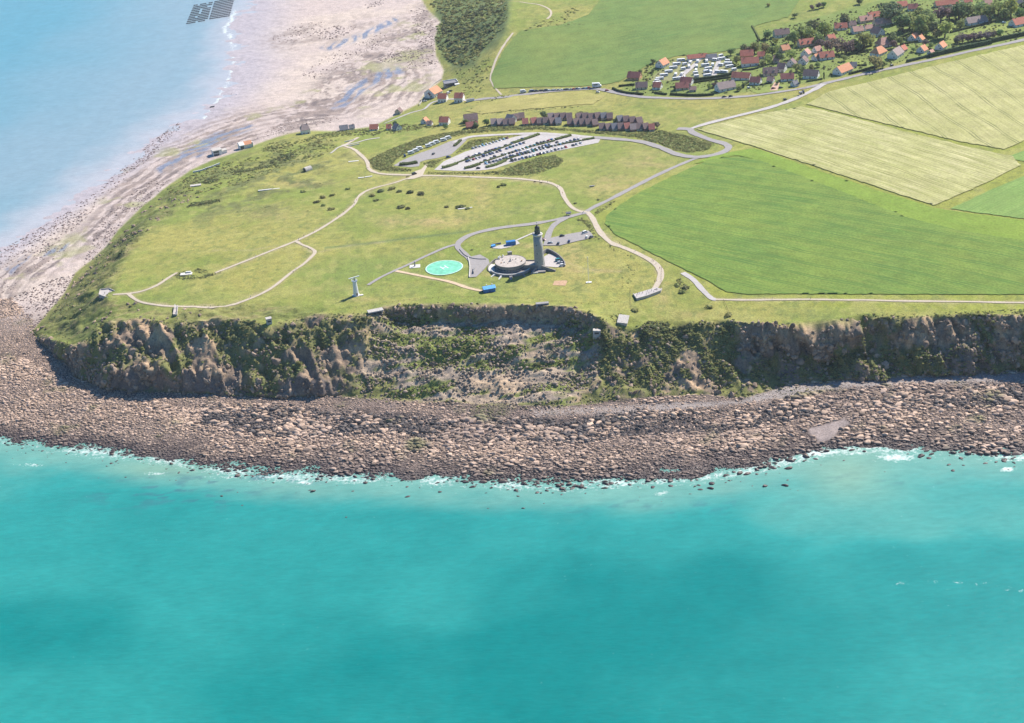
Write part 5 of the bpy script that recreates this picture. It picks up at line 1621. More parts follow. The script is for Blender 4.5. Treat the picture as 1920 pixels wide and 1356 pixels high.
# ------------------------------------------------------------------ mesh collector
class MB:
    def __init__(self):
        self.v, self.f, self.m = [], [], []

    def poly(self, pts, mi=0):
        i = len(self.v)
        self.v += [tuple(p) for p in pts]
        self.f.append(tuple(range(i, i + len(pts))))
        self.m.append(mi)

    def box(self, x0, x1, y0, y1, z0, z1, mi=0):
        i = len(self.v)
        self.v += [(x0, y0, z0), (x1, y0, z0), (x1, y1, z0), (x0, y1, z0), (x0, y0, z1), (x1, y0, z1), (x1, y1, z1), (x0, y1, z1)]
        for f in ((3, 2, 1, 0), (4, 5, 6, 7), (0, 1, 5, 4), (1, 2, 6, 5), (2, 3, 7, 6), (3, 0, 4, 7)):
            self.f.append(tuple(i + k for k in f))
            self.m.append(mi)
        return self

    def prism(self, prof, a0, a1, axis='x', mi=0):
        """profile of (u,z) points (anticlockwise seen from +axis) swept along axis"""
        i = len(self.v)
        n = len(prof)
        for a in (a0, a1):
            for u, z in prof:
                self.v.append((a, u, z) if axis == 'x' else (u, a, z))
        s = 1 if axis == 'x' else -1
        for k in range(n):
            q = (i + k, i + n + k, i + n + (k + 1) % n, i + (k + 1) % n)
            self.f.append(q[::-1] if s > 0 else q)
            self.m.append(mi)
        e0 = tuple(range(i, i + n))
        e1 = tuple(range(i + n, i + 2 * n))
        self.f += [e0[::-1] if s > 0 else e0, e1 if s > 0 else e1[::-1]]
        self.m += [mi, mi]
        return self

    def rings(self, rings, k=24, mi=0, cap=True, a0=0.0, a1=2 * math.pi, cx=0, cy=0):
        """lathe: list of (r, z)"""
        full = abs(a1 - a0 - 2 * math.pi) < 1e-6
        n = k if full else k + 1
        i = len(self.v)
        for r, z in rings:
            for j in range(n):
                a = a0 + (a1 - a0) * j / k
                self.v.append((cx + r * math.cos(a), cy + r * math.sin(a), z))
        for q in range(len(rings) - 1):
            for j in range(n if full else n - 1):
                j2 = (j + 1) % n
                self.f.append((i + q * n + j, i + q * n + j2, i + (q + 1) * n + j2, i + (q + 1) * n + j))
                self.m.append(mi)
        if cap and full:
            self.f.append(tuple(i + (len(rings) - 1) * n + j for j in range(n)))
            self.m.append(mi)
            self.f.append(tuple(i + n - 1 - j for j in range(n)))
            self.m.append(mi)
        return self

    def bar(self, p, q, r, k=5, mi=0, r1=None):
        p, q = Vector(p), Vector(q)
        d = (q - p).normalized()
        t = d.cross(Vector((.3, .9, .31))).normalized()
        b_ = d.cross(t)
        i = len(self.v)
        for c_, rr_ in ((p, r), (q, r if r1 is None else r1)):
            for j in range(k):
                a = 2 * math.pi * j / k
                self.v.append(tuple(c_ + (t * math.cos(a) + b_ * math.sin(a)) * rr_))
        for j in range(k):
            self.f.append((i + j, i + (j + 1) % k, i + k + (j + 1) % k, i + k + j))
            self.m.append(mi)
        self.f.append(tuple(i + k - 1 - j for j in range(k)))
        self.f.append(tuple(i + k + j for j in range(k)))
        self.m += [mi, mi]
        return self

    def arcwall(self, r0, r1, z0, z1, a0, a1, k=24, mi=0, cx=0, cy=0, z1b=None):
        """curved wall with thickness; top may slope from z1 to z1b"""
        i = len(self.v)
        for j in range(k + 1):
            t = j / k
            a = a0 + (a1 - a0) * t
            zt = z1 if z1b is None else z1 + (z1b - z1) * t
            c, s = math.cos(a), math.sin(a)
            for r, z in ((r0, z0), (r1, z0), (r1, zt), (r0, zt)):
                self.v.append((cx + r * c, cy + r * s, z))
        for j in range(k):
            b_ = i + 4 * j
            for e in range(4):
                q = (b_ + e, b_ + (e + 1) % 4, b_ + 4 + (e + 1) % 4, b_ + 4 + e)
                self.f.append(q)
                self.m.append(mi)
        self.f.append((i + 3, i + 2, i + 1, i))
        e = i + 4 * k
        self.f.append((e, e + 1, e + 2, e + 3))
        self.m += [mi, mi]
        return self

    def mesh(self, name, mats, shade=False):
        return mesh_from(name, self.v, self.f, mats, self.m, shade)

    def obj(self, name, mats, parent=None, loc=(0, 0, 0), rz=0.0, shade=False):
        return link(name, self.mesh(name, mats if isinstance(mats, (list, tuple)) else [mats], shade), parent, loc, rz)


# ------------------------------------------------------------------ house materials
def tile_material(name, c1, c2):
    m, nt, b = new_mat(name)
    f, _ = noise_factor(nt, 0.55, 0, 1, 4.0)
    mx = nd(nt, 'ShaderNodeMix', data_type='RGBA')
    nt.links.new(f, mx.inputs[0])
    mx.inputs[6].default_value = (*c1, 1)
    mx.inputs[7].default_value = (*c2, 1)
    f2, n2 = noise_factor(nt, 3.5, 0.8, 1.2, 3.0)
    nt.links.new(mul(nt, mx.outputs[2], f2), b.inputs['Base Color'])
    b.inputs['Roughness'].default_value = 0.85
    wv_ = nd(nt, 'ShaderNodeTexWave', bands_direction='Z')
    wv_.inputs['Scale'].default_value = 1.2
    tc_ = nd(nt, 'ShaderNodeTexCoord')
    nt.links.new(tc_.outputs['Object'], wv_.inputs['Vector'])
    bn_ = nd(nt, 'ShaderNodeBump')
    bn_.inputs['Strength'].default_value = 0.4
    bn_.inputs['Distance'].default_value = 0.08
    nt.links.new(wv_.outputs['Fac'], bn_.inputs['Height'])
    nt.links.new(bn_.outputs[0], b.inputs['Normal'])
    return m


ROOF = {'orange': tile_material('orange_tiles', (0.52, 0.22, 0.115), (0.60, 0.29, 0.165)), 'red': tile_material('red_tiles', (0.42, 0.125, 0.085), (0.50, 0.18, 0.12)),
        'brown': tile_material('brown_tiles', (0.16, 0.105, 0.10), (0.225, 0.155, 0.145)), 'mauve': tile_material('weathered_tiles', (0.27, 0.205, 0.19), (0.34, 0.255, 0.235)),
        'dark': tile_material('dark_red_tiles', (0.28, 0.09, 0.075), (0.35, 0.13, 0.105)), 'pink': tile_material('faded_pink_tiles', (0.44, 0.235, 0.18), (0.52, 0.30, 0.24)), 'slate': tile_material('slate_tiles', (0.15, 0.15, 0.17), (0.20, 0.20, 0.22))}
WALLM = {'white': M('white_render', (0.74, 0.72, 0.68), 0.85, 0.7, 0.06), 'cream': M('cream_render', (0.62, 0.52, 0.38), 0.85, 0.7, 0.08), 'brick': M('brick_wall', (0.34, 0.16, 0.11), 0.9, 1.5, 0.15), 'ochre': M('ochre_render', (0.58, 0.33, 0.18), 0.85, 0.7, 0.08)}
GLASS = M('window_glass', (0.05, 0.065, 0.085), 0.12, 0.8, 0.2, spec=0.6)
FRAME = M('window_frame', (0.70, 0.70, 0.68), 0.6, 1, 0.03)
DOORM = M('painted_door', (0.20, 0.13, 0.09), 0.6, 1, 0.1)


def window_mesh(w, h):
    b = MB()
    b.box(-w / 2, w / 2, -.06, .05, 0, h, 0)
    b.box(-w / 2 + .09, -.03, -.09, -.055, .09, h - .09, 1)
    b.box(.03, w / 2 - .09, -.09, -.055, .09, h - .09, 1)
    return b.mesh('window', [FRAME, GLASS])


WIN = window_mesh(1.3, 1.35)
WINB = window_mesh(2.4, 1.7)
DOOR = MB().box(-.5, .5, -.09, .05, 0, 2.1).mesh('door', [DOORM])
_cache = {}


def house(px, py, wpx, ang, roof, wall, label, W=8.0, eave=2.9, rise=None, chim=1, dorm=0, hip=0.0, group='village houses', name='house', wins=3, drop=4.0):
    p = G(px, py + drop)
    L = max(5.0, wpx * mpp(px, py + drop) * 1.1)
    W *= 1.08
    rise = rise if rise else W * 0.46
    root = link(name, None, None, p, R(ang))
    key = (round(L, 1), W, eave, rise, roof, wall, hip)
    if key not in _cache:
        w, l = W / 2, L / 2
        b = MB()
        if hip:
            b.box(-l, l, -w, w, -1.5, eave)
        else:
            b.prism([(-w, -1.5), (w, -1.5), (w, eave), (0, eave + rise), (-w, eave)], -l, l, 'x')
        wm = b.mesh('wall', [WALLM[wall]])
        b = MB()
        o_, t = 0.45, 0.22
        dz = rise / w * o_
        hx = l * hip
        for s in (-1, 1):
            e, zE, zR = s * (w + o_), eave - dz + t * .4, eave + rise + t
            A, B_, C_, D = (-l - o_ * .7, e, zE), (l + o_ * .7, e, zE), (l + o_ * .7 - hx, 0, zR), (-l - o_ * .7 + hx, 0, zR)
            q = [A, B_, C_, D] if s < 0 else [B_, A, D, C_]
            b.poly(q)
            b.poly([(x, y, z - t) for x, y, z in q][::-1])
            b.poly([A, (A[0], A[1], A[2] - t), (B_[0], B_[1], B_[2] - t), B_] if s < 0 else [B_, (B_[0], B_[1], B_[2] - t), (A[0], A[1], A[2] - t), A])
            if not hip:
                b.poly([A, D, (D[0], D[1], D[2] - t), (A[0], A[1], A[2] - t)] if s < 0 else [A, (A[0], A[1], A[2] - t), (D[0], D[1], D[2] - t), D])
                b.poly([B_, (B_[0], B_[1], B_[2] - t), (C_[0], C_[1], C_[2] - t), C_] if s < 0 else [B_, C_, (C_[0], C_[1], C_[2] - t), (B_[0], B_[1], B_[2] - t)])
        if hip:
            for s in (-1, 1):
                x, xr = s * (l + o_ * .7), s * (l + o_ * .7 - hx)
                q = [(x, -w - o_, eave - dz + t * .4), (x, w + o_, eave - dz + t * .4), (xr, 0, eave + rise + t)]
                b.poly(q if s > 0 else q[::-1])
                b.poly([(a, c, z - t) for a, c, z in (q[::-1] if s > 0 else q)])
        _cache[key] = (wm, b.mesh('roof', [ROOF[roof]]))
    wm, rm = _cache[key]
    link('wall', wm, root)
    ro = link('roof', rm, root)
    w, l = W / 2, L / 2
    if chim:
        cx = l * (.6 if chim > 0 else -.6)
        MB().box(cx - .35, cx + .35, -.3, .3, eave + rise * .5, eave + rise + 1.0).obj('chimney', WALLM['brick'], ro)
    n = max(1, min(wins, int(L / 3)))
    for k in range(n):
        x = -l + L * (k + .5) / n
        if k == n // 2 and n > 1:
            link('door', DOOR, root, (x, -w, 0.1))
        else:
            link('window', WIN, root, (x, -w, .95))
    for s in (-1, 1):
        link('window', WIN, root, (s * l, -w * .35, .95), s * R(90))
        if not hip:
            link('window', WIN, root, (s * l, 0, eave + .4), s * R(90))
    for k in range(dorm):
        x = -l + L * (k + .5) / dorm
        y, z = -w * .62, eave + rise * .38
        d = MB()
        d.prism([(x - .8, z - .9), (x + .8, z - .9), (x + .8, z + .7), (x, z + 1.3), (x - .8, z + .7)], y - .35, y + 1.9, 'y')
        do = d.obj('dormer', WALLM[wall], root)
        d = MB()
        d.poly([(x - 1.0, y - .5, z + .6), (x, y - .5, z + 1.45), (x, y + 2.3, z + 1.45), (x - 1.0, y + 1.6, z + .6)])
        d.poly([(x, y - .5, z + 1.45), (x + 1.0, y - .5, z + .6), (x + 1.0, y + 1.6, z + .6), (x, y + 2.3, z + 1.45)])
        d.obj('dormer_roof', ROOF[roof], do)
        link('window', WIN, do, (x, y - .35, z - .7), 0, (.8, 1, .9))
    tag(root, label, 'house', group)
    return root


V_ = [
    (1242, 120, 20, 50, 'orange', 'white', 'orange-roofed house with a shaded blue-white gable at the top of the campsite', 9, 3.2),
    (1190, 144, 22, -25, 'dark', 'ochre', 'dark red-roofed house with bright orange gable at the seaward campsite corner', 9, 3.0),
    (1203, 162, 20, -6, 'brown', 'cream', 'brown-roofed house behind the first roadside hedge of the campsite', 8, 2.8),
    (1233, 162, 14, -26, 'red', 'white', 'small red-roofed house with white gable on the campsite road', 7.5, 2.8),
    (1288, 154, 20, -28, 'dark', 'white', 'dark maroon-roofed house with a white gable set behind its neighbour by the campsite', 8, 3.4),
    (1279, 163, 22, -4, 'dark', 'cream', 'long dark red-roofed house facing the road below the caravans', 8, 2.8),
    (1299, 167, 12, -10, 'pink', 'cream', 'small pink-roofed annex beside the long dark red house', 5, 2.4),
    (1360, 164, 32, 18, 'mauve', 'white', 'big house with faded grey-pink roof and shaded blue-white gable on the road', 10, 3.2),
    (1307, 107, 34, 4, 'red', 'white', 'long low red-roofed building along the top of the campsite', 6, 2.4),
    (1334, 107, 18, 4, 'slate', 'white', 'grey slate-roofed hut at the end of the long red campsite building', 6, 2.4),
    (1400, 104, 22, -6, 'red', 'ochre', 'red-roofed rear wing of the double house behind the campsite', 9, 3.4),
    (1406, 118, 29, -4, 'red', 'white', 'large bright red-roofed front wing of the double house', 9, 3.6),
    (1390, 144, 31, -24, 'red', 'white', 'long low red-roofed house with a white end gable', 8, 2.8),
    (1417, 153, 18, -28, 'dark', 'white', 'maroon-roofed house with tall white gable beside the drive', 8, 3.0),
    (1444, 136, 24, -5, 'brown', 'cream', 'brown-roofed house with two skylights above the road', 9, 3.0),
    (1466, 129, 13, -30, 'brown', 'white', 'narrow brown-roofed house with white gable joined to the skylight house', 9, 3.6),
    (1445, 150, 11, -28, 'pink', 'white', 'tiny pinkish-roofed cottage with a white gable by the brick drive', 6, 2.6),
    (1476, 146, 22, -8, 'dark', 'white', 'dark red-roofed house with white front by the brick drive', 8, 2.8),
    (1521, 141, 25, -26, 'brown', 'white', 'broad brown-purple-roofed house with cream gable on the road', 9, 3.2),
    (1506, 115, 15, 60, 'brown', 'white', 'steep brown-roofed house end-on in the middle of the village', 8, 3.2),
    (1511, 101, 13, 55, 'pink', 'white', 'pink-roofed white house above the steep brown one', 8, 3.4),
    (1484, 119, 13, 65, 'brown', 'white', 'purple-brown roof showing between trees beside the skylight house', 8, 3.0),
    (1549, 106, 25, 2, 'red', 'white', 'red-roofed house with one dormer above a lawn corner', 9, 3.0),
    (1471, 92, 15, 20, 'orange', 'cream', 'small orange-roofed house sunk among the trees', 8, 2.8),
    (1514, 81, 32, 10, 'red', 'cream', 'long coral-roofed house with a row of dormers', 8.5, 3.0),
    (1465, 64, 26, 6, 'brown', 'white', 'purple-roofed white house at the edge of the far meadow', 9, 3.4),
    (1557, 72, 14, 25, 'red', 'white', 'small red-roofed house above the dark copse', 7.5, 2.8),
    (1580, 132, 32, 40, 'orange', 'white', 'orange-roofed house with shaded white gable touching the road', 10, 3.0),
    (1576, 51, 21, -4, 'red', 'white', 'red-roofed white house below the lone round tree', 8, 3.0),
    (1607, 57, 18, 12, 'pink', 'white', 'pink-roofed house with maroon side slope near the copse', 8, 2.8),
    (1622, 37, 23, 12, 'pink', 'cream', 'pale coral-roofed house at the head of the farm row', 8, 2.8),
    (1638, 30, 22, 12, 'red', 'white', 'coral-roofed house with white end gable continuing the farm row', 8, 3.0),
    (1656, 42, 34, 12, 'pink', 'cream', 'long salmon-roofed barn below the farm row', 8.5, 2.8),
    (1645, 62, 18, -55, 'brown', 'white', 'steep dark brown-roofed house with tall white gable amid gardens', 10, 3.6),
    (1660, 81, 29, 15, 'pink', 'white', 'broad hipped pale-red roof of a bungalow in the gardens', 11, 2.8),
    (1647, 98, 25, 42, 'orange', 'white', 'orange-roofed house with shaded gable below the hipped bungalow', 10, 3.0),
    (1679, 102, 28, 52, 'mauve', 'white', 'grey-mauve-roofed house with a tall shaded gable beside the road', 10, 3.6),
    (1713, 71, 16, 48, 'orange', 'white', 'larger of the twin small orange-roofed houses', 8, 2.8),
    (1725, 73, 11, 48, 'orange', 'white', 'smaller of the twin orange-roofed houses', 7, 2.6),
    (1729, 93, 14, 45, 'orange', 'white', 'little pyramid-like orange-roofed house above the tall roadside hedge', 8, 2.6),
    (1711, 15, 16, -6, 'dark', 'white', 'maroon-roofed house at the top of the village lane', 8, 3.0),
    (1764, 87, 17, 50, 'orange', 'white', 'orange-roofed white cottage beside the purple tree row', 8, 2.8),
    (1829, 40, 38, 16, 'mauve', 'white', 'very long mauve-roofed white house above a straight hedge', 9, 3.0),
    (1912, 43, 34, 22, 'red', 'white', 'red-roofed white house with shaded gable at the picture corner of the village', 10, 3.0),
    (1774, 7, 40, 6, 'red', 'cream', 'long low red roof on the skyline of the village top', 8, 2.6),
    (1812, 3, 16, 4, 'red', 'white', 'short red-roofed house on the village top lane', 8, 3.0),
    (1910, 6, 16, -8, 'slate', 'white', 'dark slate-roofed house at the topmost village corner', 8, 3.4),
    (1427, 104, 12, -6, 'red', 'white', 'small red-roofed house between the double house and the orange one in the trees', 7, 2.8),
    (1490, 157, 10, 30, 'slate', 'white', 'little blue-grey roofed annex beside the thin cypress', 6, 2.4),
    (1532, 94, 13, 30, 'pink', 'white', 'pink-roofed cottage in front of the dark copse', 7, 2.8),
    (1597, 46, 13, 8, 'brown', 'white', 'small brown-roofed house between the round tree and farm row', 7, 2.8),
    (1628, 52, 14, 12, 'pink', 'white', 'short pink-roofed outbuilding below the farm row', 6, 2.4),
    (1692, 92, 12, 45, 'red', 'cream', 'little red-roofed house beside the tall mauve gable', 7, 2.6),
    (1745, 98, 10, 45, 'pink', 'white', 'tiny pale-roofed shed on the tall roadside hedge', 5, 2.2),
    (1600, 122, 11, -10, 'slate', 'white', 'low grey-roofed garage on the lawn of the orange road house', 6, 2.2),
    (1456, 112, 10, -20, 'pink', 'cream', 'small faded roof among trees behind the skylight house', 7, 2.8),
    (1850, 8, 16, 8, 'pink', 'white', 'pale-roofed house among round trees at the village top', 8, 3.0),
    (1690, 10, 18, 10, 'red', 'cream', 'red roof half hidden behind the tall stand of trees', 8, 2.8),
    (1530, 108, 11, 40, 'orange', 'white', 'small orange-roofed house next to the dormer house', 7, 2.6),
    # the shore houses
    (831, 186, 15, -16, 'red', 'white', 'red-roofed beach house with white gable next to the big seafront house', 8, 4.6),
    (862, 186, 15, -16, 'red', 'white', 'taller red-roofed beach house with bright white gable', 8, 5.2),
    (748, 209, 10, 68, 'brown', 'cream', 'steep brown-roofed hut at the end of the beach wall', 6, 3.0),
    (797, 227, 10, 62, 'orange', 'white', 'narrow orange-gabled cottage behind the beach track', 6, 2.8),
    (806, 231, 9, -20, 'pink', 'white', 'tiny pink-roofed shed beside the orange-gabled cottage', 5, 2.2),
    (834, 229, 16, -16, 'red', 'white', 'red-roofed white house with one orange slope near the holiday terrace', 8, 3.8),
    (883, 224, 23, 8, 'brown', 'white', 'large purple-brown-roofed house standing above a brick-red lower roof', 9, 3.6),
    (885, 235, 20, 8, 'dark', 'brick', 'low brick-red building under the large purple-brown house', 7, 2.4),
    (702, 240, 14, -6, 'red', 'white', 'long red-roofed bungalow on the low cliff behind the beach', 7, 2.6),
    (730, 239, 8, -6, 'red', 'white', 'small red-roofed end of the beach bungalow', 6, 2.6),
    (745, 240, 11, -50, 'slate', 'white', 'dark slate-roofed house with white end below the beach hut', 7, 3.0),
    (645, 241, 14, 10, 'slate', 'white', 'low grey-roofed house on the beach bank', 7, 2.4),
    (660, 238, 9, 10, 'slate', 'white', 'pale lean-to beside the low grey house on the beach bank', 5, 2.2),
]
DORM = {'red-roofed house with one dormer above a lawn corner': 1, 'long coral-roofed house with a row of dormers': 3, 'brown-roofed house with two skylights above the road': 2, 'red-roofed white house below the lone round tree': 1, 'coral-roofed house with white end gable continuing the farm row': 1, 'pale coral-roofed house at the head of the farm row': 1}
for (a_, b_, w_, an, rf, wl, lb, W_, ev) in V_:
    sea = b_ > 172 and a_ < 900
    house(a_, b_, w_, an, rf, wl, lb, W_, ev, dorm=DORM.get(lb, 0), hip=0.45 if 'hipped' in lb else 0.0, chim=random.choice([1, -1, 1, 0]), group='houses behind the bay beach' if sea else 'village houses')

# big seafront house: half-hidden gable with an orange roof and a little red porch gable
root = house(813, 176, 22, 52, 'orange', 'white', 'big seafront house with pale orange roof and blue-shaded gable', 13, 5.0, 4.6, chim=0, wins=4, group='houses behind the bay beach')
b = MB()
b.prism([(-2, 0), (2, 0), (2, 3.4), (0, 5.4), (-2, 3.4)], -9.2, -7.2, 'x')
po = b.obj('porch', WALLM['white'], root)
b = MB()
b.poly([(-9.6, -2.4, 3.2), (-7.0, -2.4, 3.2), (-7.0, 0, 5.7), (-9.6, 0, 5.7)][::-1])
b.poly([(-9.6, 2.4, 3.2), (-7.0, 2.4, 3.2), (-7.0, 0, 5.7), (-9.6, 0, 5.7)])
b.obj('porch_roof', ROOF['red'], po)
# tall house with steep hip on the low cliff
house(573, 246, 15, 14, 'mauve', 'white', 'tall white house with pointed brown-grey hipped roof on the beach bank', 8.5, 5.2, 4.4, chim=1, hip=.42, group='houses behind the bay beach')


# flat-roofed and modern houses
def blocks(name, px, py, rz, parts, label, cat='house', group=None, drop=3.0):
    root = link(name, None, None, G(px, py + drop), R(rz))
    for nm, mats, boxes in parts:
        for bx in boxes:
            MB().box(*bx).obj(nm, mats, root)
    tag(root, label, cat, group)
    return root


WHT, GLS = WALLM['white'], GLASS
r_ = blocks('flat_roofed_house', 407, 287, 22, [('wall', WHT, [(-4.5, 4.5, -4, 4, -1.5, 5.4), (4.5, 10, -2, 4, -1.5, 3.4)]), ('roof', CONC, [(-4.8, 4.8, -4.3, 4.3, 5.4, 5.75), (4.8, 10.3, -2.3, 4.3, 3.4, 3.7)]),
                                                ('glass_front', GLS, [(-4.0, 1.5, -4.09, -4.02, 2.9, 4.9), (-4.0, 1.5, -4.09, -4.02, .3, 2.3)]), ('terrace', CONC, [(-9, -4.5, -5, 3, -1.5, .4)])],
            'white flat-roofed modern house perched above the western beach', group='houses behind the bay beach')
r_ = blocks('white_villa', 461, 274, 24, [('wall', WHT, [(-7, -2, -4, 3.5, -1.5, 4.6), (-2, 6.5, -2.6, 4, -1.5, 4.0), (6.5, 7.0, -3.2, 4, -1.5, 5.2)]), ('glass_front', GLS, [(-6.3, -2.7, -4.09, -4.02, .4, 3.6)])],
            'white villa with an orange roof slope and dark glazed front above the beach', group='houses behind the bay beach')
b = MB()
b.prism([(-3.2, 3.9), (4.5, 3.9), (.7, 6.6)], -2, 6.45, 'x')
b.obj('roof', ROOF['orange'], r_)
b = MB()
b.prism([(-4.4, 4.6), (3.9, 4.6), (-.2, 6.9)], -7.3, -2.0, 'x')
b.obj('roof', WHT, r_)
blocks('beach_restaurant', 845, 157, 14, [('wall', CONCD, [(-7, 7, -4.5, 4.5, -1.5, 3.6)]), ('roof', ROOF['slate'], [(-7.5, 7.5, -5, 5, 3.6, 4.0)]), ('glass_front', GLS, [(-6.5, 6.5, -4.6, -4.53, .5, 3.0)]), ('annex', WHT, [(3, 8, -9, -5, -1.5, 2.8)]), ('parapet', WHT, [(-7.4, 7.4, 4.6, 4.9, 4.0, 5.0), (7.0, 7.4, -4.9, 4.6, 4.0, 5.0)])],
       'dark glass-fronted beach pavilion with pale roof edges behind the seafront house', 'pavilion')
blocks('roadside_shed', 882, 187, 10, [('wall', WHT, [(-4, 4, -1.5, 1.5, -1, 2.2)]), ('roof', ROOF['slate'], [(-4.3, 4.3, -1.8, 1.8, 2.2, 2.5)])], 'low white shed between the beach houses and the parked cars', 'shed')
# sea wall under the shore houses
for k, (pts_, lb) in enumerate([([(786, 198), (800, 177), (812, 160), (828, 150)], 'pale sea wall curving in front of the seafront house'), ([(362, 324), (385, 318), (412, 308)], 'low white wall under the flat-roofed house on the beach bank')]):
    ww = catmull([Vector((p.x, p.y, 0)) for p in Gs(pts_)], 2)
    base = G(*pts_[0])
    b = MB()
    for p, q in zip(ww[:-1], ww[1:]):
        d = (q - p).normalized()
        n_ = Vector((-d.y, d.x, 0)) * .35
        z0 = float(ground_z(p.x, p.y))
        A = [p - n_ - base, q - n_ - base, q + n_ - base, p + n_ - base]
        zt, zb = z0 - base.z + 1.6, z0 - base.z - 2
        b.poly([(a.x, a.y, zt) for a in A])
        b.poly([(A[0].x, A[0].y, zb), (A[1].x, A[1].y, zb), (A[1].x, A[1].y, zt), (A[0].x, A[0].y, zt)])
        b.poly([(A[2].x, A[2].y, zb), (A[3].x, A[3].y, zb), (A[3].x, A[3].y, zt), (A[2].x, A[2].y, zt)])
    tag(b.obj('sea_wall', CONC if k == 0 else WHT, None, base), lb, 'wall')

# holiday terrace: many small steep-roofed units in staggered rows
ROWSH = [('front row of the holiday terrace', [(926 + 11.5 * k, 231 - .2 * k) for k in range(4)] + [(1001 + 11.5 * k, 229) for k in range(5)] + [(1069 + 11.5 * k, 231) for k in range(5)]),
         ('lowest row of the holiday terrace', [(1129 + 11.6 * k, 239 + .2 * k) for k in range(9)]),
         ('back row of the holiday terrace', [(1033 + 11.5 * k, 220) for k in range(4)] + [(1086 + 11.5 * k, 220) for k in range(6)] + [(1162 + 12 * k, 226 + .5 * k) for k in range(4)]),
         ('western huts of the holiday terrace', [(985, 231), (966, 222), (978, 219)])]
for where, lst in ROWSH:
    for i, (a_, b_) in enumerate(lst):
        house(a_, b_ + random.uniform(-1, 1), 9.6, random.uniform(-4, 2) + (12 if i % 3 == 1 else 0), (rf_ := random.choice(['brown', 'brown', 'mauve', 'dark' if i % 4 == 0 else 'brown', 'slate'])), 'brick' if i % 2 else 'cream',
              f"{ {'brown': 'brown', 'mauve': 'faded', 'dark': 'dark-red', 'slate': 'grey'}[rf_]}-roofed unit, {ORD[i]} from the sea end, {where}", 8.5, 2.6, 3.8, chim=0, group='holiday terrace units', name='terrace_unit', wins=2, drop=3.5)
# white gabled hall among them
house(958, 226, 13, -38, 'slate', 'white', 'pale gabled hall with dark front standing out of the holiday terrace', 9, 4.0, 4.2, chim=0, group='holiday terrace units', name='hall', wins=2)

# ------------------------------------------------------------------ the lighthouse and watch station
STONE = M('granite_tower', (0.44, 0.42, 0.41), 0.9, 0.9, 0.16, 0.5, 1.2)
m_, nt_, b_p = new_mat('ashlar_blocks')
br = nd(nt_, 'ShaderNodeTexBrick')
br.inputs['Color1'].default_value = (0.30, 0.292, 0.288, 1)
br.inputs['Color2'].default_value = (0.40, 0.385, 0.375, 1)
br.inputs['Mortar'].default_value = (0.20, 0.195, 0.19, 1)
br.inputs['Scale'].default_value = 1.0
br.inputs['Brick Width'].default_value = 1.1
br.inputs['Row Height'].default_value = 0.55
br.inputs['Mortar Size'].default_value = 0.03
tc_ = nd(nt_, 'ShaderNodeTexCoord')
sx_ = nd(nt_, 'ShaderNodeSeparateXYZ')
nt_.links.new(tc_.outputs['Object'], sx_.inputs[0])
at2 = nd(nt_, 'ShaderNodeMath', operation='ARCTAN2')
nt_.links.new(sx_.outputs['Y'], at2.inputs[0])
nt_.links.new(sx_.outputs['X'], at2.inputs[1])
mu_ = nd(nt_, 'ShaderNodeMath', operation='MULTIPLY')
mu_.inputs[1].default_value = 3.3
nt_.links.new(at2.outputs[0], mu_.inputs[0])
cb_ = nd(nt_, 'ShaderNodeCombineXYZ')
nt_.links.new(mu_.outputs[0], cb_.inputs[0])
nt_.links.new(sx_.outputs['Z'], cb_.inputs[1])
nt_.links.new(cb_.outputs[0], br.inputs['Vector'])
nt_.links.new(br.outputs['Color'], b_p.inputs['Base Color'])
b_p.inputs['Roughness'].default_value = 0.9
ASHLAR = m_
BLACK = M('black_iron', (0.03, 0.035, 0.04), 0.45, 2, 0.2, metal=0.3)
DGREEN = M('green_lantern_glass', (0.03, 0.07, 0.075), 0.1, 2, 0.2, spec=0.7)
PALE = M('pale_stone', (0.55, 0.53, 0.50), 0.85, 1, 0.08)
DWALL = M('station_concrete', (0.245, 0.225, 0.215), 0.9, 0.6, 0.14, 0.3)
RSURF = M('roof_gravel', (0.41, 0.36, 0.325), 0.95, 0.6, 0.2)

lp = G(1012, 503.5)
root = link('lighthouse', None, None, lp)
HT = 27.5
MB().rings([(4.1, -1), (4.05, 0.6), (3.8, 1.2), (3.65, 4), (3.4, 16), (3.25, HT - 1.2)], 40).obj('tower', ASHLAR, root, shade=True)
MB().rings([(3.25, HT - 1.2), (3.4, HT - .8), (3.8, HT - .3), (3.85, HT + .1), (2.0, HT + .12)], 40).obj('cornice', PALE, root, shade=True)
b = MB()
for k in range(20):
    a = 2 * math.pi * k / 20
    b.bar((3.45 * math.cos(a), 3.45 * math.sin(a), HT + .1), (3.45 * math.cos(a), 3.45 * math.sin(a), HT + 1.15), .045)
b.arcwall(3.40, 3.50, HT + 1.1, HT + 1.2, 0, 2 * math.pi, 40)
b.obj('gallery_rail', BLACK, root)
MB().rings([(2.15, HT), (2.15, HT + 2.2), (2.3, HT + 2.3), (2.3, HT + 2.5), (1.9, HT + 2.55)], 24).obj('watch_room', M('dark_green_iron', (0.04, 0.06, 0.065), 0.5, 2, .2), root)
MB().rings([(1.75, HT + 2.5), (1.75, HT + 4.8)], 16).obj('lantern_glass', DGREEN, root)
ln = MB().rings([(1.95, HT + 4.8), (1.9, HT + 5.0), (1.5, HT + 5.7), (.7, HT + 6.4), (.45, HT + 6.6), (.5, HT + 7.0), (.2, HT + 7.4)], 20).obj('lantern_dome', BLACK, root, shade=True)
b = MB()
for k in range(8):
    a = 2 * math.pi * k / 8
    b.bar((1.8 * math.cos(a), 1.8 * math.sin(a), HT + 2.5), (1.8 * math.cos(a), 1.8 * math.sin(a), HT + 4.85), .06)
b.obj('lantern_frame', BLACK, root)
b = MB()
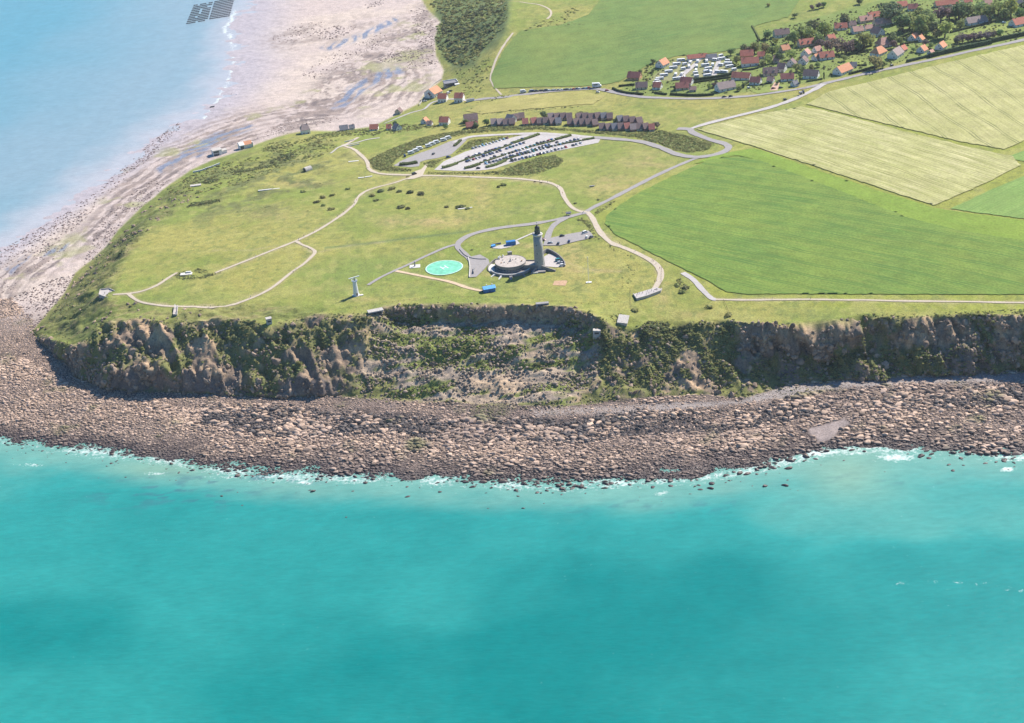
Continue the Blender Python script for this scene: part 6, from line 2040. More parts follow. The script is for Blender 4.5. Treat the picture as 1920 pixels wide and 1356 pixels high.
b.bar((0, 0, HT + 7.2), (0, 0, HT + 9.6), .05)
b.bar((1.2, .5, HT + 2.5), (1.4, .6, HT + 8.2), .04)
b.obj('lightning_rod', BLACK, root)
MB().rings([(.42, HT + 8.6), (.5, HT + 9.0), (.42, HT + 9.4)], 10).obj('radar_drum', PALE, root)
for k, z in enumerate((6, 12.5, 19)):
    for a in (R(250), R(70)):
        rr_ = 3.70 - .0195 * z
        link('window', WIN, root, (rr_ * math.cos(a), rr_ * math.sin(a), z), a + R(90), (.6, 1, 1))
link('door', DOOR, root, (4.06 * math.cos(R(200)), 4.06 * math.sin(R(200)), .1), R(290), (1.2, 1, 1.2))
tag(root, 'grey stone lighthouse tower with dark lantern beside the round watch station', 'lighthouse')

sp_ = G(958, 503)
sp_.z = min(sp_.z, lp.z)
root = link('watch_station', None, None, sp_)
RR = 11.6
MB().rings([(RR - 1.0, -1), (RR - 1.0, 5.2)], 48, cap=False).obj('wall', DWALL, root)
ro = MB().rings([(RR - .4, 4.3), (RR, 4.4), (RR, 6.0), (RR - .25, 6.05), (RR - .25, 5.75), (.3, 5.8)], 48).obj('roof', [DWALL], root)
MB().rings([(RR - .3, 5.78), (RR - .3, 5.84)], 48).obj('roof_terrace', RSURF, ro)
b = MB()
b.rings([(1.0, 5.8), (.9, 6.4), (.4, 6.7), (.35, 8.0)], 10)
b.obj('cupola', CONCD, ro)
MB().bar((0, .2, 6.6), (0, .2, 10.5), .07).obj('mast', BLACK, ro)
for k, (x, y, s_) in enumerate([(-5.5, 3.2, .35), (-4.4, -1.2, .35), (-6.8, -2.0, .5), (4.2, 3.1, .3), (4.0, -2.2, .35), (8.3, -1.5, .5), (-8.2, 4.4, .4), (1.8, 2.2, .25), (-2.0, -4.0, .25)]):
    MB().box(x - s_, x + s_, y - s_, y + s_, 5.8, 6.3 + .3 * (k % 2)).obj('vent', [CONCD, PALE, EARTH][k % 3], ro)
for (x, y) in ((-7.6, 7.4), (-5.2, 8.8), (-8.6, 6.0)):
    d_ = MB().rings([(.15, 5.8), (.15, 6.6), (.75, 6.9), (.5, 7.5), (.1, 7.7)], 10, cx=x, cy=y).obj('radome', WHT, ro)
for k in range(22):
    a = R(205 + k * 6.2)
    link('window', WINB, root, ((RR - 1.0) * math.cos(a), (RR - 1.0) * math.sin(a), 2.1), a + R(90), (.46, 1, .8))
# lower terrace with the white curved parapet
MB().arcwall(RR - 1.0, 15.5, -1.5, 1.2, R(172), R(338), 36).obj('lower_terrace', DWALL, root)
MB().arcwall(15.1, 15.6, 1.2, 2.2, R(196), R(338), 36).obj('parapet', WHT, root)
MB().arcwall(15.6, 16.2, -2.0, 2.0, R(205), R(338), 36).obj('terrace_wall', DWALL, root)
MB().arcwall(12.5, 16.5, -1.5, 1.25, R(150), R(200), 16).obj('approach_steps', PALE, root)
MB().arcwall(16.5, 17.2, -1.5, 3.4, R(128), R(192), 16, z1b=1.0).obj('retaining_wall', DWALL, root)
for k, (a, l_, w0, w1) in enumerate([(222, 9.0, 1.6, .7), (243, 11.0, 1.4, .5), (268, 10.0, 2.4, .6), (300, 6.5, 1.2, .5)]):
    b = MB()
    r0, r1 = 15.9, 15.9 + l_
    pr = []
    for (r_, w_, zt) in ((r0, w0, 1.6), (r1, w1, -.9)):
        for s in (-1, 1):
            for z in (-3.0, zt):
                pr.append((r_, s * w_ / 2, z))
    i0 = len(b.v)
    b.v += [(math.cos(R(a)) * x - math.sin(R(a)) * y, math.sin(R(a)) * x + math.cos(R(a)) * y, z) for x, y, z in pr]
    for f in ((1, 3, 7, 5), (0, 1, 5, 4), (3, 2, 6, 7), (5, 7, 6, 4), (0, 2, 3, 1)):
        b.f.append(tuple(i0 + q for q in f))
        b.m.append(0)
    b.obj('buttress', PALE if k < 2 else DWALL, root)
dv = lp - sp_
ang_ = math.atan2(dv.y, dv.x)
cdir, sdir = math.cos(ang_), math.sin(ang_)
br_ = link('bridge_block', MB().box(RR - 1.5, dv.length - 1.5, -4.2, 3.6, -1.5, 4.4).mesh('bridge_block', [DWALL]), root, (0, 0, 0), ang_)
MB().box(RR - 1.4, dv.length - 1.6, -4.0, 3.4, 4.4, 4.5).obj('deck', RSURF, br_)
MB().box(RR - 1.5, dv.length - 1.4, 3.6, 3.9, -1.0, 5.3).obj('rear_parapet', DWALL, br_)
# wing walls on the seaward side of the tower
wg = link('wing_wall', MB().prism([(0, -2), (10.5, -2), (10.5, .8), (0, 3.8)], -.4, .4, 'y').mesh('wing_wall', [DWALL]), root, (dv.x + 1.5, dv.y - 3.5, 0), R(-20))
wg = link('wing_wall', MB().prism([(0, -2), (7.5, -2), (7.5, .8), (0, 3.4)], -.4, .4, 'y').mesh('wing_wall', [DWALL]), root, (dv.x - 2.5, dv.y - 3.8, 0), R(-125))
MB().box(dv.x - 6.5, dv.x + 4.0, dv.y - 8.5, dv.y - 2.8, -2, 1.0).obj('tower_terrace', DWALL, root)
MB().box(dv.x - 5.5, dv.x - 1.5, dv.y - 8.9, dv.y - 8.52, .2, .9).obj('white_bench', WHT, root)
tag(root, 'low round watch station with flat circular roof at the foot of the lighthouse', 'building')

# curved retaining wall of the forecourt
fc = G(1030, 500)
b = MB()
FCW = [(1018, 478), (1026, 473), (1034, 475), (1044, 480), (1053, 487), (1059, 495), (1059, 500)]
pw = catmull([Vector((p.x, p.y, 0)) for p in Gs(FCW)], 1.2)
for j, (p, q) in enumerate(zip(pw[:-1], pw[1:])):
    d = (q - p).normalized()
    n_ = Vector((-d.y, d.x, 0)) * .35
    A = [p - n_ - fc, q - n_ - fc, q + n_ - fc, p + n_ - fc]
    h_ = 3.0 * (1 - .55 * j / len(pw))
    for f in ((0, 1, 2, 3),):
        b.poly([(A[k].x, A[k].y, h_) for k in f])
    for k in range(4):
        a, c_ = A[k], A[(k + 1) % 4]
        b.poly([(a.x, a.y, -1), (c_.x, c_.y, -1), (c_.x, c_.y, h_), (a.x, a.y, h_)])
tag(b.obj('forecourt_wall', DWALL, None, fc), 'curved dark retaining wall around the forecourt beside the lighthouse', 'wall')
# low bank walls along the yard
for pts_, h_, lb in (([(862, 468), (873, 480), (890, 486), (912, 487)], 0.9, 'low dark kerb wall along the yard approach'), ([(880, 521), (881, 500), (878, 484)], 1.0, 'pale straight wall at the sea side of the lighthouse yard')):
    base = G(*pts_[0])
    pw = catmull([Vector((p.x, p.y, 0)) for p in Gs(pts_)], 2.0)
    b = MB()
    for p, q in zip(pw[:-1], pw[1:]):
        d = (q - p).normalized()
        n_ = Vector((-d.y, d.x, 0)) * .25
        A = [p - n_ - base, q - n_ - base, q + n_ - base, p + n_ - base]
        zt = float(ground_z(p.x, p.y)) - base.z + h_
        b.poly([(a.x, a.y, zt) for a in A])
        for k in range(4):
            a, c_ = A[k], A[(k + 1) % 4]
            b.poly([(a.x, a.y, zt - h_ - .6), (c_.x, c_.y, zt - h_ - .6), (c_.x, c_.y, zt), (a.x, a.y, zt)])
    tag(b.obj('kerb_wall', CONCD if 'dark' in lb else PALE, None, base), lb, 'wall')
# dark gate slab in the yard
tag(MB().box(-.25, .25, -5, 5, -.5, 2.2).obj('yard_wall', CONCD, None, G(889, 509), R(-6)), 'thin dark free-standing wall in the lighthouse yard', 'wall')

# blue containers and sheds
BLUE = M('blue_corrugated', (0.03, 0.16, 0.42), 0.45, 0.7, 0.12, 0.3, 6)
BLUEL = M('blue_tarpaulin', (0.10, 0.36, 0.72), 0.5, 0.8, 0.15)


def container(px, py, rz, L, W_, H_, label, mat=BLUE):
    root = link('container', None, None, G(px, py), R(rz))
    MB().box(-L / 2, L / 2, -W_ / 2, W_ / 2, 0.1, H_).obj('body', mat, root)
    MB().box(-L / 2 - .03, L / 2 + .03, -W_ / 2 - .03, W_ / 2 + .03, H_, H_ + .12).obj('roof', mat, root)
    for s in (-1, 1):
        MB().box(L / 2 + .03, L / 2 + .09, s * W_ / 4 - W_ / 4 + .06, s * W_ / 4 + W_ / 4 - .06, .25, H_ - .15).obj('door', mat, root)
    tag(root, label, 'container', 'blue containers')
    return root


container(958, 459, 8, 7.2, 3.2, 3.0, 'deep blue container on the pad north of the watch station')
container(925, 463, 30, 3.2, 2.0, 1.4, 'low pale blue box sunk beside the container pad', BLUEL)
root = link('blue_shed', None, None, G(917, 546), R(14))
MB().box(-4.2, 4.2, -2.6, 2.6, -.8, 3.0).obj('wall', BLUE, root)
MB().prism([(-3.0, 3.0), (3.0, 3.0), (0, 4.3)], -4.6, 4.6, 'x').obj('roof', BLUEL, root)
MB().box(-.9, .9, -2.69, -2.61, 0, 2.2).obj('door', M('blue_door', (0.02, 0.10, 0.30), .5, 1, .1), root)
for (x, y) in ((-1.5, .8), (2.6, .6)):
    MB().rings([(.3, 3.6), (.3, 4.9), (.45, 5.0), (.1, 5.3)], 8, cx=x, cy=y).obj('vent', WHT, root)
tag(root, 'bright blue shed with paler roof at the end of the ochre track', 'shed')
# sunken ramp walls west of the container pad
b = MB()
b.prism([(-4, -.5), (4, -.5), (4, 1.4), (-4, .2)], -.25, .25, 'y')
tag(b.obj('ramp_wall', CONCD, None, G(930, 458), R(-6)), 'dark wedge wall of the ramp beside the blue containers', 'wall')
tag(MB().box(-1.6, 1.6, -1.2, 1.2, -.3, 2.6).obj('utility_hut', CONCD, None, G(956, 478), R(8)), 'small dark utility hut behind the round roof', 'hut')

# ------------------------------------------------------------------ radar tower
rp = G(668, 554)
root = link('radar_tower', None, None, rp)
MB().rings([(3.0, -.6), (3.0, .35)], 8).obj('plinth', PALE, root)
MB().rings([(2.1, .3), (1.35, 11.2)], 12).obj('shaft', M('white_paint', (0.72, 0.72, 0.72), 0.6, 1, .05), root, shade=False)
MB().rings([(1.35, 10.9), (2.1, 11.2), (2.1, 11.5)], 12).obj('platform', M('blue_grey_metal', (0.25, 0.32, 0.42), .5, 1, .1), root)
b = MB()
for k in range(12):
    a = 2 * math.pi * k / 12
    b.bar((2.05 * math.cos(a), 2.05 * math.sin(a), 11.5), (2.05 * math.cos(a), 2.05 * math.sin(a), 12.7), .05)
b.arcwall(2.0, 2.1, 12.6, 12.72, 0, 2 * math.pi, 24)
b.arcwall(2.0, 2.1, 12.0, 12.1, 0, 2 * math.pi, 24)
b.obj('railing', MATS['white_paint'], root)
MB().rings([(.5, 11.5), (.45, 13.2), (.3, 14.0)], 10).obj('antenna_pedestal', CONCD, root)
an = link('antenna_bar', MB().box(-4.2, 4.2, -.25, .25, 14.0, 14.55).mesh('antenna_bar', [MATS['white_paint']]), root, (0, 0, 0), R(28))
link('door', DOOR, root, (.9, -1.9, .35), R(24))
MB().box(-1.2, 1.2, -1.0, 1.0, -.4, .5).obj('step', PALE, root, (3.9, -.6, 0), R(20))
tag(root, 'small white radar tower with a rotating antenna bar near the cliff edge', 'tower')

# ------------------------------------------------------------------ helipad
hp = G(833, 502.5)
GREENP = M('green_pad_paint', (0.15, 0.46, 0.32), 0.8, 0.25, 0.22)
root = link('helipad', None, None, hp)
rad = 14.2
kk = 48
vs = []
for rr_ in (0.0, rad * .5, rad):
    for j in range(kk):
        a = 2 * math.pi * j / kk
        x, y = hp.x + rr_ * math.cos(a), hp.y + rr_ * math.sin(a)
        vs.append((x - hp.x, y - hp.y, float(ground_z(x, y)) - hp.z + .35))
fs = [(0 * kk + j, kk + j, kk + (j + 1) % kk) for j in range(kk)] + [(kk + j, 2 * kk + j, 2 * kk + (j + 1) % kk, kk + (j + 1) % kk) for j in range(kk)]
link('pad', mesh_from('pad', vs, fs, [GREENP]), root)


def drape(name, polys, mat, dz, parent, ox, oy, oz):
    V, Fc = [], []
    for poly in polys:
        i = len(V)
        for x, y in poly:
            V.append((x, y, float(ground_z(ox + x, oy + y)) - oz + dz))
        Fc.append(tuple(range(i, i + len(poly))))
    return link(name, mesh_from(name, V, Fc, [mat]), parent)


ringp = []
for j in range(kk):
    a, c_ = 2 * math.pi * j / kk, 2 * math.pi * (j + 1) / kk
    ringp.append([(13.4 * math.cos(a), 13.4 * math.sin(a)), (13.9 * math.cos(a), 13.9 * math.sin(a)), (13.9 * math.cos(c_), 13.9 * math.sin(c_)), (13.4 * math.cos(c_), 13.4 * math.sin(c_))])
PAINT = M('white_pad_paint', (0.62, 0.72, 0.66), 0.8, 0.5, 0.12)
drape('rim_line', ringp, PAINT, .42, root, hp.x, hp.y, hp.z)
a = R(28)
hh = []
for (x0, x1, y0, y1) in ((-2.2, -1.4, -3.2, 3.2), (1.4, 2.2, -3.2, 3.2), (-1.4, 1.4, -.45, .45)):
    hh.append([(x * math.cos(a) - y * math.sin(a), x * math.sin(a) + y * math.cos(a)) for x, y in ((x0, y0), (x1, y0), (x1, y1), (x0, y1))])
drape('letter_h', hh, PAINT, .42, root, hp.x, hp.y, hp.z)
tag(root, 'round mint-green helicopter landing pad with a pale letter H', 'helipad')
# small paved square with a column
root = link('monument', None, None, G(778, 500))
MB().box(-4, 4, -3, 3, -.5, .35).obj('plinth', PALE, root)
MB().rings([(.55, .35), (.45, 3.4), (.65, 3.6), (.2, 4.2)], 8).obj('column', CONCD, root)
tag(root, 'small dark column on a pale paved square west of the landing pad', 'monument')

# ------------------------------------------------------------------ radio mast with stays
mp2 = G(1104, 530)
root = link('radio_mast', None, None, mp2)
MB().box(-2.0, 2.0, -1.0, 1.0, -.3, .45).obj('base', WHT, root)
b = MB()
MH = 20
for k in range(3):
    a = 2 * math.pi * k / 3
    b.bar((.28 * math.cos(a), .28 * math.sin(a), .4), (.2 * math.cos(a), .2 * math.sin(a), MH), .06)
for z in range(1, MH, 1):
    for k in range(3):
        a, c_ = 2 * math.pi * k / 3, 2 * math.pi * (k + 1) / 3
        b.bar((.27 * math.cos(a), .27 * math.sin(a), z), (.27 * math.cos(c_), .27 * math.sin(c_), z + .8), .03, 3)
b.obj('lattice', WHT, root)
for k in range(6):
    a = 2 * math.pi * k / 6 + .3
    b = MB()
    b.bar((0, 0, MH - .3), (8 * math.cos(a), 8 * math.sin(a), -.2), .022, 3)
    b.obj('stay_wire', PALE, root)
b = MB()
for k in range(4):
    a = math.pi / 4 * k
    b.bar((-1.6 * math.cos(a), -1.6 * math.sin(a), MH), (1.6 * math.cos(a), 1.6 * math.sin(a), MH), .03, 3)
b.obj('top_cross', WHT, root)
tag(root, 'thin white stayed radio mast on the lawn east of the lighthouse', 'mast')
# ------------------------------------------------------------------ vehicles
PAINTM = M('car_paint', (0.3, 0.3, 0.3), 0.3, 1.0, 0.03, spec=0.5, objcol=True)
TYRE = M('tyre_rubber', (0.03, 0.03, 0.03), 0.9, 3, 0.2)
CGLASS = M('car_glass', (0.03, 0.04, 0.05), 0.08, 1, 0.1, spec=0.7)


def loft(sections):
    """sections: list of (x, [(y,z)...]) with equal counts, closed loops"""
    b = MB()
    n = len(sections[0][1])
    for x, loop in sections:
        for y, z in loop:
            b.v.append((x, y, z))
    for i in range(len(sections) - 1):
        for k in range(n):
            b.f.append((i * n + k, i * n + (k + 1) % n, (i + 1) * n + (k + 1) % n, (i + 1) * n + k)[::-1])
            b.m.append(0)
    b.f.append(tuple(range(n)))
    b.f.append(tuple((len(sections) - 1) * n + k for k in range(n))[::-1])
    b.m += [0, 0]
    return b


def sec(w, z0, z1, r=.12):
    return [(-w, z0), (w, z0), (w + .02, (z0 + z1) / 2), (w - r, z1), (-w + r, z1), (-w - .02, (z0 + z1) / 2)]


def car_meshes():
    out = {}
    for nm, L, W_, hb, hr, cab in (('hatchback', 4.0, .86, .86, 1.47, (-1.75, 1.0)), ('saloon', 4.5, .88, .88, 1.43, (-1.5, .9)), ('estate', 4.5, .88, .92, 1.55, (-2.1, 1.0)), ('van', 4.9, .95, 1.05, 2.0, (-2.35, 1.7))):
        h = L / 2
        body = loft([(-h, sec(W_ * .9, .32, hb * .82)), (-h + .25, sec(W_, .24, hb)), (-h * .3, sec(W_, .22, hb + .02)), (h * .45, sec(W_, .22, hb - .02)), (h - .3, sec(W_ * .97, .24, hb * .8)), (h, sec(W_ * .85, .32, hb * .62))]).mesh('car_body', [PAINTM])
        c0, c1 = cab
        gl = loft([(c0, sec(W_ * .9, hb - .02, hb + .1)), (c0 + .3, sec(W_ * .84, hb - .02, hr - .06, .1)), (c1 - .75, sec(W_ * .84, hb - .02, hr - .06, .1)), (c1, sec(W_ * .92, hb - .04, hb + .03))]).mesh('car_windows', [CGLASS])
        rf = loft([(c0 + .25, sec(W_ * .78, hr - .09, hr - .04, .06)), (c0 + .6, sec(W_ * .79, hr - .09, hr, .08)), (c1 - 1.0, sec(W_ * .79, hr - .09, hr, .08)), (c1 - .68, sec(W_ * .77, hr - .09, hr - .05, .06))]).mesh('car_roof', [PAINTM])
        out[nm] = (body, gl, rf, L)
    w = MB()
    w.rings([(.32, -.1), (.32, .1)], 10)
    out['wheel'] = mesh_from('wheel', [(x, z, y) for x, y, z in w.v], [f[::-1] for f in w.f], [TYRE])
    return out


CM = car_meshes()
CCOL = {'black': (.02, .02, .025), 'dark grey': (.07, .075, .085), 'silver': (.42, .43, .45), 'white': (.72, .72, .72), 'dark blue': (.025, .05, .14), 'blue': (.04, .14, .36), 'red': (.36, .03, .03), 'teal': (.03, .22, .24), 'maroon': (.16, .03, .04), 'light blue': (.22, .42, .58)}


def car(p, rz, colour, kind, label, group):
    body, gl, rf, L = CM[kind]
    o = link('parked_car' if kind != 'van' else 'parked_van', body, None, p, rz)
    o.color = (*CCOL[colour], 1)
    link('windows', gl, o)
    r_ = link('roof', rf, o)
    r_.color = o.color
    for sx_ in (-.3, .31):
        for s in (-1, 1):
            link('wheel', CM['wheel'], o, (sx_ * L, s * .78, .32))
    tag(o, label, 'car' if kind != 'van' else 'van', group)
    return o


CHOICE = ['black'] * 4 + ['dark grey'] * 4 + ['dark blue'] * 3 + ['silver'] * 6 + ['white'] * 7 + ['blue'] * 2 + ['red', 'maroon', 'teal', 'light blue']
KINDS_ = ['hatchback'] * 5 + ['saloon'] * 3 + ['estate'] * 4 + ['van']
CR = random.Random(3)
CAR_ROWS = [('hedge-side row of the car park', (884, 280), (954, 259), 11, .2), ('upper side of the second car park row', (872, 299), (982, 262), 18, .3), ('lower side of the second car park row', (866, 307), (985, 268), 19, .3),
            ('upper side of the third car park row', (906, 303), (1038, 262), 20, .3), ('lower side of the third car park row', (908, 309), (1048, 267), 21, .3),
            ('upper side of the lowest car park row', (955, 296), (1088, 261), 19, .3), ('lower side of the lowest car park row', (950, 305), (1092, 269), 21, .3), ('bay road roadside row', (992, 172), (1108, 166), 20, .25)]
for where, s_, e_, n_, dz_ in CAR_ROWS:
    a_, b_ = G(*s_), G(*e_)
    along = math.atan2(b_.y - a_.y, b_.x - a_.x)
    k_ = 0
    for i in range(n_):
        if 'bay road' not in where and CR.random() < .08:
            continue
        t = (i + .5) / n_ + CR.uniform(-.006, .006)
        bow = math.sin(t * math.pi) * (1.2 if 'row' in where else 0)
        px, py = s_[0] + (e_[0] - s_[0]) * t, s_[1] + (e_[1] - s_[1]) * t + bow * .6
        p = G(px, py)
        p.z += dz_
        co, kd = CR.choice(CHOICE), CR.choice(KINDS_)
        rz = along + (R(90) if 'bay road' not in where else R(8)) + CR.uniform(-.06, .06) + (math.pi if CR.random() < .5 else 0)
        car(p, rz, co, kd, f'{co} {kd}, {ORD[k_]} from the sea end, {where}', 'cars in the big car park' if 'car park' in where else 'cars along the bay road')
        k_ += 1
SINGLES = [(813, 290, 65, 'dark grey', 'estate', 'dark grey estate driving across the camper bays'), (777, 328, 30, 'black', 'van', 'black van standing at the path junction below the camper bays'), (897, 317, 10, 'black', 'hatchback', 'black hatchback leaving the lower edge of the car park'),
           (841, 296, 5, 'dark blue', 'estate', 'dark blue estate alone at the seaward hedge of the car park'), (1054, 444, 8, 'black', 'hatchback', 'black hatchback alone on the upper side of the lighthouse car park'), (1019, 451, -40, 'maroon', 'hatchback', 'maroon hatchback just behind the lighthouse tower'),
           (1032, 457, 4, 'silver', 'hatchback', 'silver-white hatchback at the entrance of the lighthouse car park'), (1047, 458, 80, 'dark grey', 'estate', 'dark grey estate on the lower side of the lighthouse car park'), (1067, 454, 80, 'dark blue', 'hatchback', 'dark blue hatchback at the lower middle of the lighthouse car park'),
           (1097, 438, 30, 'white', 'van', 'tall white van at the top corner of the lighthouse car park'), (1101, 446, 60, 'white', 'hatchback', 'small white hatchback at the lower corner of the lighthouse car park'), (1109, 446, 50, 'dark grey', 'saloon', 'grey saloon against the hedge of the lighthouse car park'),
           (1047, 490, 12, 'teal', 'van', 'teal van on the forecourt under the curved wall'), (1050, 494, 14, 'silver', 'estate', 'silver estate in the middle of the forecourt group'), (1055, 499, 12, 'white', 'estate', 'white estate at the outer end of the forecourt'),
           (1358, 183, 5, 'black', 'saloon', 'black saloon on the road below the big grey-roofed house'), (1370, 182, 6, 'black', 'hatchback', 'black hatchback just inland of the black saloon on the road'), (1404, 166, 25, 'white', 'hatchback', 'white hatchback on the drive beside the maroon-roofed house'),
           (1472, 188, 24, 'black', 'hatchback', 'black hatchback driving down the pale access road'), (1672, 124, 28, 'black', 'estate', 'black estate parked before the tall mauve gable house'), (1450, 167, 6, 'maroon', 'saloon', 'maroon saloon at the foot of the brick drive'), (1464, 166, 6, 'dark grey', 'estate', 'dark grey estate beside the brick drive'),
           (1121, 174, -30, 'white', 'hatchback', 'white hatchback turning at the bay road corner'), (1138, 171, 10, 'red', 'hatchback', 'red hatchback at the bay road corner'), (841, 176, 40, 'white', 'van', 'white van between the seafront house and pavilion'), (845, 172, 30, 'black', 'saloon', 'black saloon behind the seafront house'), (797, 191, 10, 'silver', 'saloon', 'silver saloon on the sea wall apron'), (1882, 44, 10, 'light blue', 'estate', 'light blue estate on the lawn by the corner house')]
for (a_, b_, rz, co, kd, lb) in SINGLES:
    p = G(a_, b_)
    p.z += .42
    car(p, R(rz), co, kd, lb, 'single cars')


def camper_mesh():
    b = loft([(-3.2, sec(1.08, .45, 2.75, .1)), (-3.1, sec(1.1, .35, 2.95, .15)), (1.4, sec(1.1, .35, 2.95, .15)), (2.1, sec(1.08, .35, 2.6, .15)), (2.35, sec(1.0, .35, 1.7, .15)), (3.2, sec(.95, .35, 1.15, .15))])
    return b.mesh('camper_body', [M('camper_white', (0.70, 0.70, 0.69), .4, .5, .04)])


CAMPER = camper_mesh()
CAMPW = MB().box(-2.2, .6, -1.13, -1.115, 1.6, 2.3).mesh('side_window', [CGLASS])
CAMPF = MB().box(2.12, 2.3, -.85, .85, 1.75, 2.25).mesh('windscreen', [CGLASS])
camps = [(759, 294), (771, 289), (780, 285), (787, 281), (804, 276), (811, 272.5), (819, 269), (832, 265), (841, 261)]
for i, (a_, b_) in enumerate(camps):
    p = G(a_, b_)
    p.z += .25
    if i == 0:
        car(p, R(100), 'dark blue', 'van', 'dark blue van at the sea end of the camper row', 'campers in the camper bays')
        continue
    o = link('camper_van', CAMPER, None, p, R(18 + CR.uniform(-6, 6)))
    link('side_window', CAMPW, o)
    link('windscreen', CAMPF, o)
    for sx_ in (-1.9, 2.0):
        for s in (-1, 1):
            link('wheel', CM['wheel'], o, (sx_, s * 1.0, .36), 0, 1.1)
    tag(o, f'white camper van, {ORD[i - 1]} from the sea end of the camper row', 'camper van', 'campers in the camper bays')
for a_, b_, rz, lb in ((981, 174, 8, 'white camper van at the sea end of the bay road cars'), (1119, 164, -6, 'large white coach-like camper at the bay road corner')):
    p = G(a_, b_)
    p.z += .35
    o = link('camper_van', CAMPER, None, p, R(rz), 1.0 if a_ < 1000 else 1.5)
    link('side_window', CAMPW, o)
    link('windscreen', CAMPF, o)
    for sx_ in (-1.9, 2.0):
        for s in (-1, 1):
            link('wheel', CM['wheel'], o, (sx_, s * 1.0, .36), 0, 1.1)
    tag(o, lb, 'camper van')

# caravans on the campsite
CARA = {}
for nm, L in (('long', 8.4), ('short', 5.2)):
    h = L / 2
    CARA[nm] = (loft([(-h, sec(1.4, .5, 2.4, .2)), (-h + .3, sec(1.45, .4, 2.7, .3)), (h - .3, sec(1.45, .4, 2.7, .3)), (h, sec(1.4, .5, 2.4, .2))]).mesh('caravan_body', [M('caravan_white', (0.72, 0.71, 0.69), .5, .5, .06, rnd=.08)]),
                MB().box(-h * .75, -h * .2, -1.5, -1.46, 1.3, 2.1).box(h * .2, h * .7, -1.5, -1.46, 1.3, 2.1).mesh('window', [CGLASS]))
CARDOOR = MB().box(-.4, .4, -1.5, -1.46, .5, 2.3).mesh('door', [M('caravan_door', (0.45, 0.45, 0.46), .5, 1, .05)])
CPOS = [(1095, 350, 0, 1), (1030, 408, 0, 1), (980, 462, 0, 1), (910, 520, 0, 1), (840, 575, 0, 1), (775, 628, 0, 1), (735, 660, 0, 0), (735, 692, 0, 1), (1015, 565, 70, 0), (1110, 560, 60, 0), (1030, 628, 0, 1), (1110, 618, 8, 1),
        (1235, 385, 60, 0), (1345, 368, 70, 0), (1215, 445, 80, 1), (1330, 445, 80, 0), (1460, 425, 0, 1), (1480, 365, 80, 0), (1320, 505, 75, 0), (1315, 545, 0, 0), (1325, 592, 0, 0), (1505, 475, 10, 1), (1470, 520, 10, 0), (1490, 578, 5, 1), (1570, 420, 80, 0),
        (1690, 285, 20, 0), (1700, 330, 10, 1), (1790, 360, -20, 0), (1800, 400, -20, 1), (1820, 445, 8, 1), (1640, 525, -30, 0), (1740, 525, -40, 1), (1890, 492, 10, 0), (1540, 525, 90, 0), (1690, 420, -30, 0), (1150, 410, 20, 0), (1600, 345, -30, 0), (1130, 480, 10, 0)]
cs_ = sorted([(1140 + x / 8, 70 + y / 8, r_, l_) for x, y, r_, l_ in CPOS], key=lambda t: t[0])
bands = {'upper rows': [c for c in cs_ if c[1] < 122], 'middle rows': [c for c in cs_ if 122 <= c[1] < 136], 'lower rows': [c for c in cs_ if c[1] >= 136]}
for where, lst in bands.items():
    for i, (a_, b_, rz, lng) in enumerate(lst):
        o = link('caravan', CARA['long' if lng else 'short'][0], None, G(a_, b_ + 1), R(rz + 4))
        link('window', CARA['long' if lng else 'short'][1], o)
        link('door', CARDOOR, o)
        tag(o, f'white {"long" if lng else "short"} caravan, {ORD[i]} from the sea end in the {where} of the campsite', 'caravan', 'caravans on the campsite')

# crop sprayer crossing on the access road
root = link('crop_sprayer', None, None, G(1503, 177) + Vector((0, 0, .45)), R(28))
DBL = M('machine_dark', (0.08, 0.09, 0.10), .5, 1, .1)
ORG = M('machine_orange', (0.45, 0.17, 0.04), .5, 1, .1)
MB().box(-2.6, 1.0, -1.2, 1.2, 1.0, 2.4).obj('tank', M('machine_grey', (0.35, 0.35, 0.36), .5, 1, .1), root)
MB().box(1.0, 2.6, -1.0, 1.0, 1.0, 3.0).obj('cab', CGLASS, root)
MB().box(.9, 2.7, -1.1, 1.1, 3.0, 3.15).obj('cab_roof', DBL, root)
for x in (-1.7, 1.7):
    for s in (-1, 1):
        link('wheel', CM['wheel'], root, (x, s * 1.3, .85), 0, (2.6, 2.4, 2.6))
for s in (-1, 1):
    b = MB()
    b.bar((-2.6, s * 1.3, 1.6), (-3.2, s * 3.0, 6.0), .12)
    b.bar((-3.2, s * 3.0, 6.0), (2.0, s * 4.6, 7.4), .10)
    b.bar((-2.6, s * 1.3, 2.2), (-.5, s * 3.6, 6.8), .07)
    b.obj('boom', ORG, root)
tag(root, 'crop sprayer with raised orange booms on the pale access road', 'machine')

# ------------------------------------------------------------------ people
SKIN = M('skin', (0.42, 0.27, 0.20), .6, 3, .05)
HAIR = M('hair', (0.06, 0.04, 0.03), .7, 3, .1)
SHIRT = M('shirt_cloth', (0.3, 0.3, 0.3), .9, 4, .1, objcol=True)
TROUS = M('trouser_cloth', (0.06, 0.07, 0.11), .9, 4, .1)


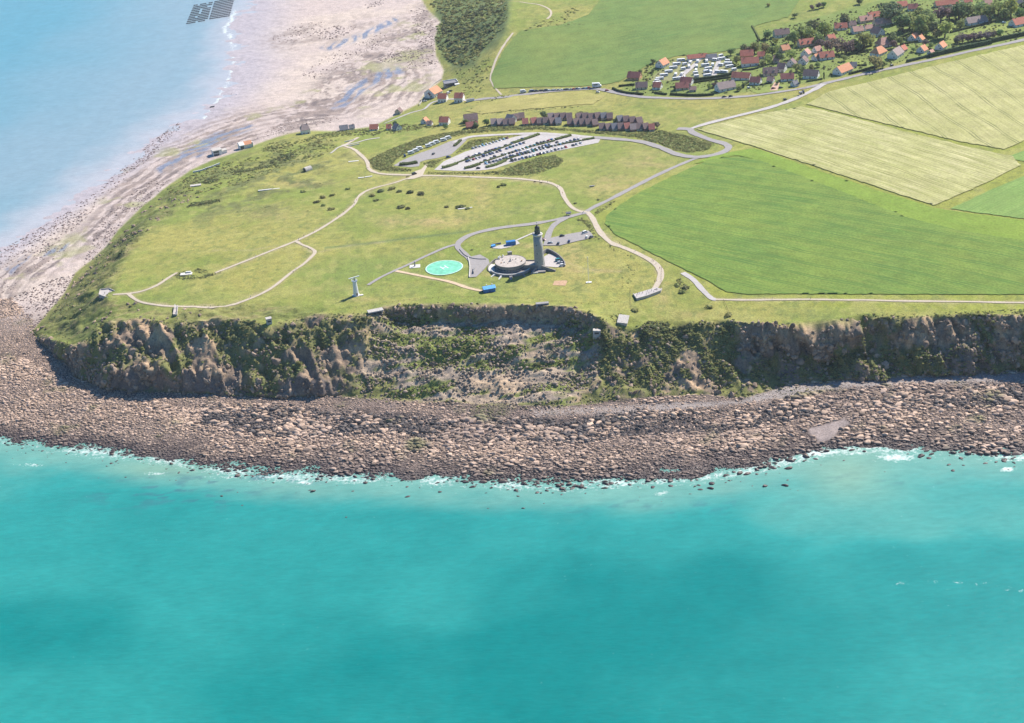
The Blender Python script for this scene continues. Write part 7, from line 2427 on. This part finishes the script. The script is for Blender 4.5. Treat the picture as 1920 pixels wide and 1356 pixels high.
def person_mesh(name, walk):
    J = {'hip': (0, 0, .95), 'waist': (0, 0, 1.1), 'chest': (0, 0, 1.35), 'neck': (0, .01, 1.5), 'chin': (0, .03, 1.58), 'head': (0, .03, 1.72)}
    st = .28 if walk else .03
    chains = [['hip', 'waist', 'chest', 'neck', 'chin', 'head']]
    rad = {'hip': (.15, .11), 'waist': (.14, .10), 'chest': (.17, .11), 'neck': (.06, .06), 'chin': (.075, .085), 'head': (.085, .10)}
    for s, n_ in ((-1, 'l'), (1, 'r')):
        d = st * s
        J['hp' + n_] = (.10 * s, 0, .90)
        J['kn' + n_] = (.11 * s, d * .5 + .05, .50)
        J['an' + n_] = (.11 * s, d, .09)
        J['to' + n_] = (.12 * s, d + .17, .04)
        J['sh' + n_] = (.19 * s, 0, 1.42)
        J['el' + n_] = (.25 * s, -d * .5, 1.14)
        J['wr' + n_] = (.25 * s, -d * .9 + .06, .90)
        J['ha' + n_] = (.25 * s, -d * .95 + .10, .79)
        rad.update({'hp' + n_: (.10, .10), 'kn' + n_: (.06, .065), 'an' + n_: (.042, .045), 'to' + n_: (.04, .03), 'sh' + n_: (.06, .06), 'el' + n_: (.043, .043), 'wr' + n_: (.03, .03), 'ha' + n_: (.035, .02)})
        chains += [['hip', 'hp' + n_, 'kn' + n_, 'an' + n_, 'to' + n_], ['chest', 'sh' + n_, 'el' + n_, 'wr' + n_, 'ha' + n_]]
    names = list(J)
    ix = {k: i for i, k in enumerate(names)}
    ed = []
    for c in chains:
        ed += [(ix[a], ix[b_]) for a, b_ in zip(c[:-1], c[1:])]
    me = bpy.data.meshes.new(name)
    me.from_pydata([J[k] for k in names], ed, [])
    o = bpy.data.objects.new(name, me)
    COL.objects.link(o)
    md = o.modifiers.new('skin', 'SKIN')
    sk = me.skin_vertices[0].data
    for k in names:
        sk[ix[k]].radius = rad[k]
        sk[ix[k]].use_root = (k == 'hip')
    ss = o.modifiers.new('sub', 'SUBSURF')
    ss.levels = ss.render_levels = 1
    dg = bpy.context.evaluated_depsgraph_get()
    m2 = bpy.data.meshes.new_from_object(o.evaluated_get(dg))
    bpy.data.objects.remove(o)
    m2.materials.clear()
    for mm in (SKIN, SHIRT, TROUS, HAIR, TYRE):
        m2.materials.append(mm)
    for p in m2.polygons:
        x, y, z = p.center
        if z > 1.70 or (z > 1.60 and y < .0):
            k = 3
        elif z > 1.49 or (z < .92 and abs(x) > .215):
            k = 0
        elif z > .98:
            k = 1
        elif z > .1:
            k = 2
        else:
            k = 4
        p.material_index = k
        p.use_smooth = True
    return m2


PERS = [person_mesh('person_walking', True), person_mesh('person_standing', False)]
SHC = {'red': (.5, .04, .04), 'white': (.7, .7, .68), 'dark': (.03, .03, .05), 'blue': (.06, .14, .45), 'grey': (.25, .25, .27), 'orange': (.6, .2, .05), 'green': (.08, .2, .07)}
PPL = [('on the long western path', [(665, 383, 'dark'), (669, 377, 'red'), (663, 388, 'blue'), (645, 400, 'dark'), (638, 404, 'dark'), (633, 407, 'grey'), (588, 436, 'red'), (570, 444, 'dark'), (565, 456, 'dark'), (560, 451, 'blue'), (690, 355, 'grey'), (480, 482, 'white'), (305, 527, 'blue')]),
       ('on the looping path', [(555, 506, 'white'), (550, 512, 'dark'), (470, 559, 'blue'), (395, 576, 'dark'), (366, 574, 'red'), (578, 468, 'dark')]),
       ('on the western slab', [(197, 553, 'dark'), (202, 556, 'blue'), (207, 550, 'red')]),
       ('on the small lookout', [(329, 582, 'dark'), (332, 586, 'red'), (330, 591, 'blue')]),
       ('on the car park path', [(1046, 352, 'dark'), (1049, 350, 'blue'), (1055, 364, 'red'), (1012, 341, 'dark'), (1018, 341, 'grey'), (1027, 343, 'dark'), (880, 332, 'grey'), (672, 285, 'blue'), (679, 290, 'dark'), (690, 317, 'red')]),
       ('on the eastern path', [(1131, 434, 'blue'), (1162, 458, 'dark'), (1191, 472, 'white'), (1223, 490, 'dark'), (1226, 491, 'red'), (1230, 496, 'blue'), (1237, 505, 'red'), (1231, 529, 'red'), (1227, 530, 'dark'), (1094, 399, 'white'), (1092, 402, 'dark')]),
       ('on the eastern viewpoint deck', [(1196, 554, 'dark'), (1199, 553, 'blue'), (1194, 557, 'red'), (1214, 549, 'dark'), (1217, 552, 'white'), (1222, 548, 'grey'), (1226, 550, 'blue'), (1205, 552, 'orange'), (1232, 546, 'dark'), (1212, 555, 'green')]),
       ('on the field-side cliff path', [(1520, 562, 'dark'), (1448, 562, 'grey')]),
       ('on the wet sand of the bay', [(434, 178, 'dark'), (443, 179, 'blue'), (424, 199, 'dark'), (430, 197, 'red')])]
for where, lst in PPL:
    for i, (a_, b_, sc_) in enumerate(sorted(lst)):
        p = G(a_, b_)
        p.z += .3 if 'sand' not in where else 0
        if 'slab' in where or 'deck' in where or 'lookout' in where:
            p.z += .35
        o = link('person', PERS[(i + len(lst)) % 2], None, p, CR.uniform(0, 6.28))
        o.color = (*SHC[sc_], 1)
        tag(o, f'person in {sc_} top, {ORD[i]} from the western end, {where}', 'person', 'walkers on the headland')


# ------------------------------------------------------------------ viewpoints, bunkers and small things
def slab(name, px_poly, mat, h, label, cat, wall=None, wallh=.9):
    w = Gs(px_poly)
    base = w[0].copy()
    zt = min(max(p.z for p in w), sum(p.z for p in w) / len(w) + .6) + h
    b = MB()
    b.poly([(p.x - base.x, p.y - base.y, zt - base.z) for p in w][::-1])
    for p, q in zip(w, w[1:] + w[:1]):
        b.poly([(p.x - base.x, p.y - base.y, zt - base.z), (q.x - base.x, q.y - base.y, zt - base.z), (q.x - base.x, q.y - base.y, -3), (p.x - base.x, p.y - base.y, -3)])
    root = link(name, None, None, base)
    b.obj('floor_slab', mat, root)
    if wall:
        for k in wall:
            p, q = w[k], w[(k + 1) % len(w)]
            d = (q - p)
            d.z = 0
            L = d.length
            bb = MB().box(.05, L - .05, -.18, .18, zt - base.z + .003, zt - base.z + wallh)
            link('parapet', bb.mesh('parapet', [CONC]), root, (p.x - base.x, p.y - base.y, 0), math.atan2(d.y, d.x))
    tag(root, label, cat)
    return root


slab('viewpoint', [(187, 560), (190, 552), (206, 546), (215, 546), (215, 556), (211, 561)], CHALK, .35, 'pale paved viewpoint slab with low walls at the western tip of the plateau', 'viewpoint', [0, 1, 2, 5])
slab('viewpoint', [(1187, 553), (1214, 545), (1231, 540), (1241, 544), (1239, 549), (1213, 559), (1194, 564)], CHALK, .5, 'long pale paved viewpoint deck with dark sea-side parapet near the eastern path end', 'viewpoint', [3, 4, 5, 6])
slab('lookout', [(325, 592), (329, 576), (334, 577), (332, 592)], CHALK, .3, 'small narrow cliff-top lookout platform below the looping path', 'viewpoint', [0, 2, 3])


def bunker(px, py, rz, boxes, label, tilt=(0, 0), name='bunker', mat=None):
    root = link(name, None, None, G(px, py), R(rz))
    root.rotation_euler = (R(tilt[0]), R(tilt[1]), R(rz))
    for nm, bx in boxes:
        MB().box(*bx).obj(nm, (mat or CONC) if nm != 'opening' else BLACK, root)
    tag(root, label, 'bunker', 'wartime concrete remains')


bunker(1168, 604, -14, [('body', (-3.3, 3.3, -4, 5, -14, 1.6)), ('roof_slab', (-3.6, 3.6, -4.3, 5.3, 1.6, 2.4)), ('opening', (-2.2, 2.2, -4.06, -4.0, -2.0, -.2)), ('apron', (-2.8, 6.5, -8.5, -4, -16, -6.5))], 'tall tilted concrete bunker hanging on the cliff edge below the eastern viewpoint', (10, 6))
bunker(1119, 626, -6, [('body', (-2.6, 2.6, -2.5, 2.5, -3, 3.0)), ('opening', (-1.5, 1.5, -2.56, -2.5, .5, 1.8))], 'square pinkish concrete block sunk in the landslip edge', (-8, 3))
bunker(505, 607, 18, [('body', (-1.8, 1.8, -1.6, 1.6, -3, 4.0)), ('roof_slab', (-2.1, 2.1, -1.9, 1.9, 4.0, 4.5)), ('opening', (-1.1, 1.1, -1.66, -1.6, 1.8, 2.8))], 'small concrete lookout post on the grassy brink of the western cliff')
bunker(704, 586, 16, [('roof_slab', (-5.5, 5.5, -2.6, 2.2, 1.2, 2.0)), ('body', (-5.0, 5.0, -1.2, 2.0, -4, 1.2)), ('opening', (-4.0, 4.0, -1.26, -1.2, -1.0, .7))], 'broken concrete roof slab jutting from the brink west of the landslip')
bunker(1018, 590, 2, [('body', (-4.5, 4.5, -1.5, 1.5, -4, 1.4)), ('opening', (-3, 3, -1.56, -1.5, -1, .6))], 'half-buried concrete casemate in the scarp below the round station', mat=CONCD)
bunker(367, 349, 10, [('roof_slab', (-5, 5, -2.2, 2.2, .4, 1.1)), ('body', (-4.6, 4.6, -1.9, 1.9, -2, .4))], 'flat pale bunker roof above the western beach bank')
bunker(663, 303, 4, [('roof_slab', (-4.8, 4.8, -1.0, 1.0, -.3, .5))], 'long pale concrete slab lying in the grass beside the curved path', name='concrete_slab', mat=PALE)
bunker(677, 334, 4, [('roof_slab', (-2.6, 2.6, -.9, .9, -.3, .6))], 'shorter pale slab of the pair below the curved path', name='concrete_slab', mat=PALE)
bunker(691, 332, 10, [('roof_slab', (-3.4, 3.4, -.8, .8, -.3, .6))], 'longer pale slab of the pair below the curved path', name='concrete_slab', mat=PALE)
bunker(497, 357, 6, [('roof_slab', (-6, 6, -.9, .9, -.4, .7)), ('body', (6.5, 13, -.7, .7, -.4, .5))], 'pale ruined wall on the mounds above the beach bank', name='ruined_wall', mat=PALE)
bunker(872, 391, 8, [('roof_slab', (-6, 6, -.8, .8, -.4, .4))], 'pale stone rim of the hollow in the middle meadow', name='stone_bank', mat=PALE)
bunker(353, 514, 0, [('roof_slab', (-6, 3, -2.2, 2.2, -.4, .5)), ('body', (-2, 2, 1.0, 2.6, .5, 1.4))], 'pale paved gun-pit floor inside the overgrown ring on the western path', name='gun_pit', mat=PALE)
bunker(1110, 350, 8, [('roof_slab', (-2.2, 2.2, -.7, .7, .6, .9)), ('body', (-1.8, 1.8, -.4, .4, -.3, .6))], 'grey stone table standing alone in the meadow above the crossing', name='stone_table', mat=CONCD)
# barrel-vaulted shelter on the mounds
root = link('vaulted_shelter', None, None, G(577, 319), R(38))
pr = [(3.0 * math.cos(a), 3.4 * math.sin(a)) for a in np.linspace(0, math.pi, 11)]
b = MB()
b.prism([(u, z) for u, z in pr][::1], -3.5, 3.5, 'x')
b.obj('vault', CONC, root)
pr2 = [(2.3 * math.cos(a), 2.6 * math.sin(a)) for a in np.linspace(0, math.pi, 11)]
MB().prism(pr2, -3.58, -3.52, 'x').obj('opening', BLACK, root)
tag(root, 'round-topped concrete shelter with dark mouth on the grassy mounds', 'shelter')
# sunken bridge walls where the path crosses the hollow way
for a_, b_, rz, l_, lb in ((664, 273, 22, 5.5, 'pale low wall on the lower side of the hollow-way bridge'), (655, 265, 26, 5.0, 'pale low wall on the upper side of the hollow-way bridge')):
    tag(MB().box(-l_, l_, -.3, .3, -.5, 1.0).obj('bridge_wall', PALE, None, G(a_, b_), R(rz)), lb, 'wall')
# wooden information shelter, benches, signboards
root = link('information_shelter', None, None, G(1066, 404), R(6))
for x in (-1.6, 1.6):
    for y in (-1, 1):
        MB().box(x - .1, x + .1, y - .1, y + .1, -.3, 2.3).obj('post', DOORM, root)
MB().prism([(-1.5, 2.3), (1.5, 2.3), (0, 3.2)], -2.2, 2.2, 'x').obj('roof', ROOF['slate'], root)
MB().box(-1.4, 1.4, .85, .95, .7, 2.0).obj('panel', BLUE, root)
tag(root, 'dark roofed information shelter beside the path crossing', 'shelter')
for i, (a_, b_, rz, lb) in enumerate([(1003, 343, 6, 'wooden bench below the bend of the path south of the car park'), (1014, 345, -6, 'second wooden bench below the bend of the path south of the car park'), (764, 333, 20, 'wooden bench at the path junction under the camper bays'), (1230, 545, 20, 'wooden bench at the inland end of the eastern viewpoint')]):
    root = link('bench', None, None, G(a_, b_) + Vector((0, 0, .3)), R(rz))
    MB().box(-1.2, 1.2, -.25, .25, .42, .5).obj('seat', DOORM, root)
    MB().box(-1.2, 1.2, .22, .3, .5, .95).obj('backrest', DOORM, root)
    for x in (-1.0, 1.0):
        MB().box(x - .06, x + .06, -.2, .2, -.2, .42).obj('leg', DOORM, root)
    tag(root, lb, 'bench')


def fence(pix, label, h=1.1, gap=3.0):
    pts_ = catmull([Vector((p.x, p.y, 0)) for p in Gs(pix)], gap)
    base = G(*pix[0])
    root = link('fence', None, None, base)
    post = MB().box(-.08, .08, -.08, .08, -.3, h).mesh('post', [DOORM])
    prev = None
    for p in pts_:
        z = float(ground_z(p.x, p.y))
        q = Vector((p.x - base.x, p.y - base.y, z - base.z))
        link('post', post, root, q)
        if prev is not None:
            MB().bar(prev + Vector((0, 0, h * .85)), q + Vector((0, 0, h * .85)), .05, 4).obj('rail', DOORM, root)
        prev = q
    tag(root, label, 'fence', 'wooden fences')


fence([(1182, 545), (1182, 560), (1183, 578)], 'short post fence running seaward from the western end of the viewpoint deck', 1.3)
fence([(1241, 500), (1240, 520), (1240, 545)], 'post fence along the eastern side of the path bend', 1.2)
fence([(1357, 564), (1364, 580), (1370, 596)], 'post fence from the cliff path to the brink beside the field', 1.2)
fence([(560, 596), (700, 572), (800, 560), (900, 558), (1000, 562), (1090, 570), (1160, 566)], 'long low post fence following the cliff brink below the watch station', 1.0, 4.0)

# ------------------------------------------------------------------ mussel rows in the bay
TRES = MB().box(-1.05, 1.05, -.55, .55, .2, .95).box(-.95, -.85, -.4, .4, -1.2, .2).box(.85, .95, -.4, .4, -1.2, .2).mesh('trestle', [M('mussel_dark', (0.085, 0.08, 0.095), .8, 1.5, .3)])
for bl, (tl, tr, bl_, br_c) in (('outer block', ((363, 11), (399, 5), (349, 45), (389, 38))), ('inner block', ((402, 4), (440, -3), (392, 36), (431, 30)))):
    for k in range(11):
        t = k / 10
        A = unproj(tl[0] + (bl_[0] - tl[0]) * t, tl[1] + (bl_[1] - tl[1]) * t, 0)
        B_ = unproj(tr[0] + (br_c[0] - tr[0]) * t, tr[1] + (br_c[1] - tr[1]) * t, 0)
        d = B_ - A
        L = np.linalg.norm(d)
        root = link('mussel_row', None, None, (A[0], A[1], 0.0), math.atan2(d[1], d[0]))
        n_ = 9
        for j in range(n_):
            if CR.random() < .06:
                continue
            link('trestle', TRES, root, (L * (j + .5) / n_, CR.uniform(-.2, .2), 0), CR.uniform(-.05, .05), (L / n_ / 2.5, 1.25, 1.0))
        tag(root, f'dark mussel trestle row, {ORD[k]} from the far end of the {bl} in the bay', 'mussel bed', 'mussel rows in the bay')
# a dinghy-sized dark wreck at the tide edge
root = link('beached_boat', None, None, G(398, 201), R(15))
b = loft([(-2.4, [(-.7, .2), (.7, .2), (.8, .8), (-.8, .8)]), (0, [(-.8, 0), (.8, 0), (1.0, .8), (-1.0, .8)]), (1.6, [(-.5, .05), (.5, .05), (.8, .9), (-.8, .9)]), (2.7, [(-.05, .4), (.05, .4), (.1, 1.1), (-.1, 1.1)])])
b.obj('hull', BLACK, root)
MB().box(-1.5, -.3, -.5, .5, .82, 1.3).obj('engine_cover', CONCD, root)
tag(root, 'small dark boat lying at the water edge of the bay', 'boat')
# ------------------------------------------------------------------ garden shrubs between the houses (uncountable)
hxy = np.array([tuple(o.location)[:2] for o in COL.objects if o.name.startswith(('house', 'caravan', 'hall', 'terrace_unit')) and o.parent is None])
rxy = np.array([tuple(p)[:2] for p in catmull(Gs([(1920, 75), (1750, 112), (1650, 133), (1550, 156), (1440, 176), (1330, 185), (1200, 182), (1150, 173)]), 4)])
VP = [(1165, 168), (1235, 112), (1262, 112), (1300, 152), (1380, 140), (1385, 105), (1440, 58), (1560, 30), (1680, 0), (1960, -60), (1960, 66), (1700, 115), (1540, 150), (1440, 168), (1340, 178), (1200, 176)]
wv2 = np.array([tuple(G(a, b)) for a, b in VP])
x, y = jitter(wv2[:, 0].min(), wv2[:, 0].max(), wv2[:, 1].min(), wv2[:, 1].max(), 4.2)
z = ground_z(x, y)
px, py = proj(x, y, z)
ok = inpoly(px, py, VP) & (RNG.random(len(x)) < .55 + .5 * fbm(x / 30, y / 30, 2, 75))
x, y, z = x[ok], y[ok], z[ok]
dh = np.min(np.hypot(x[:, None] - hxy[None, :, 0], y[:, None] - hxy[None, :, 1]), 1)
dr = np.min(np.hypot(x[:, None] - rxy[None, :, 0], y[:, None] - rxy[None, :, 1]), 1)
ok = (dh > 8.5) & (dr > 5.5)
x, y, z = x[ok], y[ok], z[ok]
r = 0.6 + 1.5 * RNG.random(len(x)) ** 2.2
scatter('garden_shrubbery', np.stack([x, y, z - .1], -1), rand_rot(len(x), .15, 3.1), np.stack([r, r, r * RNG.uniform(.8, 1.4, len(x))], -1), gorse_src[:3] + shrub_src[:3])
# ------------------------------------------------------------------ summer haze over the land and sea
hb = MB().box(-3100, 2500, -60, 3420, -16, 512)
hz = hb.obj('haze', [])
hm = bpy.data.materials.new('summer_haze')
hm.use_nodes = True
hm.node_tree.nodes.clear()
pv = hm.node_tree.nodes.new('ShaderNodeVolumePrincipled')
pv.inputs['Color'].default_value = (0.82, 0.88, 1.0, 1)
pv.inputs['Density'].default_value = 0.00003
pv.inputs['Anisotropy'].default_value = 0.2
ho = hm.node_tree.nodes.new('ShaderNodeOutputMaterial')
hm.node_tree.links.new(pv.outputs[0], ho.inputs['Volume'])
hz.data.materials.append(hm)
tag(hz, kind='stuff')
